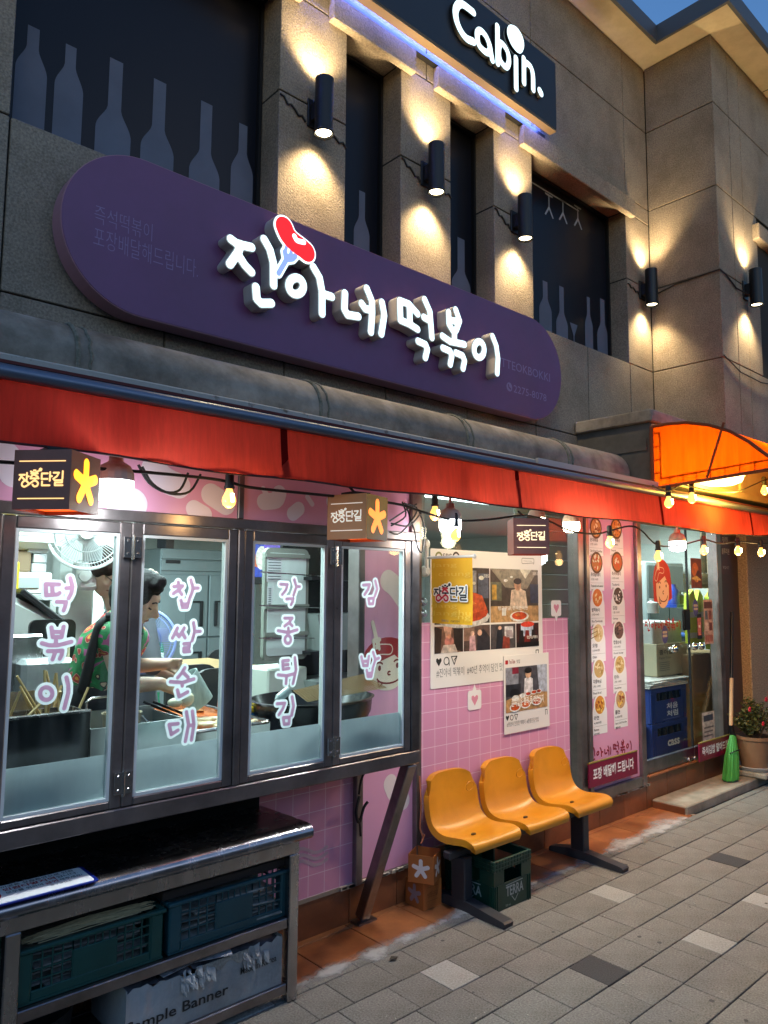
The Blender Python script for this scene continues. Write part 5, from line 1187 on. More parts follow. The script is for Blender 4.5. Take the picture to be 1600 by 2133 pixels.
# ------------------------------------------------------------------ serving counter cabinet
CYF = 2.655
cc = thing('counter_cabinet', 'steel framed glass serving counter with pink lettered windows jutting from the shopfront', 'counter', (1.6, 2.7, .85))
def cbox(nm, x0, x1, z0, z1, mat=FRAME, y0=CYF, y1=2.705, par=None): return MB().box(x0, x1, y0, y1, z0, z1, bev=.004).build(nm, mat, par or cc)
cbox('top_rail', -.7, 2.655, 1.94, 1.982); cbox('bottom_rail', -.7, 2.655, .853, .915); cbox('corner_post', 2.598, 2.655, .916, 1.939, STEEL_DARK); cbox('corner_post', 2.598, 2.655, 1.983, 2.34)
cbox('mullion', 1.606, 1.636, .916, 1.939); cbox('mullion', 1.606, 1.634, 1.983, 2.34, y0=2.665); cbox('mullion', .685, .712, .916, 1.939)
def strk(ox, oy, k, lst): return [[XZ(ox+x/k, oy+y/k, 2.674) for x, y in s_] for s_ in lst]
def ring(cx_, cy_, rx, ry, n=14): return smooth_pts([(cx_+rx*math.cos(t), cy_+ry*math.sin(t)) for t in np.linspace(0, 2*math.pi, n)[:-1]], 2, True)
Z3, Z4, Z5 = (60, 1180, 6.667), (330, 1180, 5.467), (550, 1180, 5.16)
LET = {
 0: [strk(*Z3, [[(235,248),(240,400),(400,388),(425,368)],[(235,245),(420,250)],[(322,250),(330,395)],[(520,300),(590,298)],[(575,160),(606,280),(590,370),(552,440)],[(390,490),(515,495),(505,550),(482,610)]]),
     strk(*Z3, [[(312,848),(332,980),(455,980),(482,835)],[(325,908),(465,908)],[(375,1025),(376,1085)],[(180,1065),(280,1095),(400,1095),(590,1045)],[(265,1175),(370,1175),(350,1235),(328,1290)],[(370,1175),(465,1168),(455,1230),(430,1280)]]),
     strk(*Z3, [ring(240,1765,85,88)]), strk(*Z3, [[(520,1540),(548,1650),(545,1760),(490,1970)]])],
 1: [strk(*Z4, [[(225,180),(228,222)],[(175,228),(275,222),(235,265),(168,308)],[(228,265),(265,318)],[(368,155),(392,240),(380,300),(355,360)],[(392,248),(450,245)],[(255,385),(272,465),(325,465),(348,382)],[(262,428),(335,428)]]),
     strk(*Z4, [[(215,702),(160,812)],[(195,745),(235,800)],[(235,800),(292,702)],[(268,750),(302,812)],[(398,640),(412,735),(382,845)],[(412,742),(475,738)],[(288,880),(352,876),(346,925),(288,930),(290,970),(352,966)]]),
     strk(*Z4, [[(298,1155),(262,1215),(218,1265)],[(275,1200),(335,1262)],[(135,1312),(270,1322),(402,1282)],[(268,1322),(270,1360)],[(215,1408),(235,1482),(330,1430)]]),
     strk(*Z4, [[(222,1790),(120,1800),(145,1912),(220,1865)]]), strk(*Z4, [[(318,1658),(342,1800),(305,1990)],[(385,1648),(402,1800),(375,1975)],[(340,1812),(398,1808)]])],
 2: [strk(*Z5, [[(175,190),(250,195),(235,250),(195,302)],[(325,142),(346,220),(315,308)],[(346,216),(382,216)],[(240,350),(312,345),(305,380),(288,412)]]),
     strk(*Z5, [[(220,555),(302,555),(265,605),(220,640)],[(268,602),(302,638)],[(260,662),(260,705)],[(150,690),(260,710),(355,680)],ring(255,785,32,42)]),
     strk(*Z5, [[(262,1010),(198,1015),(204,1105),(268,1095)],[(200,1058),(258,1054)],[(150,1165),(240,1175),(332,1150)],[(240,1180),(235,1257)],[(330,980),(342,1110),(310,1257)]]),
     strk(*Z5, [[(140,1475),(222,1470),(200,1530),(160,1592)],[(300,1402),(316,1500),(295,1598)],[(205,1625),(272,1620),(266,1690),(215,1695),(205,1625)]])],
 3: [strk(*Z5, [[(1065,200),(1135,195),(1115,250),(1080,302)],[(1195,155),(1216,240),(1190,318)],[(1122,345),(1178,340),(1170,402),(1130,402),(1122,345)]]),
     strk(*Z5, [[(1045,970),(1066,1065),(1112,1065),(1126,965)],[(1055,1020),(1118,1016)],[(1170,920),(1196,1000),(1165,1098)],[(1192,1000),(1232,985)],[(1103,1115),(1115,1182),(1152,1182),(1167,1105)],[(1110,1150),(1158,1146)]])]}
LPINK = cloth_glow('pink_vinyl', '#e6b2d0', .45, streak=(1, 1, 1), low=.97); LWHITE = cloth_glow('white_vinyl', (.94, .95, .96), .45, streak=(1, 1, 1), low=.97)
HINGE = M('hinge_steel', (.6, .58, .56), .25, 1.)
def sash(k, xa, xb, lab):
    s_ = MB(); zb_, zt2_ = .918, 1.937
    for b in ((xa, xa+.042, zb_, zt2_), (xb-.042, xb, zb_, zt2_), (xa+.042, xb-.042, zb_, zb_+.028), (xa+.042, xb-.042, zt2_-.042, zt2_)): s_.box(b[0], b[1], CYF+.004, 2.698, b[2], b[3], bev=.004)
    o = s_.build('window_sash', FRAME, cc); o['label'] = lab
    g_ = MB(); gx_ = M('white_gasket', (.66, .70, .70), .5)
    for b in ((xa+.0425, xa+.053, zb_+.0285, zt2_-.0425), (xb-.053, xb-.0425, zb_+.0285, zt2_-.0425), (xa+.0535, xb-.0535, zb_+.0285, zb_+.039), (xa+.0535, xb-.0535, zt2_-.053, zt2_-.0425)): g_.box(b[0], b[1], 2.664, 2.692, b[2], b[3])
    g_.build('gasket', gx_, o)
    MB().box(xa+.0537, xb-.0537, 2.676, 2.681, zb_+.0395, zt2_-.0535).build('glass_pane', DGLASS, o)
    MB().box(xa+.054, xb-.054, 2.683, 2.684, zb_+.04, 1.105).build('frosted_film', FROST, o)
    fr_ = YF(2.674)
    for gl_ in LET.get(k, []):
        flat('letter_sticker', stroke_loops(gl_, .0072, grow=.0095, cell=.004), fr_, .0, LWHITE, o); flat('letter_print', stroke_loops(gl_, .0072, cell=.0022), fr_, .0012, LPINK, o)
    return o
sash(9, .24, .683, 'plain sash without lettering'); sash(9, -.21, .238, 'plain sash without lettering'); sash(9, -.66, -.212, 'plain sash without lettering'); cbox('corner_post', -.70, -.662, .916, 1.939); sashes = [sash(0, .714, 1.154, 'window reading tteokbokki'), sash(1, 1.156, 1.604, 'window reading glutinous rice sundae'), sash(2, 1.638, 2.110, 'window reading assorted fritters'), sash(3, 2.112, 2.596, 'window reading gimbap')]
for x in (1.155, 2.111):
    for z in (1.845, 1.005):
        h = MB(); h.box(x-.033, x-.005, 2.644, 2.6545, z-.038, z+.038); h.box(x+.005, x+.033, 2.644, 2.6545, z-.038, z+.038); h.tube([(x, 2.645, z-.045), (x, 2.645, z+.045)], .006, 8)
        for dx in (-.019, .019):
            for dz in (-.024, .024): h.lathe([(0, 0), (.006, 0), (.004, .003), (0, .003)], (x+dx, 2.6438, z+dz), 8, axis=(0, -1, 0))
        h.build('hinge', HINGE, cc)
# header band with beans above the windows
HB = YF(2.672)
for a, b in ((-.7, 1.604), (1.636, 2.596)): MB().box(a, b, 2.672, 2.69, 1.984, 2.34).build('header_panel', PINK, cc)
BW = C('#e8dcea', .4)
for pts, r_ in (([(320, 978), (345, 1000), (372, 1012)], .05), ([(404, 1060), (425, 1072)], .035), ([(250, 1040), (275, 1050)], .06), ([(470, 1050), (440, 1030)], .045), ([(550, 1045), (575, 1042), (582, 1028)], .036), ([(610, 1070), (622, 1060)], .032), ([(690, 1045), (705, 1050)], .03), ([(30, 985), (10, 950)], .05)):
    bean(HB, [XZ(a, b, 2.672) for a, b in pts], r_, .001, cc, BW)
for a, b in (((555, 1030), (548, 1018)), ((640, 1035), (650, 1050))): flat('fork_print', stroke_loops([[XZ(*a, 2.672), XZ(*b, 2.672)]], .012, cell=.003), HB, .0012, BW, cc)
# end pane, floor, strut
m = MB(); m.box(2.62, 2.628, 2.706, 3.04, .92, 2.33); m.build('end_pane', EGLASS, cc); m = MB(); m.box(-.695, -.687, 2.706, 3.05, .87, 2.33); m.build('end_pane', EGLASS, cc)
cbox('end_rail', 2.61, 2.65, .853, .915, y0=2.706, y1=3.043); cbox('base_sheet', -.7, 2.609, .858, .87, M('dark_steel_sheet', (.14, .13, .13), .5, .9), y0=2.706, y1=3.06)
m = MB(); m.bar((2.628, 2.70, .85), (2.628, 3.045, .02), .058, .058, up=Vector((1, 0, 0)), bev=.004); m.build('strut', STEEL_DARK, cc)
m = MB(); m.box(2.57, 2.69, 3.0, 3.07, .0005, .012); m.build('foot_plate', STEEL_DARK, cc)
m = MB(); m.tube(smooth_pts([(2.60, 2.9, .85), (2.585, 3.0, .74), (2.59, 3.035, .64)], 4), .006, 6); m.tube(smooth_pts([(2.59, 3.03, .63), (2.56, 3.02, .56), (2.585, 3.025, .50), (2.61, 3.02, .57), (2.63, 3.01, .60)], 4), .008, 6)
m.tube([(2.59, 3.03, .52), (2.60, 3.03, .43)], .006, 6); m.solo('tied_cord', CABLE, 'black cord tied round the steel post under the counter corner', 'cord', (2.59, 3.03, .5), smooth=True)
m = MB(); m.tube(smooth_pts([(3.035, 3.035, .66), (3.04, 3.03, .5), (3.035, 3.03, .38), (3.05, 3.02, .33), (3.035, 3.025, .30), (3.06, 3.02, .345)], 4), .005, 6); m.solo('orange_ribbon', M('orange_ribbon', (.6, .2, .1), .6), 'thin orange ribbon hanging on the post left of the yellow seats', 'ribbon', (3.035, 3.035, .45), smooth=True)

# ------------------------------------------------------------------ room behind the glass
WHITEW = M('white_painted_brick', (.62, .66, .63), .6, var=.06, vscale=5, bump=.5, bscale=14, stretch=(1, 1, 3))
rm = MB(); rm.box(-1.4, 9.4, 3.16, 9.4, .1, .2); f_ = rm.build('shop_floor', M('shop_floor', (.20, .17, .15), .5, var=.15, vscale=3)); struct(f_)
rm = MB(); rm.box(-1.4, 9.4, 9.2, 9.3, .2, 2.6); rm.box(-1.4, -1.3, 3.2, 9.2, .2, 2.6); rm.box(8.9, 9.0, 3.2, 9.2, .2, 2.6); rm.box(8.3, 8.4, 3.45, 5.9, .2, 2.6); r_ = rm.build('shop_wall', WHITEW); struct(r_)
rm = MB(); rm.box(-1.4, 9.4, 3.16, 9.4, 2.50, 2.6); r_ = rm.build('shop_ceiling', M('ceiling_tile', (.58, .60, .58), .7)); struct(r_)
def pil(name, x0, x1, y0, y1, mat, lab, cat): m = MB(); m.box(x0, x1, y0, y1, .2, 2.498); return m.solo(name, mat, lab, cat, ((x0+x1)/2, (y0+y1)/2, .2))
qa, qb = W(122, 1250, 4.2).x, W(192, 1250, 4.2).x
pil('white_pillar', qa, qb, 4.2, 4.6, WHITEW, 'white painted brick pillar behind the woman in the flowered shirt', 'pillar')
def tube_light(x0, y0, ln, lab, e=46):
    t_ = thing('fluorescent_light', lab, 'ceiling light', (x0, y0, 2.44), 'shop ceiling lights')
    MB().box(x0-ln/2, x0+ln/2, y0-.07, y0+.07, 2.465, 2.499).build('housing', WHITEP, t_)
    MB().box(x0-ln/2+.02, x0+ln/2-.02, y0-.055, y0+.055, 2.45, 2.464).build('diffuser', M('tube_diffuser', (1, 1, 1), .4, em=(.82, .97, 1), es=5), t_)
    light('AREA', (x0, y0, 2.44), e, (.80, .96, 1.0), t_, size=ln, sy=.3, to=(0, 0, -1))
tube_light(1.55, 3.42, 1.2, 'long ceiling light over the cooking counter', 44); tube_light(2.4, 4.5, 1.2, 'long ceiling light above the black dining chairs')
tube_light(2.9, 6.8, 1.2, 'long ceiling light before the tall steel fridge at the back', 85); tube_light(4.6, 4.2, 1.2, 'long ceiling light behind the white poster'); tube_light(7.0, 3.9, 1.0, 'ceiling light inside behind the glass door'); tube_light(.2, 4.2, 1.0, 'ceiling light over the microwave shelf', 18)

# fridge
FY = 8.0
fr_ = thing('steel_fridge', 'large grey steel kitchen fridge with four doors and black handles', 'fridge', (W(420, 1300, 8.0).x, 8.35, .2))
GREYS = M('brushed_grey_steel', (.25, .30, .32), .42, .55, var=.06, vscale=3)
xa = W(334, 1250, FY).x; xm = W(433, 1300, FY).x; xb = 2*xm-xa+.05; zt_ = W(420, 1145, FY).z; zd = W(420, 1198, FY).z; zs = W(420, 1328, FY).z
MB().box(xa, xb, FY+.03, FY+.75, .2, zt_, bev=.01).build('cabinet', GREYS, fr_)
for z0, z1 in ((zd+.045, (zt_+zd)/2+.02), ((zt_+zd)/2+.03, zt_-.0)): MB().box(xa+.004, xb-.004, FY+.008, FY+.029, z0, z1-.004, bev=.004).build('top_panel', GREYS, fr_)
for a, b, hs in ((xa, xm-.006, 1), (xm+.006, xb, -1)):
    for z0, z1 in ((.3, zs-.008), (zs+.008, zd)):
        d_ = MB().box(a+.004, b-.004, FY, FY+.029, z0, z1, bev=.006).build('fridge_door', GREYS, fr_)
        hx_ = b-.09 if hs > 0 else a+.09; zc_ = z0+.27 if z0 > 1 else z1-.30
        sgn = -1 if hs > 0 else 1; h = MB(); h.box(hx_-.018, hx_+.018, FY-.03, FY-.001, zc_-.15, zc_+.15, bev=.006)
        h.box(hx_+sgn*.019, hx_+sgn*.20, FY-.014, FY-.001, zc_+.13, zc_+.15); h.build('handle', BLACK, d_)
        MB().box(hx_+sgn*.022, hx_+sgn*.20, FY-.004, FY-.0005, zc_-.15, zc_+.12).build('handle_recess', M('grey_plate', (.20, .24, .26), .45, .5), d_)
q = W(361, 1170, FY); MB().box(q.x-.09, q.x+.09, FY-.002, FY+.007, q.z-.02, q.z+.02).build('badge', BLACK, fr_)
for px_, c_ in ((341, '#20242c'), (358, '#2a1a16')):
    q = W(px_, 1155, FY); b_ = MB(); b_.box(q.x-.05, q.x+.05, FY+.05, FY+.08, zt_, zt_+.11, bev=.006); b_.solo('small_frame', C(c_), 'small dark picture stand on the steel fridge, ' + ('left one' if px_ < 350 else 'right one'), 'frame', (q.x, FY+.06, zt_))
# drinks fridge with bottles
bx0, bx1, by = W(192, 1300, 4.95).x, W(262, 1300, 4.95).x, 4.95
bf = thing('drinks_fridge', 'white framed glass drinks fridge with green bottles behind the stooping person', 'fridge', ((bx0+bx1)/2, by+.3, .2))
m = MB(); m.box(bx0, bx0+.07, by, by+.05, .2, 2.05); m.box(bx1-.03, bx1+.03, by, by+.05, .2, 2.05); m.box(bx0+.07, bx1-.03, by, by+.05, 1.95, 2.05); m.box(bx0, bx1+.03, by+.5, by+.55, .2, 2.05); m.box(bx0, bx0+.02, by+.05, by+.5, .2, 2.05); m.build('frame', WHITEP, bf)
m = MB()
for z in (.7, 1.12, 1.52): m.box(bx0+.02, bx1+.02, by+.06, by+.49, z, z+.015)
m.build('shelf', WHITEP, bf)
bm = None
for z in (.715, 1.135):
    for i in range(6):
        x = bx0+.12+i*.085
        b_ = thing('green_bottle', 'green glass bottle with white label on the '+('lower' if z < 1 else 'upper')+' shelf of the drinks fridge', 'bottle', (x, by+.14, z), 'green bottles in the drinks fridge')
        m = MB(); m.lathe([(0, 0), (.032, 0), (.032, .13), (.013, .19), (.013, .24), (0, .24)], (x, by+.14, z), 12); m.build('glass', M('green_glass', (.03, .16, .09), .1), b_, smooth=True)
        m = MB(); m.lathe([(.0325, .03), (.0325, .10)], (x, by+.14, z), 12); m.build('paper_label', C('#d8e4dc'), b_, smooth=True); 
m = MB(); m.box(bx0+.07, bx1-.03, by+.02, by+.026, .2, 1.95); m.build('glass_door', GLASS, bf)
# dining table, chairs
WOOD = M('pale_wood_top', (.50, .32, .15), .4, var=.15, vscale=3, stretch=(1, 6, 1))
def table(x0, x1, y0, y1, z, lab):
    t_ = thing('dining_table', lab, 'table', ((x0+x1)/2, (y0+y1)/2, .2)); MB().box(x0, x1, y0, y1, z-.03, z, bev=.006).build('table_top', WOOD, t_)
    for a in (x0+.05, x1-.05):
        for b in (y0+.05, y1-.05): MB().box(a-.02, a+.02, b-.02, b+.02, .2, z-.031).build('leg', BLACK, t_)
zt3 = W(440, 1392, 5.3).z
table(W(378, 1390, 5.2).x, W(470, 1390, 5.2).x+.35, 5.1, 6.1, zt3, 'pale wooden table in front of the steel fridge'); table(W(520, 1420, 4.2).x, W(562, 1420, 4.2).x+.1, 3.8, 4.35, zt3-.03, 'pale wooden table behind the whiteboard leg')
def chair(px_, Y, top, lab, rz=0):
    x = W(px_, 1400, Y).x; zt_ = W(px_, top, Y).z; c_ = thing('dining_chair', lab, 'chair', (x, Y, .2), 'black dining chairs')
    m = MB(); o_ = rrect(x-.2, zt_-.5, x+.2, zt_, .12, 5); m.prism(o_, YF(Y), -.03, .0); m.build('backrest', RUBBER, c_)
    MB().box(x-.21, x+.21, Y+.02, Y+.45, zt_-.52, zt_-.46, bev=.02).build('seat', RUBBER, c_)
    for a in (-.18, .18):
        for b in (.03, .42): MB().tube([(x+a, Y+b, .2), (x+a*.95, Y+b, zt_-.52)], .013, 8).build('leg', BLACK, c_)
chair(404, 4.7, 1385, 'black dining chair beside the hands of the woman'); chair(458, 4.6, 1392, 'black dining chair in front of the red broom handle'); chair(470, 6.3, 1352, 'black dining chair against the steel fridge')
m = MB(); a_, b_ = W(478, 1275, 4.4), W(462, 1396, 4.4); m.tube([a_+(a_-b_)*.15, a_, b_], [.014, .014, .014], 10); m.tube([b_, (b_.x-.05, b_.y, .25)], .012, 8); m.solo('indoor_broom', M('orange_handle', (.65, .10, .03), .35), 'orange red broom handle leaning by the black chairs', 'broom', (b_.x-.05, b_.y, .25), smooth=True)
# whiteboard
WY_ = 3.75; wb = thing('whiteboard', 'tall whiteboard with rounded grey frame and ruled memo sheets', 'whiteboard', (W(595, 1360, WY_).x, WY_, 1.1))
xa, zt_ = XZ(553, 1140, WY_); xb, zb_ = XZ(640, 1372, WY_); WF = YF(WY_)
m = MB(); m.prism(rrect(xa, zb_, xb, zt_, .04), WF, -.03, 0); m.build('frame', M('olive_grey', (.20, .22, .19), .5), wb)
m = MB(); m.prism(rrect(xa+.022, zb_+.03, xb-.022, zt_-.03, .02), WF, .0, .003); m.build('board', C('#c8d6d2', .3), wb)
for z in (1263, 1345-25, 1158):
    zz_ = W(600, z, WY_).z; MB().box(xa+.0, xb-.0, WY_-.012, WY_-.004, zz_-.012, zz_+.012).build('divider', M('olive_grey', ()), wb)
for a, b, c, d in ((556, 1160, 586, 1212), (556, 1222, 566, 1262)):
    x0, z1 = XZ(a, b, WY_); x1, z0 = XZ(c, d, WY_); flat('memo_sheet', [rect(x0, z0, x1, z1)], WF, .004, C('#c9ced0'), wb)
    flat('memo_lines', stroke_loops([[(x0+.01, z0+(z1-z0)*k/9), (x1-.01, z0+(z1-z0)*k/9)] for k in range(1, 9)], .0022, cell=.0016), WF, .005, C('#5a6468'), wb)
m = MB()
for z in (1196, 1256+8, 1330): q = W(600, z, WY_-.03); m.tube([(xa-.05, WY_-.03, q.z+.01), (xb+.12, WY_-.03, q.z-.01)], .004, 6)
m.solo('wire_rack', STEEL, 'thin steel wires strung before the whiteboard', 'rack', ((xa+xb)/2, WY_-.03, zt_-.3))
m = MB(); m.box(xa+.05, xb+.02, WY_+.02, WY_+.3, .2, zb_-.05, bev=.01); m.solo('storage_cabinet', M('pale_green_cabinet', (.48, .52, .46), .5), 'pale cabinet standing below the whiteboard', 'cabinet', ((xa+xb)/2, WY_+.1, .2))
tx0 = W(642, 1200, 3.7).x; sc = thing('grey_shelf', 'dark shelf with grey plastic bins right of the whiteboard', 'shelf', (tx0+.25, 3.8, .2))
m = MB(); m.box(tx0, tx0+.62, 3.98, 4.0, .2, 2.3); m.box(tx0+.6, tx0+.62, 3.65, 3.98, .2, 2.3)
for z in (.9, 1.3, 1.75): m.box(tx0, tx0+.6, 3.66, 3.98, z, z+.02)
m.build('rack', BLACK, sc)
for z in (1.32, .92): m = MB(); m.prism([(tx0+.03, z+.22), (tx0+.56, z+.22), (tx0+.5, z), (tx0+.09, z)], YF(3.64), -.3, 0); m.build('bin', M('grey_bin', (.22, .25, .24), .5), sc)
# tv, notice
q = W(541, 1152, 5.3); tv = thing('television', 'small wall television showing a bright blue picture', 'television', (q.x, 5.35, q.z-.2))
MB().box(q.x-.22, q.x+.22, 5.3, 5.36, q.z-.26, q.z+.22, bev=.006).build('case', BLACK, tv)
pic(YF(5.3), q.x-.2, q.z-.2, q.x+.2, q.z+.2, .003, tv, '#3040a0', [('p', '#c8603a', [(0, .3), (.3, .9), (.45, .2)]), ('e', '#e0d0c8', (.55, .4, .15, .25)), ('r', '#7050c0', (.6, .6, 1, 1))])
# wall fan
def fan(px_, py_, Y, r, lab, col, wall=True):
    q = W(px_, py_, Y); f_ = thing('fan', lab, 'fan', (q.x, Y, q.z-r if wall else .2)); GREY = M('fan_wire', (.62, .64, .64), .4) if not col else M('blue_fan_wire', (.25, .32, .62), .4)
    nd = Vector((q.x, Y, q.z)); ax_ = (EYE-nd); ax_.z *= .3; ax_.normalize(); u = Vector((0, 0, 1)).cross(ax_).normalized(); v = ax_.cross(u)
    m = MB()
    for rr_, th in ((r, .009), (r*.86, .003), (r*.55, .003), (r*.25, .003)): m.tube([nd+ax_*(.05*(1-rr_/r))+rr_*(math.cos(t)*u+math.sin(t)*v) for t in np.linspace(0, 2*math.pi, 41)[:-1]], th, 6, closed=True)
    for k in range(72):
        a = 2*math.pi*k/72; b = a+.35; m.tube([nd+ax_*.05+.2*r*(math.cos(a)*u+math.sin(a)*v), nd+r*(math.cos(b)*u+math.sin(b)*v)], .0016, 4)
    m.build('guard', GREY, f_)
    m = MB(); m.lathe([(0, .075), (.2*r, .07), (.22*r, .05), (.2*r, .03)], nd, 20, axis=ax_); m.lathe([(0, -.16), (.3*r, -.15), (.34*r, -.05), (.2*r, -.04)], nd, 20, axis=ax_); m.build('motor', WHITEP, f_, smooth=True)
    for k in range(4):
        a = 1.57*k+.3; m = MB(); pts = [nd+rr_*r*(math.cos(a+d_)*u+math.sin(a+d_)*v)+ax_*(.02*e_-.02) for rr_, d_, e_ in ((.2, -.2, 0), (.5, -.45, -1), (.82, -.35, -1), (.85, .2, 1), (.6, .45, 1), (.2, .3, 0))]
        m.quad(*pts); m.build('blade', M('fan_blade', (.55, .60, .62), .3), f_, recalc=False)
    m = MB()
    if wall: m.tube([nd-ax_*.12, nd-ax_*.2-v*r*1.1, nd-v*r*1.2-ax_*.25], .022, 8); m.obox(nd-v*r*1.18-ax_*.2, (.12, .1, .16), None, bev=.02); m.lathe([(0, .0), (.035, 0), (.03, .03), (0, .035)], nd-v*r*1.18-ax_*.14, 14, axis=ax_)
    else: m.tube([nd-ax_*.1, nd-ax_*.12-v*r*1.2, (q.x, Y+.12, .25)], .018, 8); m.lathe([(0, 0), (.18, 0), (.17, .03), (0, .05)], (q.x, Y+.12, .2), 20)
    m.build('stand', WHITEP, f_, smooth=True)
fan(182, 1108, 3.85, .19, 'white wall fan high behind the first window', 0); fan(298, 1335, 3.9, .17, 'blue rimmed standing fan behind the face of the woman', 1, False)
# wall air conditioner, shelf with microwave
YS = 3.9
q0, q1 = W(-60, 1130, YS), W(112, 1130, YS); ac = thing('air_conditioner', 'white wall air conditioner at the top left of the room', 'air conditioner', (q0.x+.3, YS+.15, 1.95))
m = MB(); m.prism([(0, 0), (.0, .26), (.25, .28), (.25, .0), (.08, -.05)], FR((0, YS, W(60, 1128, YS).z), (0, 1, 0), (0, 0, 1), (1, 0, 0)), q0.x, q1.x); m.build('case', WHITEP, ac)
m = MB(); m.box(q0.x+.05, q1.x-.06, YS-.004, YS+.03, W(60, 1128, YS).z+.03, W(60, 1128, YS).z+.055); m.build('louvre', M('pale_louvre', (.8, .85, .78), .3), ac)
zsh = W(60, 1238, YS).z; xw0, xw1 = W(-80, 1240, YS).x, W(118, 1240, YS).x
m = MB(); m.box(xw0, xw1, YS, YS+.4, zsh-.03, zsh, bev=.003); m.box(xw1-.03, xw1, YS, YS+.4, .2, zsh-.031); m.box(xw0, xw1-.031, YS+.39, YS+.41, .2, 2.3); m.solo('wall_shelf', M('shelf_grey', (.40, .42, .40), .5), 'grey kitchen shelf carrying the microwave', 'shelf', ((xw0+xw1)/2, YS+.2, .2))
mw = thing('microwave', 'white microwave oven on the grey shelf', 'microwave', (W(55, 1230, YS).x, YS+.15, zsh)); a, b, zt_ = W(20, 1230, YS).x, W(108, 1230, YS).x, W(50, 1192, YS).z
MB().box(a, b, YS+.0, YS+.33, zsh, zt_, bev=.008).build('case', WHITEP, mw); MB().box(a+.02, a+(b-a)*.68, YS-.006, YS, zsh+.03, zt_-.025, bev=.002).build('door_window', M('grey_window', (.38, .42, .42), .2), mw)
MB().box(a+(b-a)*.74, b-.02, YS-.004, YS, zsh+.03, zt_-.025).build('control_panel', M('pale_panel', (.60, .60, .58), .4), mw)
m = MB(); q = W(-2, 1222, YS-.1); m.box(q.x-.12, q.x+.07, YS-.16, YS-.05, zsh, W(5, 1170, YS).z, bev=.01); m.solo('yellow_bag', C('#d8c41c', .4), 'yellow bag standing at the left of the microwave', 'bag', (q.x, YS-.1, zsh))
for k in range(4):
    m = MB(); a, b = W(70, 1180, YS).x+random.uniform(-.02, .02), W(104, 1180, YS).x; m.box(a, b, YS+.05, YS+.3, zt_+.002+k*.048, zt_+.046+k*.048, bev=.004); m.solo('foam_tray', C('#c9cdd0' if k % 2 else '#b6babd'), f'white foam tray on the microwave, number {k+1} from the bottom of the stack' if False else ('lowest', 'second lowest', 'second highest', 'topmost')[k]+' white foam tray stacked on the microwave', 'tray', (a, YS+.1, zt_+k*.048), group='foam trays')
m = MB(); q = W(36, 1180, YS); m.box(q.x-.08, q.x+.08, YS+.05, YS+.25, zt_+.0, zt_+.11, bev=.01); m.solo('cardboard_box', M('dark_card', (.22, .15, .09), .8), 'small brown cardboard box on the microwave', 'box', (q.x, YS+.1, zt_))
# prep bench with cookers under the shelf
YB = 3.55; zb2 = W(60, 1385, YB).z; xr = W(150, 1400, YB).x; pbn = thing('prep_bench', 'steel preparation bench behind the skewer vat', 'bench', (.4, YB+.2, .2))
MB().box(-.4, xr, YB, YB+.33, zb2-.05, zb2, bev=.004).build('bench_top', STEEL, pbn); MB().box(-.38, xr-.02, YB+.02, YB+.3, .2, zb2-.052).build('bench_body', STEEL_DARK, pbn)
q = W(68, 1290, YB+.05); rk = thing('rice_cooker', 'pale grey lidded cooker tilted open on the preparation bench', 'cooker', (q.x, YB+.18, zb2))
MB().obox((q.x-.02, YB+.2, zb2+.17), (.28, .22, .19), Matrix.Rotation(RAD(28), 3, 'Y'), bev=.03).build('body', M('cooker_plastic', (.48, .50, .47), .4), rk); MB().obox((q.x+.07, YB+.2, zb2+.24), (.29, .24, .03), Matrix.Rotation(RAD(38), 3, 'Y'), bev=.01).build('lid', BLACK, rk)
MB().box(q.x-.12, q.x+.1, YB+.12, YB+.29, zb2, zb2+.06).build('base', BLACK, rk)
m = MB(); q = W(28, 1350, YB-.08); m.box(q.x-.16, q.x+.12, YB-.1, YB-.005, zb2-.12, zb2+.14, bev=.01); m.solo('steel_box', STEEL, 'steel box of cups at the left edge before the preparation bench', 'box', (q.x, YB-.05, zb2-.12))
m = MB(); q = W(56, 1340, YB-.1); m.prism(rrect(q.x+.02, zb2-.1, q.x+.22, zb2+.2, .03), YF(YB-.06), -.02, 0); m.solo('black_tray', BLACK, 'black tray standing on edge by the steel box', 'tray', (q.x+.1, YB-.05, zb2-.1))
m = MB()
for k in range(3): m.tube([(q.x+.1+.04*k, YB-.10, zb2-.08), (q.x+.12+.03*k, YB-.09, zb2+.12)], .006, 6)
m.solo('chopsticks', C('#d8c8a8'), 'three pale chopsticks leaning on the black tray', 'chopsticks', (q.x+.12, YB-.1, zb2-.08))
q = W(85, 1260, YS+.1)
pc = thing('photo_card', 'small dark blue photo card on the wall below the microwave', 'card', (W(52, 1268, YS+.38).x, YS+.38, 1.3)); x_, z_ = XZ(52, 1266, YS+.385); pic(YF(YS+.385), x_-.05, z_-.055, x_+.05, z_+.055, .002, pc, '#242c58', [('e', '#b0806a', (.5, .6, .2, .25)), ('p', '#5a6ab0', [(.2, 0), (.3, .5), (.7, .5), (.8, 0)])])
# plastic wrapped block right of bench
m = MB(); q0, q1 = W(40, 1395, 3.4), W(152, 1395, 3.4); m.box(q0.x, q1.x, 3.36, 3.52, .95, W(90, 1372, 3.4).z, bev=.02); m.solo('wrapped_pack', M('crinkled_plastic', (.55, .58, .58), .25, bump=.9, bscale=30), 'pack wrapped in crinkled clear plastic behind the skewers', 'pack', ((q0.x+q1.x)/2, 3.4, .95))

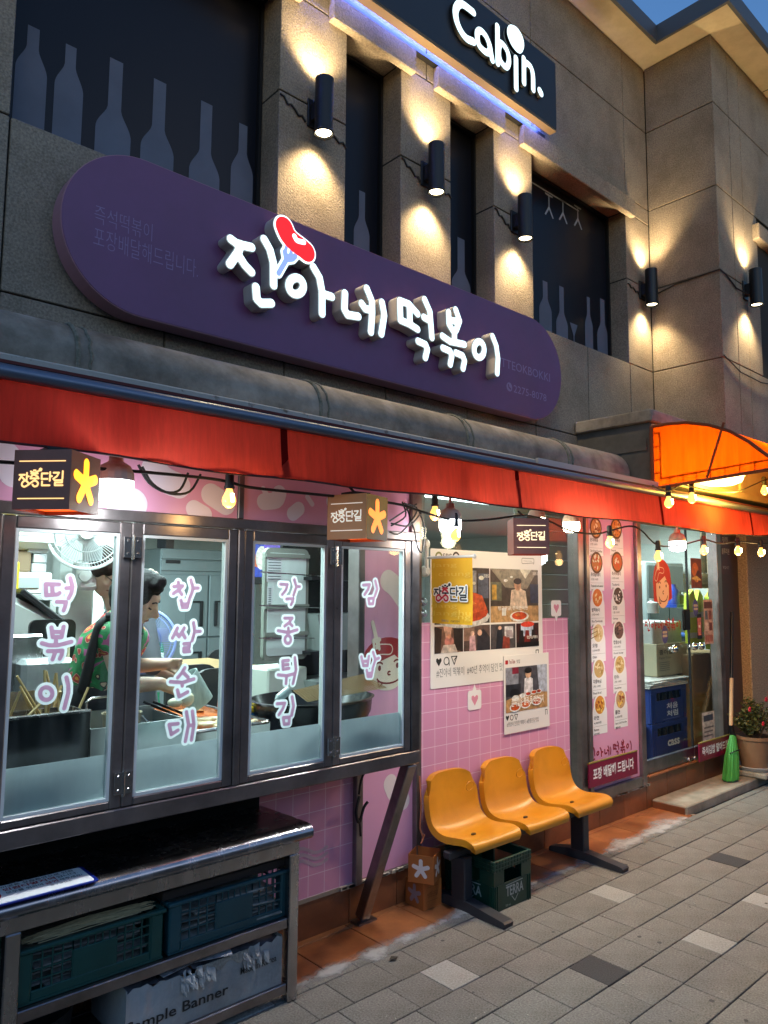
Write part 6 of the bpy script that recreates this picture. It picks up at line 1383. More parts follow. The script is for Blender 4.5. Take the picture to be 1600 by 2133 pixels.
# ------------------------------------------------------------------ food line on the counter
ct = MB(); ct.box(-.68, 2.60, 2.72, 3.06, .872, .90); ct.box(-.68, 2.57, 3.062, 3.30, .872, .90); ct.solo('worktop', STEEL_DARK, 'steel worktop inside the counter under the food trays', 'worktop', (1.4, 2.9, .872))
vt = thing('skewer_vat', 'deep steel vat divided for fish cake skewers at the left of the food line', 'vat', (.8, 2.9, .9))
va, vb, vz = .35, W(189, 1484, 2.80).x, W(150, 1487, 2.80).z
MB().box(va, vb, 2.80, 2.808, .90, vz).build('front_plate', M('dark_mirror_steel', (.10, .10, .105), .22, 1., var=.15, vscale=4), vt); m = MB(); m.box(va, va+.006, 2.809, 3.15, .90, vz); m.box(vb-.006, vb, 2.809, 3.15, .90, vz); m.box(va, vb, 3.151, 3.158, .90, vz+.05); m.box(va+.007, vb-.007, 2.809, 3.15, vz-.09, vz-.085); m.build('basin', STEEL, vt)
m = MB(); m.box(va, vb, 2.792, 2.815, vz+.0, vz+.010, bev=.003); m.box(va+.01, vb-.01, 2.96, 2.968, vz-.03, vz+.004); m.box((va+vb)/2-.05, (va+vb)/2-.042, 2.82, 3.14, vz-.03, vz+.004); m.build('rim', STEEL, vt)
m = MB(); m.box(va+.008, vb-.008, 2.81, 3.149, vz-.05, vz-.045); m.build('broth', M('brown_broth', (.12, .07, .03), .08), vt)
BAM = M('bamboo', (.50, .34, .14), .5)
sk = [((22, 1490), (42, 1440)), ((35, 1408), (82, 1485)), ((48, 1442), (75, 1490)), ((58, 1492), (88, 1462)), ((93, 1396), (95, 1482)), ((96, 1398), (112, 1465)), ((100, 1485), (117, 1402)), ((117, 1402), (124, 1486)), ((110, 1482), (128, 1428)), ((164, 1478), (184, 1432)), ((118, 1488), (126, 1440)), ((70, 1490), (42, 1430)), ((98, 1490), (108, 1440))]
rs = random.Random(3)
for i, (a, b) in enumerate(sk):
    Y0 = 2.86+rs.random()*.2; p_, q_ = W(*a, Y0), W(*b, Y0+rs.uniform(-.05, .05)); 
    if p_.z > q_.z: p_, q_ = q_, p_
    p_ = p_+(p_-q_).normalized()*.05
    m = MB(); m.tube([p_, q_], .0048, 6); m.solo('bamboo_skewer', BAM, 'bamboo skewer standing in the steel vat' , 'skewer', p_, smooth=True, group='bamboo skewers in the vat')
# stove box and strainer
sx0, sx1, sz = vb+.012, W(385, 1500, 2.82).x, W(250, 1512, 2.82).z
sv = thing('steel_warmer', 'long steel warmer trough with a strainer pot in front of the woman', 'warmer', ((sx0+sx1)/2, 2.95, .9))
m = MB(); m.box(sx0, sx1, 2.82, 2.828, .985, sz); m.box(sx0, sx0+.006, 2.829, 3.1, .985, sz); m.box(sx1-.006, sx1, 2.829, 3.1, .985, sz); m.box(sx0, sx1, 3.101, 3.108, .985, sz+.02); m.box(sx0+.007, sx1-.007, 2.83, 3.1, .985, .99); m.build('trough', M('satin_steel', (.52, .55, .56), .32, .9, var=.1, vscale=4), sv)
MB().box(sx0, 2.09, 2.80, 2.815, .902, .984).build('vent_plate', STEEL_DARK, sv)
m = MB()
for x in np.arange(sx0+.06, 2.05, .145): m.prism(rrect(x, .93, x+.05, .96, .014), YF(2.80), 0, .0015)
m.build('vent_slot', RUBBER, sv)
q = W(258, 1490, 2.93); m = MB(); m.lathe([(0, -.12), (.06, -.12), (.072, .015), (.078, .018), (.074, .0), (.062, -.11), (0, -.11)], (q.x, 2.95, sz+.01), 24); m.build('strainer_pot', M('cream_enamel', (.42, .36, .24), .4), sv, smooth=True)
m = MB(); p_ = W(180, 1465, 3.08); m.tube([(p_.x, 3.08, sz), (p_.x, 3.08, sz+.06), (p_.x+.02, 3.08, sz+.075), (p_.x+.22, 3.08, sz+.08)], .006, 6); m.tube([(q.x+.07, 2.95, sz+.02), (q.x+.1, 2.92, sz-.02), (q.x+.02, 2.86, sz-.025)], .004, 6); m.build('wire_handle', STEEL, sv, smooth=True)
# tteokbokki tray
ta, tb = W(405, 1520, 2.86).x, W(563, 1495, 2.86).x; tz = W(500, 1512, 2.86).z; tb = min(tb, 1.96); y0, y1 = 2.86, 3.36; ta -= .10; y1 = P(480, 1466, 2, tz-.02).y
ty = thing('rice_cake_tray', 'square steel tray of red simmering rice cakes', 'tray', ((ta+tb)/2, 3.1, .985))
def pan(mb, x0, x1, y0, y1, z0, z1, t=.006):
    mb.box(x0, x1, y0, y0+t, z0, z1); mb.box(x0, x1, y1-t, y1, z0, z1); mb.box(x0, x0+t, y0+t, y1-t, z0, z1); mb.box(x1-t, x1, y0+t, y1-t, z0, z1); mb.box(x0+t, x1-t, y0+t, y1-t, z0, z0+t)
m = MB(); pan(m, ta, tb, y0, y1, .99, tz); m.build('tray', M('tray_steel', (.62, .62, .60), .22, 1., var=.15, vscale=6), ty)
m = MB(); m.tube([(x, y, tz) for x, y in rrect(ta, y0, tb, y1, .02, 3)], .008, 6, closed=True); m.build('rolled_rim', STEEL, ty, smooth=True)
m = MB(); m.box(ta+.007, tb-.007, y0+.007, y1-.007, tz-.05, tz-.018); m.build('red_sauce', M('chilli_sauce', (.40, .055, .01), .16, col2=(.55, .16, .03), vscale=12, bump=.7, bscale=25), ty)
RC = M('rice_cake', (.78, .62, .40), .25, sub=.0)
m = MB(); rs = random.Random(9)
for i in range(46):
    x, y = rs.uniform(ta+.22, tb-.05), rs.uniform(y0+.05, y0+.28); a = rs.uniform(-.6, .6); l_ = .035; d = Vector((math.cos(a), math.sin(a), rs.uniform(-.1, .1)))*l_; c_ = Vector((x, y, tz-.014+rs.random()*.014)); m.tube([c_-d*1.15, c_-d, c_+d, c_+d*1.15], [.005, .012, .012, .005], 8)
m.build('rice_cakes', RC, ty, smooth='all')
m = MB()
for i in range(14):
    x, y = rs.uniform(ta+.03, tb-.06), rs.uniform(y0+.22, y1-.05); m.obox((x, y, tz-.014), (.07, .05, .006), Matrix.Rotation(rs.random()*3, 3, 'Z') @ Matrix.Rotation(.3*rs.random(), 3, 'X'), bev=.002)
m.build('fish_cakes', M('fish_cake', (.55, .28, .09), .3), ty)
m = MB(); a, b = W(345, 1455, 3.2), W(480, 1480, 3.05); m.tube([W(320, 1462, 3.1), W(385, 1488, 2.95)], .006, 6); m.tube([W(300, 1462, 3.14), W(372, 1492, 2.97)], .006, 6); m.solo('tongs', BLACK, 'black tongs resting on the corner of the red rice cake tray', 'tongs', W(320, 1462, 3.1), smooth=True)
m = MB(); q = W(530, 1462, 3.1); 
for k, c_ in enumerate(('#2a6aa8', '#d8b424')):
    m = MB(); m.box(q.x-.05, q.x+.06, 3.06, 3.16, tz+.0+k*.03-.02, tz+.028+k*.03-.02, bev=.006); m.solo('folded_sponge', C(c_), ('blue' if k == 0 else 'yellow')+' cloth folded behind the rice cake tray', 'cloth', (q.x, 3.1, tz))
# fryer
fx0, fx1 = W(528, 1470, 2.95).x, 2.56; fz = W(620, 1470, 2.9).z; fy = thing('fryer', 'wide black iron fryer with a wire draining rack', 'fryer', (2.25, 3.0, .9))
cxf, cyf, ra, rb = 2.27, 3.02, .32, .26
m = MB()
prof_ = [(1.0, .0), (1.04, .012), (.99, .014), (.94, -.02), (.8, -.10), (.0, -.11), (0, -.14), (.86, -.13), (.98, -.06), (1.0, 0)]
v = []; seg = 32
for r_, h in prof_:
    for k in range(seg): a = 2*math.pi*k/seg; v.append((cxf+ra*r_*math.cos(a), cyf+rb*r_*math.sin(a), fz+h))
m.add(v, [(i*seg+k, i*seg+(k+1) % seg, (i+1)*seg+(k+1) % seg, (i+1)*seg+k) for i in range(len(prof_)-1) for k in range(seg)]); m.build('iron_pan', M('black_iron', (.012, .012, .012), .25), fy, smooth=True)
MB().box(1.985, 2.56, 2.83, 3.25, .901, fz-.145, bev=.006).build('burner_box', BLACK, fy)
m = MB(); m.lathe([(0, 0), (.016, 0), (.016, .012), (0, .012)], (2.3, 2.829, 1.03), 14, axis=(0, -1, 0)); m.build('burner_knob', RUBBER, fy)
m = MB(); p0, p1, p2, p3 = [Vector(p) for p in ((2.12, 2.86, fz+.02), (2.56, 2.80, fz+.055), (2.58, 3.0, fz+.10), (2.16, 3.03, fz+.05))]
for k in range(15): t = k/14; m.tube([p0.lerp(p3, t), p1.lerp(p2, t)], .0022, 4)
for k in range(28): t = k/27; m.tube([p0.lerp(p1, t), p3.lerp(p2, t)], .0018, 4)
m.build('draining_rack', M('gold_wire', (.62, .44, .24), .35, .8), fy)
m = MB(); a, b = W(580, 1455, 2.82), W(602, 1437, 2.82); m.tube([a, b], .02, 10); m.tube([W(574, 1458, 2.82), a], [.006, .02], 8); m.build('lid_handle', M('clear_grey', (.45, .52, .52), .12), fy, smooth=True)

# ------------------------------------------------------------------ people at the counter
SKIN = M('skin', (.60, .40, .29), .5, var=.06, vscale=20, sub=.15)
HAIR = M('black_hair', (.010, .008, .008), .62, bump=.9, bscale=160, spec=.2)
BROWNHAIR = M('brown_hair', (.03, .016, .011), .62, bump=.9, bscale=160, spec=.2)
def floral():
    m = M('floral_cloth', (.03, .28, .08), .75); n = m.node_tree.nodes; l = m.node_tree.links.new; b = n['Principled BSDF']
    t = n.new('ShaderNodeTexCoord'); no = n.new('ShaderNodeTexNoise'); no.inputs['Scale'].default_value = 9; l(t.outputs['Object'], no.inputs['Vector'])
    ad = n.new('ShaderNodeMix'); ad.data_type = 'RGBA'; ad.blend_type = 'ADD'; ad.inputs[0].default_value = .12; l(t.outputs['Object'], ad.inputs[6]); l(no.outputs['Color'], ad.inputs[7])
    v = n.new('ShaderNodeTexVoronoi'); v.inputs['Scale'].default_value = 15; l(ad.outputs[2], v.inputs['Vector'])
    r_ = n.new('ShaderNodeValToRGB'); r_.color_ramp.interpolation = 'CONSTANT'; e = r_.color_ramp.elements
    e[0].position = 0; e[0].color = (.02, .012, .015, 1); e[1].position = .09; e[1].color = (.75, .35, .05, 1)
    for p_, c_ in ((.17, (.45, .03, .03, 1)), (.33, (.75, .55, .35, 1)), (.36, (.02, .02, .02, 1)), (.40, (.02, .20, .06, 1)), (.58, (.03, .28, .09, 1)), (.70, (.5, .12, .3, 1))): q_ = e.new(p_); q_.color = c_
    l(v.outputs['Distance'], r_.inputs['Fac']); l(r_.outputs['Color'], b.inputs['Base Color']); return m
FLORAL = floral(); APRON = M('black_apron', (.012, .012, .014), .8)
def w3(a, r): p = W(*a); return (p.x, p.y, p.z, r)
def head(c, f, u):
    f = f.normalized(); u = (u-f*u.dot(f)).normalized(); s_ = f.cross(u)
    at = lambda a, b, d, r: (*(c+f*a+u*b+s_*d), r)
    ch = [[at(-.01, .03, 0, .088)], [at(-.03, .02, 0, .082)], [at(.02, .0, 0, .076)], [at(.04, -.045, 0, .056)], [at(.045, -.075, .0, .040), at(.068, -.098, 0, .020)], [at(.06, .035, .02, .034), at(.06, .035, -.02, .034)],
          [at(.090, .018, 0, .010), at(.118, -.024, 0, .0135)], [at(.100, -.032, .012, .009), at(.100, -.032, -.012, .009)], [at(.056, -.03, .035, .028)], [at(.056, -.03, -.035, .028)], [at(.085, -.060, .012, .008), at(.085, -.060, -.012, .008)]]
    for d in (.078, -.078): ch.append([at(-.005, .012, d, .012), at(-.008, -.022, d*.96, .009)])
    return ch, at
def hand(wr, kn, tip, side, thumb, sc=1.0):
    """palm plus five bent fingers: wrist, knuckle centre, curl target, sideways vector"""
    wr, kn, tip, side = Vector(wr), Vector(kn), Vector(tip), Vector(side).normalized()
    ch = [[(*wr, .024*sc), (*wr.lerp(kn, .5), .027*sc), (*kn, .024*sc)]]
    for i, o in enumerate((-.030, -.010, .010, .029)):
        k = kn+side*o*sc; L_ = (.9, 1.05, 1.0, .8)[i]; m_ = k+(kn-wr).normalized()*.028*L_*sc; t_ = m_.lerp(tip+side*o*.7, .85)
        ch.append([(*(k-(kn-wr)*.25), .0105*sc), (*k, .0105*sc), (*m_, .0092*sc), (*t_, .0078*sc)])
    b = wr.lerp(kn, .25)+side*-.026*sc; th = Vector(thumb); ch.append([(*b, .013*sc), (*b.lerp(th, .55), .0105*sc), (*th, .0085*sc)]); return ch
wm = thing('person', 'woman with pinned up black hair, green flowered shirt and black apron bending over food trays', 'person', W(195, 1600, 3.2)*1.0)
f1 = (.86*CR-.50*CU+.02*_f); u1 = (.53*CR+.85*CU)
hc = W(284, 1247, 3.25); hch, at = head(hc, f1, u1)
sh_n, el_n, wr_n = w3((232, 1328, 3.13), .056), w3((256, 1428, 3.10), .040), w3((335, 1424, 3.06), .028)
sh_f, el_f, wr_f = w3((280, 1330, 3.40), .056), w3((262, 1388, 3.43), .040), w3((345, 1383, 3.29), .028)
hip = w3((200, 1505, 3.33), (.16, .13, .12)); fl = .2
spine = [[w3((200, 1505, 3.33), .145), w3((204, 1435, 3.30), .125), w3((226, 1355, 3.26), .125), w3((248, 1318, 3.25), .095)], [w3((250, 1318, 3.25), .062), w3((270, 1280, 3.25), .050), (*hc, .05)], [sh_n, w3((250, 1320, 3.25), .075), sh_f]]
legs = [[w3((195, 1520, 3.25), .085), (hip[0]+.02, 3.26, .62, .062), (hip[0]-.02, 3.28, .26, .045), (hip[0]+.1, 3.26, .225, .035)], [w3((200, 1520, 3.43), .085), (hip[0]+.02, 3.46, .62, .062), (hip[0]-.02, 3.48, .26, .045), (hip[0]+.1, 3.46, .225, .035)]]
hn = hand(wr_n[:3], W(357, 1432, 3.05), W(373, 1447, 3.06), (0, -.8, .6), W(368, 1446, 3.03)); hf = hand(wr_f[:3], W(362, 1382, 3.27), W(368, 1402, 3.25), (0, -.8, .6), W(366, 1402, 3.23))
blobmesh('body', hch+spine+legs+[[sh_n, el_n, wr_n], [sh_f, el_f, wr_f]]+hn+hf, SKIN, wm, .0075, 3)
def grow(ch, d): return [[(*q[:3], (q[3] if not isinstance(q[3], tuple) else max(q[3]))+d) for q in c_] for c_ in ch]
mid_n = tuple(Vector(sh_n[:3]).lerp(Vector(el_n[:3]), .12))+(.052,); mid_f = tuple(Vector(sh_f[:3]).lerp(Vector(el_f[:3]), .3))+(.05,)
blobmesh('flowered_shirt', grow([spine[0], spine[2]], .014)+grow([[sh_n, mid_n], [sh_f, mid_f]], .014), FLORAL, wm, .011, 4)
blobmesh('apron_skirt', grow([[w3((202, 1455, 3.30), .13), w3((200, 1510, 3.33), .15), (hip[0], 3.36, .75, .15)]], .026), APRON, wm, .014, 4)
blobmesh('trousers', grow(legs, .012), M('navy_trousers', (.02, .022, .035), .8), wm, .012, 4)
m = MB()
for pts in ([(222, 1287, 3.16), (206, 1302, 3.13), (194, 1345, 3.13), (184, 1390, 3.15), (172, 1440, 3.19)], [(250, 1290, 3.33), (255, 1296, 3.21), (240, 1286, 3.15), (222, 1287, 3.16)]):
    pp = smooth_pts([tuple(W(*q)) for q in pts], 4); m.tube(pp, [.013+.012*i/len(pp) for i in range(len(pp))], 8)
m.build('apron_strap', APRON, wm, smooth='all')
rs = random.Random(4)
hr = [[at(-.03, .045, 0, .090)], [at(-.05, .0, 0, .080)], [at(.0, .075, 0, .072)], [at(.012, .04, .042, .058)], [at(.012, .04, -.042, .058)], [at(-.06, -.05, 0, .045)]]
hr += [[at(.03+rs.uniform(-.02, .035), .095+rs.uniform(-.02, .03), rs.uniform(-.05, .05), rs.uniform(.018, .032))] for _ in range(26)]
blobmesh('hair', hr, HAIR, wm, .008, 1)
m = MB(); m.ball(Vector(at(-.01, .125, -.03, 0)[:3]), .02); m.ball(Vector(at(.01, .128, -.045, 0)[:3]), .014); m.build('hair_tie', C('#b8a890'), wm, smooth=True)
INKB = M('face_ink', (.03, .02, .018), .6); LIP = M('lip', (.30, .10, .08), .5)
def face(at, par, own):
    m = MB()
    for d in (.033, -.033):
        m.tube([at(.083, .030, d*1.45, 0)[:3], at(.092, .036, d*.9, 0)[:3], at(.094, .032, d*.5, 0)[:3]], .0035, 6); m.tube([at(.078, .004, d*1.4, 0)[:3], at(.086, -.001, d, 0)[:3], at(.086, .003, d*.6, 0)[:3]], .0036, 6)
    m.build('eyes_and_brows', INKB, par, smooth='all'); m = MB(); m.tube([at(.083, -.062, .022, 0)[:3], at(.094, -.060, 0, 0)[:3], at(.083, -.062, -.022, 0)[:3]], .005, 6); m.build('mouth', LIP, par, smooth='all')
face(at, wm, 0)
mn = thing('person', 'person with short brown hair and glasses looking down behind the flowered shirt woman', 'person', (W(222, 1190, 4.05).x, 4.05, .2))
hc2 = W(216, 1190, 4.02); hch2, at2 = head(hc2, .80*CR-.60*CU-.12*_f, .6*CR+.8*CU)
bx = W(272, 1300, 4.1).x
sp2 = [[(*hc2, .05), (hc2.x+.06, 4.05, hc2.z-.12, .055), (bx-.05, 4.05, hc2.z-.24, .09)], [(bx-.04, 4.05, hc2.z-.32, .14), (bx-.03, 4.05, hc2.z-.55, .13), (bx, 4.05, .95, .15)], [(bx-.04, 3.86, hc2.z-.25, .055), (bx-.04, 4.22, hc2.z-.25, .055)]]
ar2 = [[(bx-.04, 3.86, hc2.z-.25, .052), (bx+.0, 3.80, hc2.z-.50, .04), (bx+.2, 3.86, hc2.z-.60, .028)], [(bx-.04, 4.22, hc2.z-.25, .052), (bx+.02, 4.28, hc2.z-.50, .04), (bx+.22, 4.2, hc2.z-.60, .028)]]
lg2 = [[(bx, 3.97, .95, .09), (bx+.02, 3.97, .58, .06), (bx-.01, 3.98, .26, .045), (bx+.1, 3.97, .225, .034)], [(bx, 4.14, .95, .09), (bx+.02, 4.14, .58, .06), (bx-.01, 4.15, .26, .045), (bx+.1, 4.14, .225, .034)]]
h2 = []
for a in ar2: wv = Vector(a[-1][:3]); h2 += hand(wv, wv+Vector((.08, 0, -.02)), wv+Vector((.12, 0, -.06)), (0, 1, 0), wv+Vector((.07, -.05, -.02)))
blobmesh('body', hch2+sp2+ar2+lg2+h2, SKIN, mn, .010, 3)
blobmesh('grey_shirt', grow([sp2[1], sp2[2]]+[[a[0], a[1]] for a in ar2], .014), M('grey_shirt', (.10, .11, .13), .85), mn, .013, 4)
blobmesh('trousers', grow(lg2, .012), M('navy_trousers', ()), mn, .013, 4)
blobmesh('hair', [[at2(-.03, .045, 0, .092)], [at2(-.05, .005, 0, .084)], [at2(.01, .07, 0, .075)], [at2(.02, .05, .04, .058)], [at2(.02, .05, -.04, .058)], [at2(.05, .075, 0, .04)], [at2(-.05, -.045, 0, .05)], [at2(-.0, .0, -.06, .035)], [at2(-.0, .0, .06, .035)]], BROWNHAIR, mn, .009, 2)
face(at2, mn, 1)
m = MB()
for d in (.034, -.034): m.tube([at2(.098, .002+.02*math.sin(t), d+.026*math.cos(t), 0)[:3] for t in np.linspace(0, 6.283, 15)[:-1]], .002, 5, closed=True)
for d in (.062, -.062): m.tube([at2(.096, .008, d, 0)[:3], at2(.0, .012, d*1.32, 0)[:3]], .002, 5)
m.build('glasses', BLACK, mn)
# tub held over the tray
q = W(386, 1420, 3.20); m = MB(); ax_ = Vector((.35, -.1, -.5)).normalized(); m.lathe([(0, -.13), (.062, -.13), (.075, .02), (.07, .02), (.058, -.12), (0, -.12)], q, 22, axis=-ax_)
m.solo('plastic_tub', cloth_glow('milky_plastic', (.62, .72, .70), .5), 'milky plastic tub tipped over the red rice cake tray by both hands', 'tub', q, smooth=True)
m = MB(); q = W(388, 1456, 2.98); m.ball(q, (.035, .03, .032), 12, 8); m.ball(q+Vector((-.05, .0, -.01)), (.035, .025, .02), 12, 8); m.solo('peeled_onion', C('#e6dfc2', .4), 'pale peeled onion pieces held above the red tray', 'onion', q, smooth='all')

# ------------------------------------------------------------------ steel bench in front
bn = thing('steel_table', 'low stainless steel table with two shelves of crates under the serving windows', 'table', (1.2, 2.85, 0))
pf = [(2.64+.018*(1-math.cos(RAD(a))) , .655+.036*(math.sin(RAD(a)))) for a in ()]
prof = [(3.05, .688), (2.70, .696), (2.665, .694), (2.648, .686), (2.638, .67), (2.638, .652), (2.65, .640), (2.67, .640), (2.67, .655), (3.05, .655)]
m = MB(); m.prism(prof, FR((0, 0, 0), (0, 1, 0), (0, 0, 1), (1, 0, 0)), .1, 2.0); m.build('table_top', STEEL, bn, smooth=True)
m = MB(); m.box(.12, 1.95, 2.672, 2.684, .585, .645); m.box(1.945, 1.957, 2.685, 3.03, .585, .645); m.build('apron', STEEL, bn)
for x in (.82, 1.925):
    for y in (2.69, 3.02): MB().box(x-.024, x+.024, y-.024, y+.024, .0, .584, bev=.004).build('leg', STEEL, bn)
for z0, z1, nm in ((.292, .332, 'shelf'), (.035, .075, 'lower_shelf')):
    m = MB(); m.box(.845, 1.90, 2.676, 2.70, z0, z1, bev=.003); m.box(.845, 1.90, 3.01, 3.03, z0, z1); m.box(.845, 1.90, 2.701, 3.009, z1-.008, z1-.002); m.build(nm, STEEL_DARK, bn)
ns = thing('smoking_sign', 'white no smoking notice with blue border and red Korean words lying on the steel table', 'sign', (.85, 2.7, .7))
zs_ = .699; nf = ZF(zs_+.005); m = MB(); m.prism(rrect(.50, 2.622, 1.075, 2.787, .012), ZF(zs_), -.001, .003); m.build('blue_border', C('#1c2f8c', .35), ns)
m = MB(); m.prism(rrect(.51, 2.630, 1.062, 2.780, .010), ZF(zs_), .0031, .005); m.build('board', C('#fafaf8', .75), ns)
RED = C('#b8202c')
text('이곳은 상습흡연으로 인한', nf, .80, 2.752, 1.035, 2.772, C('#24242c'), ns, .0008, .01); text('민원다발지역', nf, .80, 2.722, .965, 2.747, RED, ns, .0008, .03); text('입니다.', nf, .97, 2.724, 1.04, 2.744, C('#24242c'), ns, .0008, .01)
text('모두를 위하여', nf, .80, 2.694, .915, 2.714, C('#24242c'), ns, .0008, .01); text('금연', nf, .922, 2.692, .965, 2.716, RED, ns, .0008, .02); text('해주세요!', nf, .97, 2.694, 1.045, 2.714, C('#24242c'), ns, .0008, .01); text('중구보건소', nf, .93, 2.668, 1.0, 2.680, C('#24242c'), ns, .0008, .01)
flat('ban_ring', stroke_loops([ell(.725, 2.705, .052, .052, 24), [(.69, 2.668), (.76, 2.742)]], .007, cell=.0025), nf, .0008, RED, ns); flat('cigarette_print', stroke_loops([[(.70, 2.70), (.75, 2.70)], [(.755, 2.708), (.75, 2.72), (.76, 2.73)]], .005, cell=.002), nf, .0004, C('#24242c'), ns)
def crate(x0, x1, y0, y1, z0, h, mat, lab, cat, nm, group=None, cols=4):
    c_ = thing(nm, lab, cat, ((x0+x1)/2, (y0+y1)/2, z0), group); t = .008; m = MB()
    for x, y in ((x0, y0), (x1-.05, y0), (x0, y1-.05), (x1-.05, y1-.05)): m.box(x, x+.05, y, y+.05, z0, z0+h-.012, bev=.006)
    m.box(x0, x1, y0, y1, z0, z0+.008)
    m.build('corner_posts', mat, c_)
    m = MB()
    for (a, b, c, d) in ((x0-.008, x1+.008, y0-.008, y0+.012), (x0-.008, x1+.008, y1-.012, y1+.008), (x0-.008, x0+.012, y0+.0121, y1-.0121), (x1-.012, x1+.008, y0+.0121, y1-.0121)): m.box(a, b, c, d, z0+h-.014, z0+h, bev=.003)
    m.build('rim', mat, c_)
    m = MB(); lx0, lx1 = x0+(x1-x0)*.36, x0+(x1-x0)*.66
    m.box(lx0, lx1, y0+.004, y0+.012, z0+h*.2, z0+h*.72, bev=.003); m.build('label_plate', mat, c_)
    m = MB()
    for a, b in ((x0+.05, lx0), (lx1, x1-.05)):
        for k in range(cols+1): x = a+(b-a)*k/cols; m.box(x-.0025, x+.0025, y0+.006, y0+.012, z0+.035, z0+h-.014)
        for k in range(1, 4): z = z0+.035+(h-.05)*k/4; m.box(a, b, y0+.007, y0+.0115, z-.0025, z+.0025)
    for k in range(7): x = lx0+(lx1-lx0)*k/6; m.box(x-.002, x+.002, y0+.006, y0+.012, z0+h*.72, z0+h-.014)
    m.box(x0+.05, x1-.05, y0+.003, y0+.012, z0+.006, z0+.036, bev=.003)
    for x in (x0+.004, x1-.012):
        for k in range(6): y = y0+.05+(y1-y0-.1)*k/5; m.box(x, x+.006, y-.003, y+.003, z0, z0+h-.014)
        for k in range(4): z = z0+.02+(h-.04)*k/3; m.box(x, x+.006, y0+.05, y1-.05, z-.004, z+.004)
    m.box(x0+.05, x1-.05, y1-.012, y1-.006, z0, z0+h-.014)
    m.build('lattice', mat, c_); return c_
TEALG = M('green_crate_plastic', (.012, .090, .074), .38, dirt=.3); TEALB = M('teal_crate_plastic', (.013, .080, .096), .38, dirt=.3)
ca0, ca1 = W(32, 2050, 2.70).x, W(338, 2000, 2.70).x; cb0, cb1 = W(352, 1950, 2.70).x, W(606, 1900, 2.70).x; zc1 = .334
crate(ca0, ca1, 2.70, 3.0, zc1, .175, TEALG, 'green plastic crate with straw mats and papers, left on the table shelf', 'crate', 'storage_crate', 'crates on the table shelf')
crate(cb0, cb1, 2.70, 3.0, zc1, .185, TEALB, 'teal blue plastic crate with a dark board on top, right on the table shelf', 'crate', 'storage_crate', 'crates on the table shelf')
STRAW = M('straw', (.50, .40, .22), .8, var=.3, vscale=30, stretch=(1, 8, 8))
rs = random.Random(2)
m = MB()
for i in range(70):
    x0, x1 = ca0+.02+rs.random()*.12, ca1-.02-rs.random()*.12; y = 2.715+rs.random()*.05; z = zc1+.178+rs.random()*.018; m.tube([(x0, y, z), ((x0+x1)/2, y+rs.uniform(-.01, .01), z+.006+rs.uniform(-.004, .004)), (x1, y, z+rs.uniform(-.006, .006))], .0018, 4)
m.solo('straw_bundle', STRAW, 'bundle of pale straw lying along the rim of the green crate', 'straw', ((ca0+ca1)/2, 2.74, zc1+.17))
for k in range(6):
    m = MB(); m.box(ca0+.02, ca1-.03, 2.80, 2.99, zc1+.178+.011*k, zc1+.187+.011*k); m.solo('straw_mat', M('dark_mat', (.035, .025, .018), .9, var=.3, vscale=40), ('lowest', 'second lowest', 'third lowest', 'third highest', 'second highest', 'topmost')[k]+' dark straw mat of the pile in the green crate', 'mat', ((ca0+ca1)/2, 2.9, zc1+.178+.011*k), group='dark straw mats in the green crate')
m = MB(); m.box(cb0-.02, cb1-.0, 2.72, 2.99, zc1+.19, zc1+.225, bev=.004); m.solo('wood_board', M('dark_board', (.03, .02, .016), .7), 'dark wooden board lying on the teal blue crate', 'board', ((cb0+cb1)/2, 2.85, zc1+.19))
for a, b, nm in ((ca0, ca1, 'in the green crate'), (cb0, cb1, 'in the teal blue crate')):
    m = MB()
    for k in range(8): m.obox(((a+b)/2+rs.uniform(-.06, .06), 2.83+rs.uniform(-.02, .03), zc1+.02+k*.016), ((b-a)*.72, .2, .006), Matrix.Rotation(rs.uniform(-.12, .12), 3, 'Z') @ Matrix.Rotation(rs.uniform(-.05, .05), 3, 'Y'))
    m.solo('newspapers', M('old_paper', (.30, .29, .26), .85, var=.4, vscale=22), 'crumpled old newspapers '+nm, 'newspaper', ((a+b)/2, 2.83, zc1+.01))
# battered banner box
bx0, bx1, by0, by1, bz0, bz1 = W(262, 2110, 2.69).x, 1.885, 2.69, 3.0, .0755, .265
bb = thing('battered_box', 'battered white carton with torn corrugated edges and black lettering on the lowest shelf', 'box', ((bx0+bx1)/2, 2.85, bz0))
CARD_W = M('worn_white_card', (.46, .46, .45), .8, var=.12, vscale=9, bump=.3, bscale=40, dirt=.55); CORR = M('torn_corrugation', (.40, .36, .31), .9, var=.25, vscale=60)
m = MB(); v = []; n_ = 26
top = [(bx0+(bx1-bx0)*i/n_, bz1+rs.uniform(-.02, .006)-(.05 if 8 < i < 13 else 0)*rs.random()) for i in range(n_+1)]
m.add([(x, by0, bz0) for x, z in top]+[(x, by0+rs.uniform(-.004, .004), z) for x, z in top], [(i, i+1, n_+2+i, n_+1+i) for i in range(n_)]); m.box(bx0, bx1, by1-.004, by1, bz0, bz1); m.box(bx0, bx0+.004, by0+.002, by1-.005, bz0, bz1); m.box(bx1-.004, bx1, by0+.002, by1-.005, bz0, bz1); m.build('carton_sides', CARD_W, bb, recalc=False)
m = MB()
for i in range(5):
    a = bx0+(bx1-bx0)*i/5; b = a+(bx1-bx0)/5-.004; m.quad((a, by0+.01, bz1-.01+rs.uniform(-.01, .01)), (b, by0+.01, bz1-.01+rs.uniform(-.01, .01)), (b, by0+.2, bz1+.008), (a, by0+.2, bz1+.008))
m.build('top_flap', M('printed_card', (.12, .12, .14), .6, var=.7, vscale=14), bb, recalc=False)
m = MB()
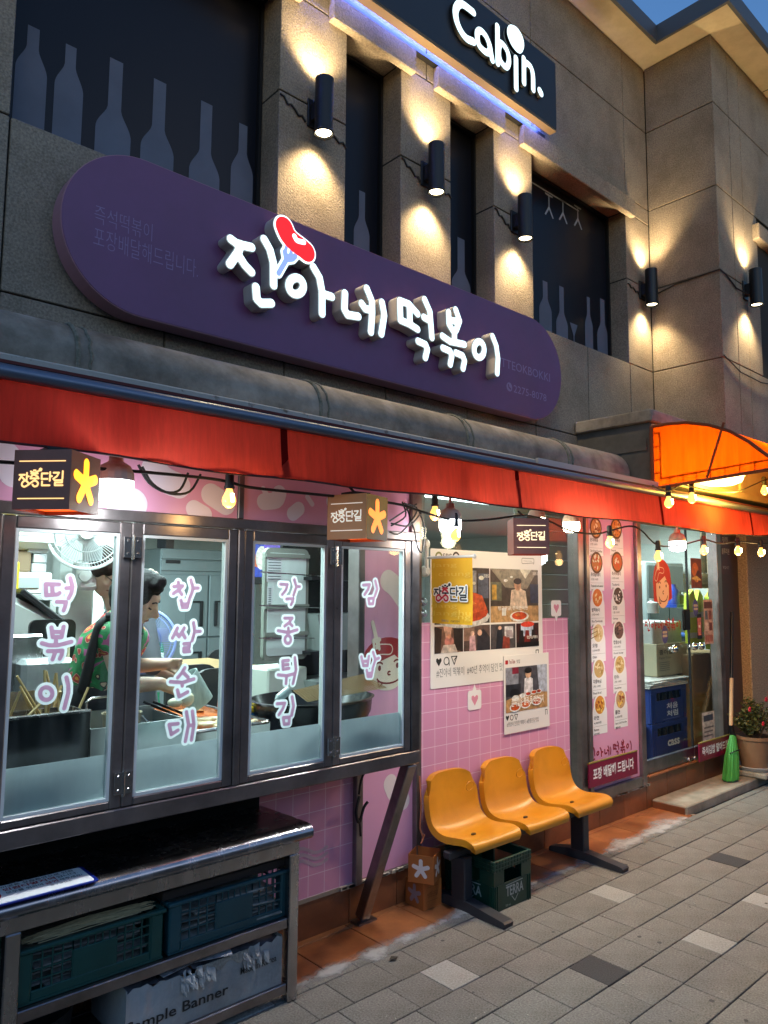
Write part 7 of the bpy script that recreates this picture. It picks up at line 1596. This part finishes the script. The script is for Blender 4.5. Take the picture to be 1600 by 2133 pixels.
for i in range(46):
    t = rs.choice((.30, .36, .42, .48, .7, .76, .82))+rs.uniform(-.05, .05); x = bx0+(bx1-bx0)*t; w_, h_ = rs.uniform(.008, .03), rs.uniform(.012, .05); z = bz1-rs.uniform(0, .05)
    m.quad((x, by0-.002, z), (x+w_, by0-.004, z+rs.uniform(-.01, .01)), (x+w_*.7, by0-rs.uniform(.006, .028), z-h_), (x+w_*.1, by0-rs.uniform(.004, .018), z-h_*.8))
m.build('torn_flakes', CARD_W, bb, recalc=False)['kind'] = 'stuff'
m = MB()
for i in range(34): x = bx0+(bx1-bx0)*(.40+.35*i/34); m.tube([(x, by0-.003, bz1-.03-.012*math.sin(i*.5)), (x+.006, by0-.005, bz1-.002)], .0028, 5)
m.build('corrugation', CORR, bb)
BF = YF(by0-.003)
text('Sample Banner', BF, bx0+.0, bz0+.035, bx0+(bx1-bx0)*.62, bz0+.085, INK, bb, .001, .015); text('Made in Korea', BF, bx0+(bx1-bx0)*.70, bz0+.098, bx1-.03, bz0+.125, INK, bb, .001, .005)
for i, (x, y) in enumerate(((bx0+.2, 2.76), (bx0+.36, 2.74))):
    pp = MB(); pp.obox((x, y, bz1+.012+.004*i), (.15, .12, .002), Matrix.Rotation(.2-.5*i, 3, 'Z') @ Matrix.Rotation(.1, 3, 'X')); pp.solo('photo_leaflet', M('printed_leaflet', (.22, .22, .26), .4, col2=(.6, .6, .62), vscale=20), ('left' if i == 0 else 'right')+' printed leaflet lying on the battered white carton', 'leaflet', (x, y, bz1+.01))
m = MB(); q = W(110, 2120, 2.80); m.lathe([(0, 0), (.20, 0), (.22, .17), (.225, .175), (.215, .17), (.195, .01), (0, .01)], (.86+.02, 2.90, .0755), 30); m.solo('black_basin', M('black_basin', (.02, .02, .021), .3), 'black round basin on the lowest shelf left of the battered carton', 'basin', (.88, 2.90, .0755), smooth=True)

# ------------------------------------------------------------------ yellow seats
ORY = M('yellow_seat_plastic', (.66, .26, .012), .33, var=.04, vscale=6, bump=.10, bscale=160, dirt=.2)
sb = thing('seat_bench', 'three yellow plastic shell seats on one dark steel beam with two feet', 'bench', (3.7, 2.78, 0))
def seat(xc):
    pr = [(.004, -.045), (-.004, -.022), (.004, -.002), (.03, .008), (.08, .006), (.15, -.004), (.22, -.012), (.28, -.008), (.325, .012), (.355, .045), (.378, .09), (.396, .14), (.410, .19), (.420, .235), (.426, .265), (.428, .288)]
    nu = 14; m = MB(); v = []
    for i, (y, z) in enumerate(pr):
        t = i/(len(pr)-1); hw = .200+.006*math.sin(math.pi*t)
        if z > .15: hw *= 1-.05*((z-.15)/.14)**2
        if i < 3: hw *= (.93, .965, .985)[i]
        back = max(0, min(1, (z+.012)/.28)) if y > .25 else 0; back = back*back*(3-2*back)
        for k in range(nu+1):
            a = -1+2*k/nu; e = abs(a)**3
            zz = z
            if z > .09: zz = .09+(z-.09)*(1-.50*(1-(1-min(1, abs(a))**4.5)**.5)*min(1, (z-.09)/.198))
            v.append((xc+hw*a, 2.655+y*.87-back*.04*abs(a)**2.2+.008*(1-e)*0, .372+zz+(1-back)*.016*e*(0 if i < 2 else min(1, y/.08))-.010*(1-back)*(1-a*a)*(1 if y > .08 else 0)))
    m.add(v, [(i*(nu+1)+k, i*(nu+1)+k+1, (i+1)*(nu+1)+k+1, (i+1)*(nu+1)+k) for i in range(len(pr)-1) for k in range(nu)])
    o = m.build('seat', ORY, sb, smooth='all', recalc=False)
    md = o.modifiers.new('s', 'SOLIDIFY'); md.thickness = .036; md.offset = -1; md.use_rim = True
    bv = o.modifiers.new('b', 'BEVEL'); bv.width = .013; bv.segments = 3; bv.limit_method = 'ANGLE'; bv.angle_limit = RAD(50)
    ss = o.modifiers.new('u', 'SUBSURF'); ss.levels = 1; ss.render_levels = 2
    m = MB(); yh = 2.655+.165; m.prism(ell(xc-.015, yh, .017, .010, 14)[:-1], ZF(.3575), -.003, .0035); m.build('drain_hole', M('dark_hole', (.05, .018, .004), .8), o)
    m = MB(); m.tube([(xc+.115+.034*math.cos(t), 2.655+.388*.87-.035-(.022*math.sin(t))*.16, .372+.195+.026*math.sin(t)) for t in np.linspace(0, 6.283, 25)[:-1]], .0022, 6, closed=True); m.build('moulded_oval', ORY, o, smooth='all')
    m = MB(); m.box(xc-.09, xc+.09, 2.74, 2.90, .312, .330, bev=.004); m.build('mount_plate', DARKPLASTIC, sb)
    return o
for xc in (3.255, 3.722, 4.205): seat(xc)
m = MB(); m.box(3.02, 4.42, 2.795, 2.845, .272, .311, bev=.005); m.build('beam', DARKPLASTIC, sb)
for x in (3.135, 4.262):
    m = MB(); m.box(x-.032, x+.032, 2.765, 2.865, .040, .271, bev=.006); m.build('post', DARKPLASTIC, sb)
    m = MB(); m.prism([(2.50, .0), (2.495, .022), (2.505, .030), (2.75, .056), (2.88, .056), (3.02, .032), (3.03, .02), (3.03, 0)], FR((0, 0, 0), (0, 1, 0), (0, 0, 1), (1, 0, 0)), x-.035, x+.035); m.build('foot', DARKPLASTIC, sb)

# beer crate under the seats
DG = M('dark_green_crate', (.006, .045, .03), .32, dirt=.2); CRW = C('#9aa6a4')
kx0, kx1, ky0, ky1, kh = 3.20, 3.52, 2.645, 3.0, .262
bc = thing('beer_crate', 'dark green beer crate with white lettering on the ground under the yellow seats', 'crate', ((kx0+kx1)/2, 2.82, 0))
m = MB(); zt_ = .172
m.box(kx0, kx1, ky0, ky0+.012, .0, .135, bev=.004); m.box(kx0, kx1, ky1-.012, ky1, 0, .135, bev=.004); m.box(kx0, kx0+.012, ky0+.0125, ky1-.0125, 0, .135, bev=.004); m.box(kx1-.012, kx1, ky0+.0125, ky1-.0125, 0, .135, bev=.004); m.box(kx0+.013, kx1-.013, ky0+.013, ky1-.013, .004, .012); m.build('crate_wall', DG, bc)
m = MB()
for k in range(2):   # handle band with slots front and left
    pass
for (a, b) in ((kx0, kx0+.085), (kx1-.085, kx1)): m.box(a, b, ky0, ky0+.012, .1352, .205); m.box(a, b, ky1-.012, ky1, .1352, .205)
for (a, b) in ((ky0+.0125, ky0+.10), (ky1-.10, ky1-.0125)): m.box(kx0, kx0+.012, a, b, .1352, .205); m.box(kx1-.012, kx1, a, b, .1352, .205)
m.box(kx0-.003, kx1+.003, ky0-.003, ky0+.013, .2052, kh, bev=.004); m.box(kx0-.003, kx1+.003, ky1-.013, ky1+.003, .2052, kh, bev=.004); m.box(kx0-.003, kx0+.013, ky0+.0132, ky1-.0132, .2052, kh, bev=.004); m.box(kx1-.013, kx1+.003, ky0+.0132, ky1-.0132, .2052, kh, bev=.004)
m.build('handle_band', DG, bc)
m = MB()
for k in range(12): x = kx0+.02+(kx1-kx0-.04)*k/11; m.box(x-.002, x+.002, ky0-.006, ky0-.0032, .206, kh-.002)
for k in range(12): y = ky0+.02+(ky1-ky0-.04)*k/11; m.box(kx0-.006, kx0-.0032, y-.002, y+.002, .206, kh-.002)
for z in (.222, .242): m.box(kx0, kx1, ky0-.0065, ky0-.0032, z-.002, z+.002); m.box(kx0-.0065, kx0-.0032, ky0, ky1, z-.002, z+.002)
for x in (kx0+.012, kx0+.028, kx1-.028, kx1-.012): m.box(x-.003, x+.003, ky0-.005, ky0-.0003, 0, .134)
for y in (ky0+.012, ky0+.028, ky1-.028, ky1-.012): m.box(kx0-.005, kx0-.0003, y-.003, y+.003, 0, .134)
m.build('ribs', DG, bc)
def terra(fr_, x0, x1, z0):
    text('TERRA', fr_, x0, z0, x1, z0+.052, CRW, bc, .0008, .02); w_ = x1-x0
    flat('logo_lines', stroke_loops([[(x0+w_*.32, z0-.006), (x0+w_*.5, z0-.035), (x0+w_*.68, z0-.006)], [(x0, z0+.058), (x0+w_*.95, z0+.062)]], .0022, cell=.0012), fr_, .0008, CRW, bc)
terra(YF(ky0), kx0+.10, kx1-.07, .062); terra(FR((kx0, ky1, 0), (0, -1, 0), (0, 0, 1), (-1, 0, 0)), .09, .27, .062)
text('500 mL', YF(ky0), kx0+.095, .012, kx0+.14, .024, CRW, bc, .0008)
# small orange star boxes
OBOX = M('orange_box_card', (.42, .13, .03), .5, var=.06, vscale=5)
def star_box(xc, yc, z0, s, rz, lab, starmat, open_):
    b_ = thing('star_box', lab, 'box', (xc, yc, z0), 'orange star boxes'); Rz = Matrix.Rotation(rz, 3, 'Z'); C0 = Vector((xc, yc, z0+s/2)); t = .003
    for i, nv in enumerate(((-1, 0, 0), (0, -1, 0), (1, 0, 0), (0, 1, 0))):
        nv = Rz @ Vector(nv); u = Vector((0, 0, 1)).cross(nv); MB().obox(C0+nv*(s/2-t/2), (s if i % 2 else s-2*t-.0005, t, s), Matrix((u, nv, Vector((0, 0, 1)))).transposed()).build('box_side', OBOX, b_)
        fr_ = FR(C0+nv*(s/2), u, (0, 0, 1), nv)
        if i in (0, 2) or open_: flat('star', stroke_loops(ast_strokes(s*.62), .011, cell=.003), fr_, .0008, starmat, b_)
        else:
            put_logo(fr_, -s*.3, -.012, s*.6, C('#8a4a1c'), b_, .0008, r=.06)
            flat('rule', stroke_loops([[(-s*.3, .04), (s*.3, .04)], [(-s*.3, -.03), (s*.3, -.03)]], .001, cell=.0008), fr_, .0008, C('#8a4a1c'), b_)
    MB().obox(C0-Vector((0, 0, s/2-.004)), (s*.95, s*.95, .003), Rz).build('box_floor', OBOX, b_)
    if not open_: MB().obox(C0+Vector((0, 0, s/2-.004)), (s*.95, s*.95, .003), Rz).build('box_lid', OBOX, b_)
    else:
        nv = Rz @ Vector((1, 0, 0)); u = Vector((0, 0, 1)).cross(nv)
star_box(3.015, 2.985, .002, .138, 0, 'lower orange box with grey star, on the tiles left of the beer crate', C('#9a8c94'), False)
star_box(3.0, 2.96, .142, .142, RAD(27), 'upper open orange box with white star, stacked left of the beer crate', C('#e8dcd8'), True)

# ------------------------------------------------------------------ things behind the glass door
NAVYC = M('navy_crate', (.012, .035, .19), .35)
YD = 3.40
dx0, dx1 = W(1358, 1520, YD).x, W(1432, 1520, YD).x
def dcrate(z0, z1, word, lab):
    c_ = thing('drink_crate', lab, 'crate', ((dx0+dx1)/2, YD+.15, z0), 'navy drink crates'); h = z1-z0; m = MB()
    m.box(dx0, dx1, YD, YD+.012, z0, z0+h*.62, bev=.004); m.box(dx0, dx0+.1, YD, YD+.012, z0+h*.621, z0+h*.85); m.box(dx1-.1, dx1, YD, YD+.012, z0+h*.621, z0+h*.85); m.box(dx0, dx1, YD-.004, YD+.013, z0+h*.851, z1-.002, bev=.004)
    m.box(dx0, dx0+.012, YD+.0125, YD+.33, z0, z1-.002, bev=.004); m.box(dx1-.012, dx1, YD+.0125, YD+.33, z0, z1-.002, bev=.004); m.box(dx0, dx1, YD+.331, YD+.343, z0, z1-.002); m.box(dx0+.013, dx1-.013, YD+.013, YD+.33, z0+.003, z0+.01); m.build('crate_wall', NAVYC, c_)
    m = MB()
    for k in range(5): m.lathe([(0, 0), (.03, 0), (.03, h*.6), (.013, h*.85), (.013, h*.95), (0, h*.95)], (dx0+.07+k*(dx1-dx0-.14)/4, YD+.06, z0+.012), 10)
    m.build('bottles', M('dark_bottle', (.02, .012, .008), .15), c_, smooth=True)
    m = MB(); m.box(dx0+.03, dx0+.036, YD-.004, YD-.0005, z0, z0+h*.8); m.box(dx0+.06, dx0+.066, YD-.004, YD-.0005, z0, z0+h*.8); m.box(dx1-.066, dx1-.06, YD-.004, YD-.0005, z0, z0+h*.8); m.box(dx1-.036, dx1-.03, YD-.004, YD-.0005, z0, z0+h*.8); m.build('ribs', NAVYC, c_)
    w_ = dx1-dx0; fr_ = YF(YD)
    if word == 'cass': text('cass', fr_, dx0+w_*.42, z0+h*.28, dx0+w_*.76, z0+h*.46, C('#e8eaf0'), c_, .001, .03)
    else: text('처음', fr_, dx0+w_*.42, z0+h*.34, dx0+w_*.74, z0+h*.52, C('#dfe2ea'), c_, .001, .02); text('처럼', fr_, dx0+w_*.42, z0+h*.12, dx0+w_*.74, z0+h*.3, C('#dfe2ea'), c_, .001, .02)
    flat('rule', [rect(dx0+w_*.3, z0+h*.06, dx0+w_*.8, z0+h*.072)], fr_, .001, C('#8088b0'), c_)
zf = .205; zA = W(1400, 1512, YD).z; zB = W(1400, 1456, YD).z
zA, zB = zf+.31, zf+.62
dcrate(zf, zA, 'cass', 'lower navy drink crate reading cass behind the glass door'); dcrate(zA+.002, zB, 'x', 'upper navy drink crate with white Korean lettering behind the glass door')
for k in range(5):
    m = MB(); m.obox(((dx0+dx1)/2+rs.uniform(-.03, .02), YD+.15, zB+.008+k*.014), ((dx1-dx0)*1.06, .34, .010), Matrix.Rotation(rs.uniform(-.06, .06), 3, 'Z'), bev=.003); m.solo('newspaper', M('fresh_paper', (.55, .55, .52), .8, var=.2, vscale=14), ('lowest', 'second lowest', 'middle', 'second highest', 'topmost')[k]+' folded newspaper of the pile on the navy drink crates', 'newspaper', ((dx0+dx1)/2, YD+.15, zB+.008+k*.014), group='newspapers on the navy crates')
cz0 = zB+.075; q0, q1 = W(1369, 1400, YD+.1), W(1433, 1400, YD+.1); cz1 = max(W(1400, 1362, YD+.1).z, cz0+.3)
pcb = thing('paper_cup_box', 'pale carton of paper cups on the newspapers behind the glass door', 'box', ((q0.x+q1.x)/2, YD+.2, cz0)); MB().box(q0.x, q1.x, YD+.1, YD+.38, cz0, cz1, bev=.004).build('carton', M('pale_carton', (.42, .38, .26), .8, var=.06, vscale=6), pcb)
fr_ = YF(YD+.1); w_ = q1.x-q0.x; h_ = cz1-cz0
text('종이컵', fr_, q0.x+w_*.08, cz0+h_*.66, q0.x+w_*.5, cz0+h_*.82, C('#2c2a26'), pcb, .001, .02); text('Paper Cups', fr_, q0.x+w_*.08, cz0+h_*.52, q0.x+w_*.45, cz0+h_*.60, C('#3c3a34'), pcb, .001)
flat('print_lines', stroke_loops([[(q0.x+w_*.08, cz0+h_*t), (q0.x+w_*.4, cz0+h_*t)] for t in (.42, .36, .30, .24, .18)], .003, cell=.002), fr_, .001, C('#6a6658'), pcb)
q0, q1 = W(1444, 1450, YD), W(1519, 1450, YD); zt_ = W(1480, 1360, YD).z
m = MB(); m.box(q0.x, q1.x, YD, YD+.4, .2, zt_, bev=.006); tcb = m.solo('tall_carton', M('brown_carton', (.34, .22, .11), .8, var=.1, vscale=4, dirt=.2), 'tall brown carton standing behind the right glass door leaf', 'box', ((q0.x+q1.x)/2, YD+.2, .2))
m = MB(); q = W(1349, 1520, YD); m.lathe([(0, 0), (.085, 0), (.095, .30), (0, .30)], (q.x, YD+.12, .2), 20); bkt = m.solo('white_bucket', M('milky_bucket', (.60, .60, .56), .4), 'white bucket beside the navy crates behind the door', 'bucket', (q.x, YD+.12, .2), smooth=True)
m = MB(); q = W(1350, 1378, YD+.3); m.lathe([(.0, 0), (.012, 0), (.012, .06), (.06, .13), (.058, .13), (0, .07)], (q.x, YD+.3, q.z-.07), 18); m.tube([(q.x, YD+.3, q.z-.07), (q.x, YD+.36, .2)], .008, 6); m.solo('yellow_funnel', C('#e0b818', .4), 'yellow funnel on a stick left of the paper cup carton', 'funnel', (q.x, YD+.36, .2))
HIV = M('hi_vis_cloth', (.50, .62, .04), .7, var=.12, vscale=7, em=None); SILV = M('reflective_band', (.52, .55, .56), .35, .3)
def vest(px_, py0, py1, Y, w_, lab):
    q0, q1 = W(px_, py0, Y), W(px_, py1, Y); v_ = thing('safety_vest', lab, 'vest', (q0.x, Y, q1.z), 'safety vests behind the door'); x, zt_, zb_ = q0.x, q0.z, q1.z; h = zt_-zb_
    pl_ = [(x-w_*.38, zb_), (x+w_*.42, zb_), (x+w_*.46, zt_-h*.35), (x+w_*.34, zt_-h*.12), (x+w_*.18, zt_), (x+w_*.02, zt_-h*.25), (x-w_*.14, zt_), (x-w_*.36, zt_-h*.1), (x-w_*.42, zt_-h*.4)]
    m = MB(); m.prism(pl_, YF(Y), -.05, 0); m.build('cloth', HIV, v_); fr_ = YF(Y)
    for t in (.10, .48): flat('reflective_band', [rect(x-w_*.38, zb_+h*t, x+w_*.43, zb_+h*(t+.10))], fr_, .0015, SILV, v_)
vest(1450, 1228, 1340, 3.42, .42, 'yellow safety vest with silver bands, left of two behind the door glass'); vest(1490, 1232, 1352, 3.36, .40, 'yellow safety vest with silver bands, right of two behind the door glass')
m = MB(); q = W(1468, 1215, 3.3); m.lathe([(0, .10), (.08, .09), (.13, .04), (.14, -.01), (.10, -.04), (0, -.05)], q, 18); m.tube([(q.x, 3.3, q.z+.1), (q.x, 3.3, 2.3)], .03, 8); m.solo('hanging_cap', M('dark_gold', (.10, .06, .02), .35, .4, var=.6, vscale=12), 'dark cap hanging above the safety vests', 'cap', q, smooth=True)
m = MB(); q = W(1478, 1245, 3.40); m.tube([(q.x-.05, 3.34, q.z+.05), (q.x-.06, 3.34, q.z-.2), (q.x-.04, 3.34, q.z-.32)], [.05, .06, .03], 8); m.solo('dark_bag', BLACK, 'black bag hanging between the safety vests', 'bag', q)
q0, q1 = W(1346, 1200, 3.95), W(1424, 1200, 3.95); zc_ = W(1400, 1172, 3.95).z; fz_ = thing('grey_cabinet', 'grey cabinet standing inside behind the girl emblem of the door', 'cabinet', ((q0.x+q1.x)/2, 4.1, .2))
MB().box(q0.x, q1.x, 3.95, 4.3, .2, zc_, bev=.01).build('body', M('pale_cabinet', (.26, .30, .30), .4), fz_); xm_ = q0.x+(q1.x-q0.x)*.55
for a, b, c, d, mt_ in ((q0.x+.03, xm_-.01, 1.15, zc_-.04, M('dark_cabinet_glass', (.08, .10, .10), .15)), (xm_+.01, q1.x-.03, 1.15, zc_-.04, M('dark_cabinet_glass', ())), (q0.x+.03, q1.x-.03, .85, 1.12, M('pale_drawer', (.42, .45, .44), .4))): MB().box(a, b, 3.938, 3.949, c, d, bev=.003).build('panel', mt_, fz_)
for i, (px_, py_, c_, hh) in enumerate(((1403, 1238, '#1c3f9a', .2), (1413, 1245, '#20242c', .12), (1422, 1250, '#c8ccd0', .16), (1360, 1262, '#b8bcb8', .14))):
    q = W(px_, py_, 3.6); m = MB(); m.lathe([(0, 0), (.055, 0), (.055, hh*.7), (.03, hh*.85), (.03, hh), (0, hh)], (q.x, 3.6, q.z-hh*.5), 16); m.box(q.x-.08, q.x+.08, 3.53, 3.68, q.z-hh*.5-.03, q.z-hh*.5-.001) if i == 0 else None; m.solo('kitchen_jar', C(c_, .3), ('blue', 'black', 'pale grey', 'dull white')[i]+' jar on the stand behind the girl emblem of the door', 'jar', (q.x, 3.6, q.z-hh*.5), smooth=True)
m = MB(); q = W(1362, 1295, 3.62); m.box(q.x-.16, q.x+.42, 3.55, 3.9, .2, q.z, bev=.01); m.solo('storage_stand', M('wrapped_stand', (.45, .46, .44), .4, bump=.6, bscale=14, var=.15, vscale=5), 'pale stand wrapped in plastic carrying the jars inside the door', 'stand', (q.x, 3.7, .2))
m = MB(); q = W(1388, 1330, 3.7); m.tube([(q.x-.3, 3.7, q.z-.02), (q.x+.35, 3.7, q.z)], .05, 12); m.solo('blue_roll', C('#1c50a8', .35), 'blue plastic roll lying behind the door knobs', 'roll', q, smooth=True)
m = MB(); q0, q1 = W(1392, 1300, 3.8), W(1440, 1300, 3.8); m.box(q0.x-.2, q1.x, 3.75, 4.1, .2, W(1400, 1338, 3.8).z, bev=.01); m.solo('side_counter', M('grey_counter', (.30, .33, .33), .4, .3), 'grey counter inside the door under the blue roll', 'counter', (q0.x, 3.9, .2))
# inside folding blind behind the poster
bl_ = thing('folding_blind', 'pale green folding slat wall behind the glass right of the white poster', 'blind', (4.35, 3.45, .2))
x0, x1_ = W(1120, 1200, 3.36).x, W(1192, 1200, 3.36).x
z = .25; GRN = M('pale_green_slat', (.36, .40, .30), .55, rand=.08)
sl0 = None
while z < 2.45:
    if sl0 is None: sl0 = MB().box(x0-.25, x1_+.1, 3.36, 3.385, z, z+.108, bev=.006).build('slat', GRN, bl_)
    else: c_ = sl0.copy(); COL.objects.link(c_); c_.location.z += z-.25
    z += .112
m = MB(); m.box(3.0, 3.34, 3.30, 3.32, .2, 2.4); gp = m.solo('grey_side_board', M('grey_green_board', (.32, .36, .36), .5), 'grey board with two round knobs behind the glass by the yellow flag', 'board', (3.2, 3.3, .2))
kn = MB()
for py_ in (1254, 1278): q = W(883, py_, 3.29); kn.lathe([(0, 0), (.026, 0), (.022, .02), (.012, .028), (0, .028)], (q.x, 3.299, q.z), 16, axis=(0, -1, 0))
kn.solo('round_knobs', STEEL, 'two round metal knobs on the grey board left of the yellow flag', 'knobs', (q.x, 3.29, q.z), smooth=True)

# ------------------------------------------------------------------ broom, potted shrub
br = thing('broom', 'green bristle broom with bamboo handle leaning by the door', 'broom', (W(1525, 1622, 2.93).x, 2.93, .062))
b0, b1, b2, b3 = W(1527, 1530, 2.96), W(1523, 1512, 2.96), W(1524, 1413, 3.0), W(1525, 1275, 3.03)
m = MB(); m.tube([b1, b2], .017, 12); m.build('bamboo_handle', M('bamboo_handle', (.58, .36, .19), .45, var=.15, vscale=5), br, smooth=True); m = MB(); m.tube([b2, b3], .014, 10); m.build('black_handle', BLACK, br, smooth=True)
m = MB(); m.tube([b0+Vector((0, 0, -.02)), b1+Vector((0, 0, .01))], [.026, .02], 12); m.build('ferrule', BLACK, br)
GRB = M('green_bristle', (.07, .36, .07), .45, rand=.1); m = MB(); rs = random.Random(8); ft = W(1527, 1620, 2.88)
for i in range(230):
    a = rs.random()*6.283; r_ = rs.random()**.5; tp = b0+Vector((.03*r_*math.cos(a), .02*r_*math.sin(a), .0)); bt = Vector((ft.x+.10*r_*math.cos(a), 2.90+.06*r_*math.sin(a), .068+rs.random()*.02)); md_ = tp.lerp(bt, .5)+Vector((.025*r_*math.cos(a), .01*math.sin(a), .0)); m.tube([tp, md_, bt], .0028, 4)
m.build('bristles', GRB, br); m = MB(); mm_ = b0.lerp(ft, .42); m.tube([(mm_.x+.075*math.cos(t), mm_.y+.05*math.sin(t)-.004, mm_.z-.03*math.sin(t)) for t in np.linspace(math.pi, 2*math.pi, 12)], .005, 6); m.build('binding', BLACK, br)
pt = thing('potted_shrub', 'brown potted shrub with small red flowers on stone blocks at the right edge', 'potted plant', (7.05, 2.86, .062))
pc_ = W(1570, 1560, 2.86); px0 = pc_.x; zb_ = W(1570, 1597, 2.86).z
for xa, xb in ((px0-.16, px0+.02), (px0+.03, px0+.3)):
    m = MB(); m.box(xa, xb, 2.70, 2.98, .0625, zb_-.022, bev=.012); m.solo('stone_block', M('grey_granite', (.28, .25, .20), .85, col2=(.42, .38, .32), vscale=80, bump=.5, bscale=60), ('left' if xa < px0-.1 else 'right')+' grey stone block under the potted shrub', 'block', ((xa+xb)/2, 2.84, .0625))
m = MB(); m.lathe([(0, -.02), (.14, -.02), (.165, .012), (.16, .016), (.135, -.01), (0, -.01)], (px0, 2.86, zb_), 28); m.build('saucer', M('pale_saucer', (.52, .50, .48), .6), pt, smooth=True)
zt_ = W(1570, 1531, 2.86).z; h = zt_-zb_
m = MB(); m.lathe([(0, -.008), (.105, -.008), (.145, h*.88), (.158, h*.9), (.16, h), (.148, h), (.14, h*.86), (0, h*.84)], (px0, 2.86, zb_), 32); m.build('pot', M('brown_plastic_pot', (.33, .18, .10), .5, var=.08, vscale=5, dirt=.15), pt, smooth=True)
LEAF = M('shrub_leaf', (.035, .055, .012), .5, col2=(.12, .10, .02), vscale=25, thr=(.35, .7)); rs = random.Random(6)
stm = MB(); lv = MB(); tips = []
for i in range(44):
    a = rs.random()*6.283; r_ = rs.uniform(.03, .19); hh = rs.uniform(.12, .36); p0 = Vector((px0+.05*rs.uniform(-1, 1), 2.86+.05*rs.uniform(-1, 1), zb_+h*.84)); p1 = Vector((px0+r_*math.cos(a)*1.15, 2.86+r_*math.sin(a), zt_+hh*(1-.3*r_/.17))); md_ = p0.lerp(p1, .5)+Vector((0, 0, .03)); stm.tube([p0, md_, p1], [.005, .0035, .0018], 5); tips.append((p0, md_, p1))
    for k in range(34):
        t = .3+.7*rs.random(); c_ = (md_.lerp(p1, (t-.5)*2) if t > .5 else p0.lerp(md_, t*2))+Vector((rs.uniform(-.035, .035), rs.uniform(-.035, .035), rs.uniform(-.02, .03)))
        d = Vector((rs.uniform(-1, 1), rs.uniform(-1, 1), rs.uniform(-.3, .8))).normalized()*rs.uniform(.014, .026); s_ = d.orthogonal().normalized()*d.length*.42; s_.rotate(Matrix.Rotation(rs.random()*6, 3, d))
        lv.add([c_-d, c_+s_, c_+d, c_-s_], [(0, 1, 2), (0, 2, 3)])
stm.build('stems', M('shrub_stem', (.10, .05, .02), .8), pt); lv.build('foliage', LEAF, pt, recalc=False)
for px_, py_ in ((1596, 1457), (1590, 1508), (1562, 1478)):
    q = W(px_, py_, 2.74); m = MB()
    for k in range(5): a = k*1.257; m.ball(q+Vector((.012*math.cos(a), 0, .012*math.sin(a))), (.011, .008, .011), 8, 6)
    m.build('flower', C('#c81c34', .5), pt, smooth='all')
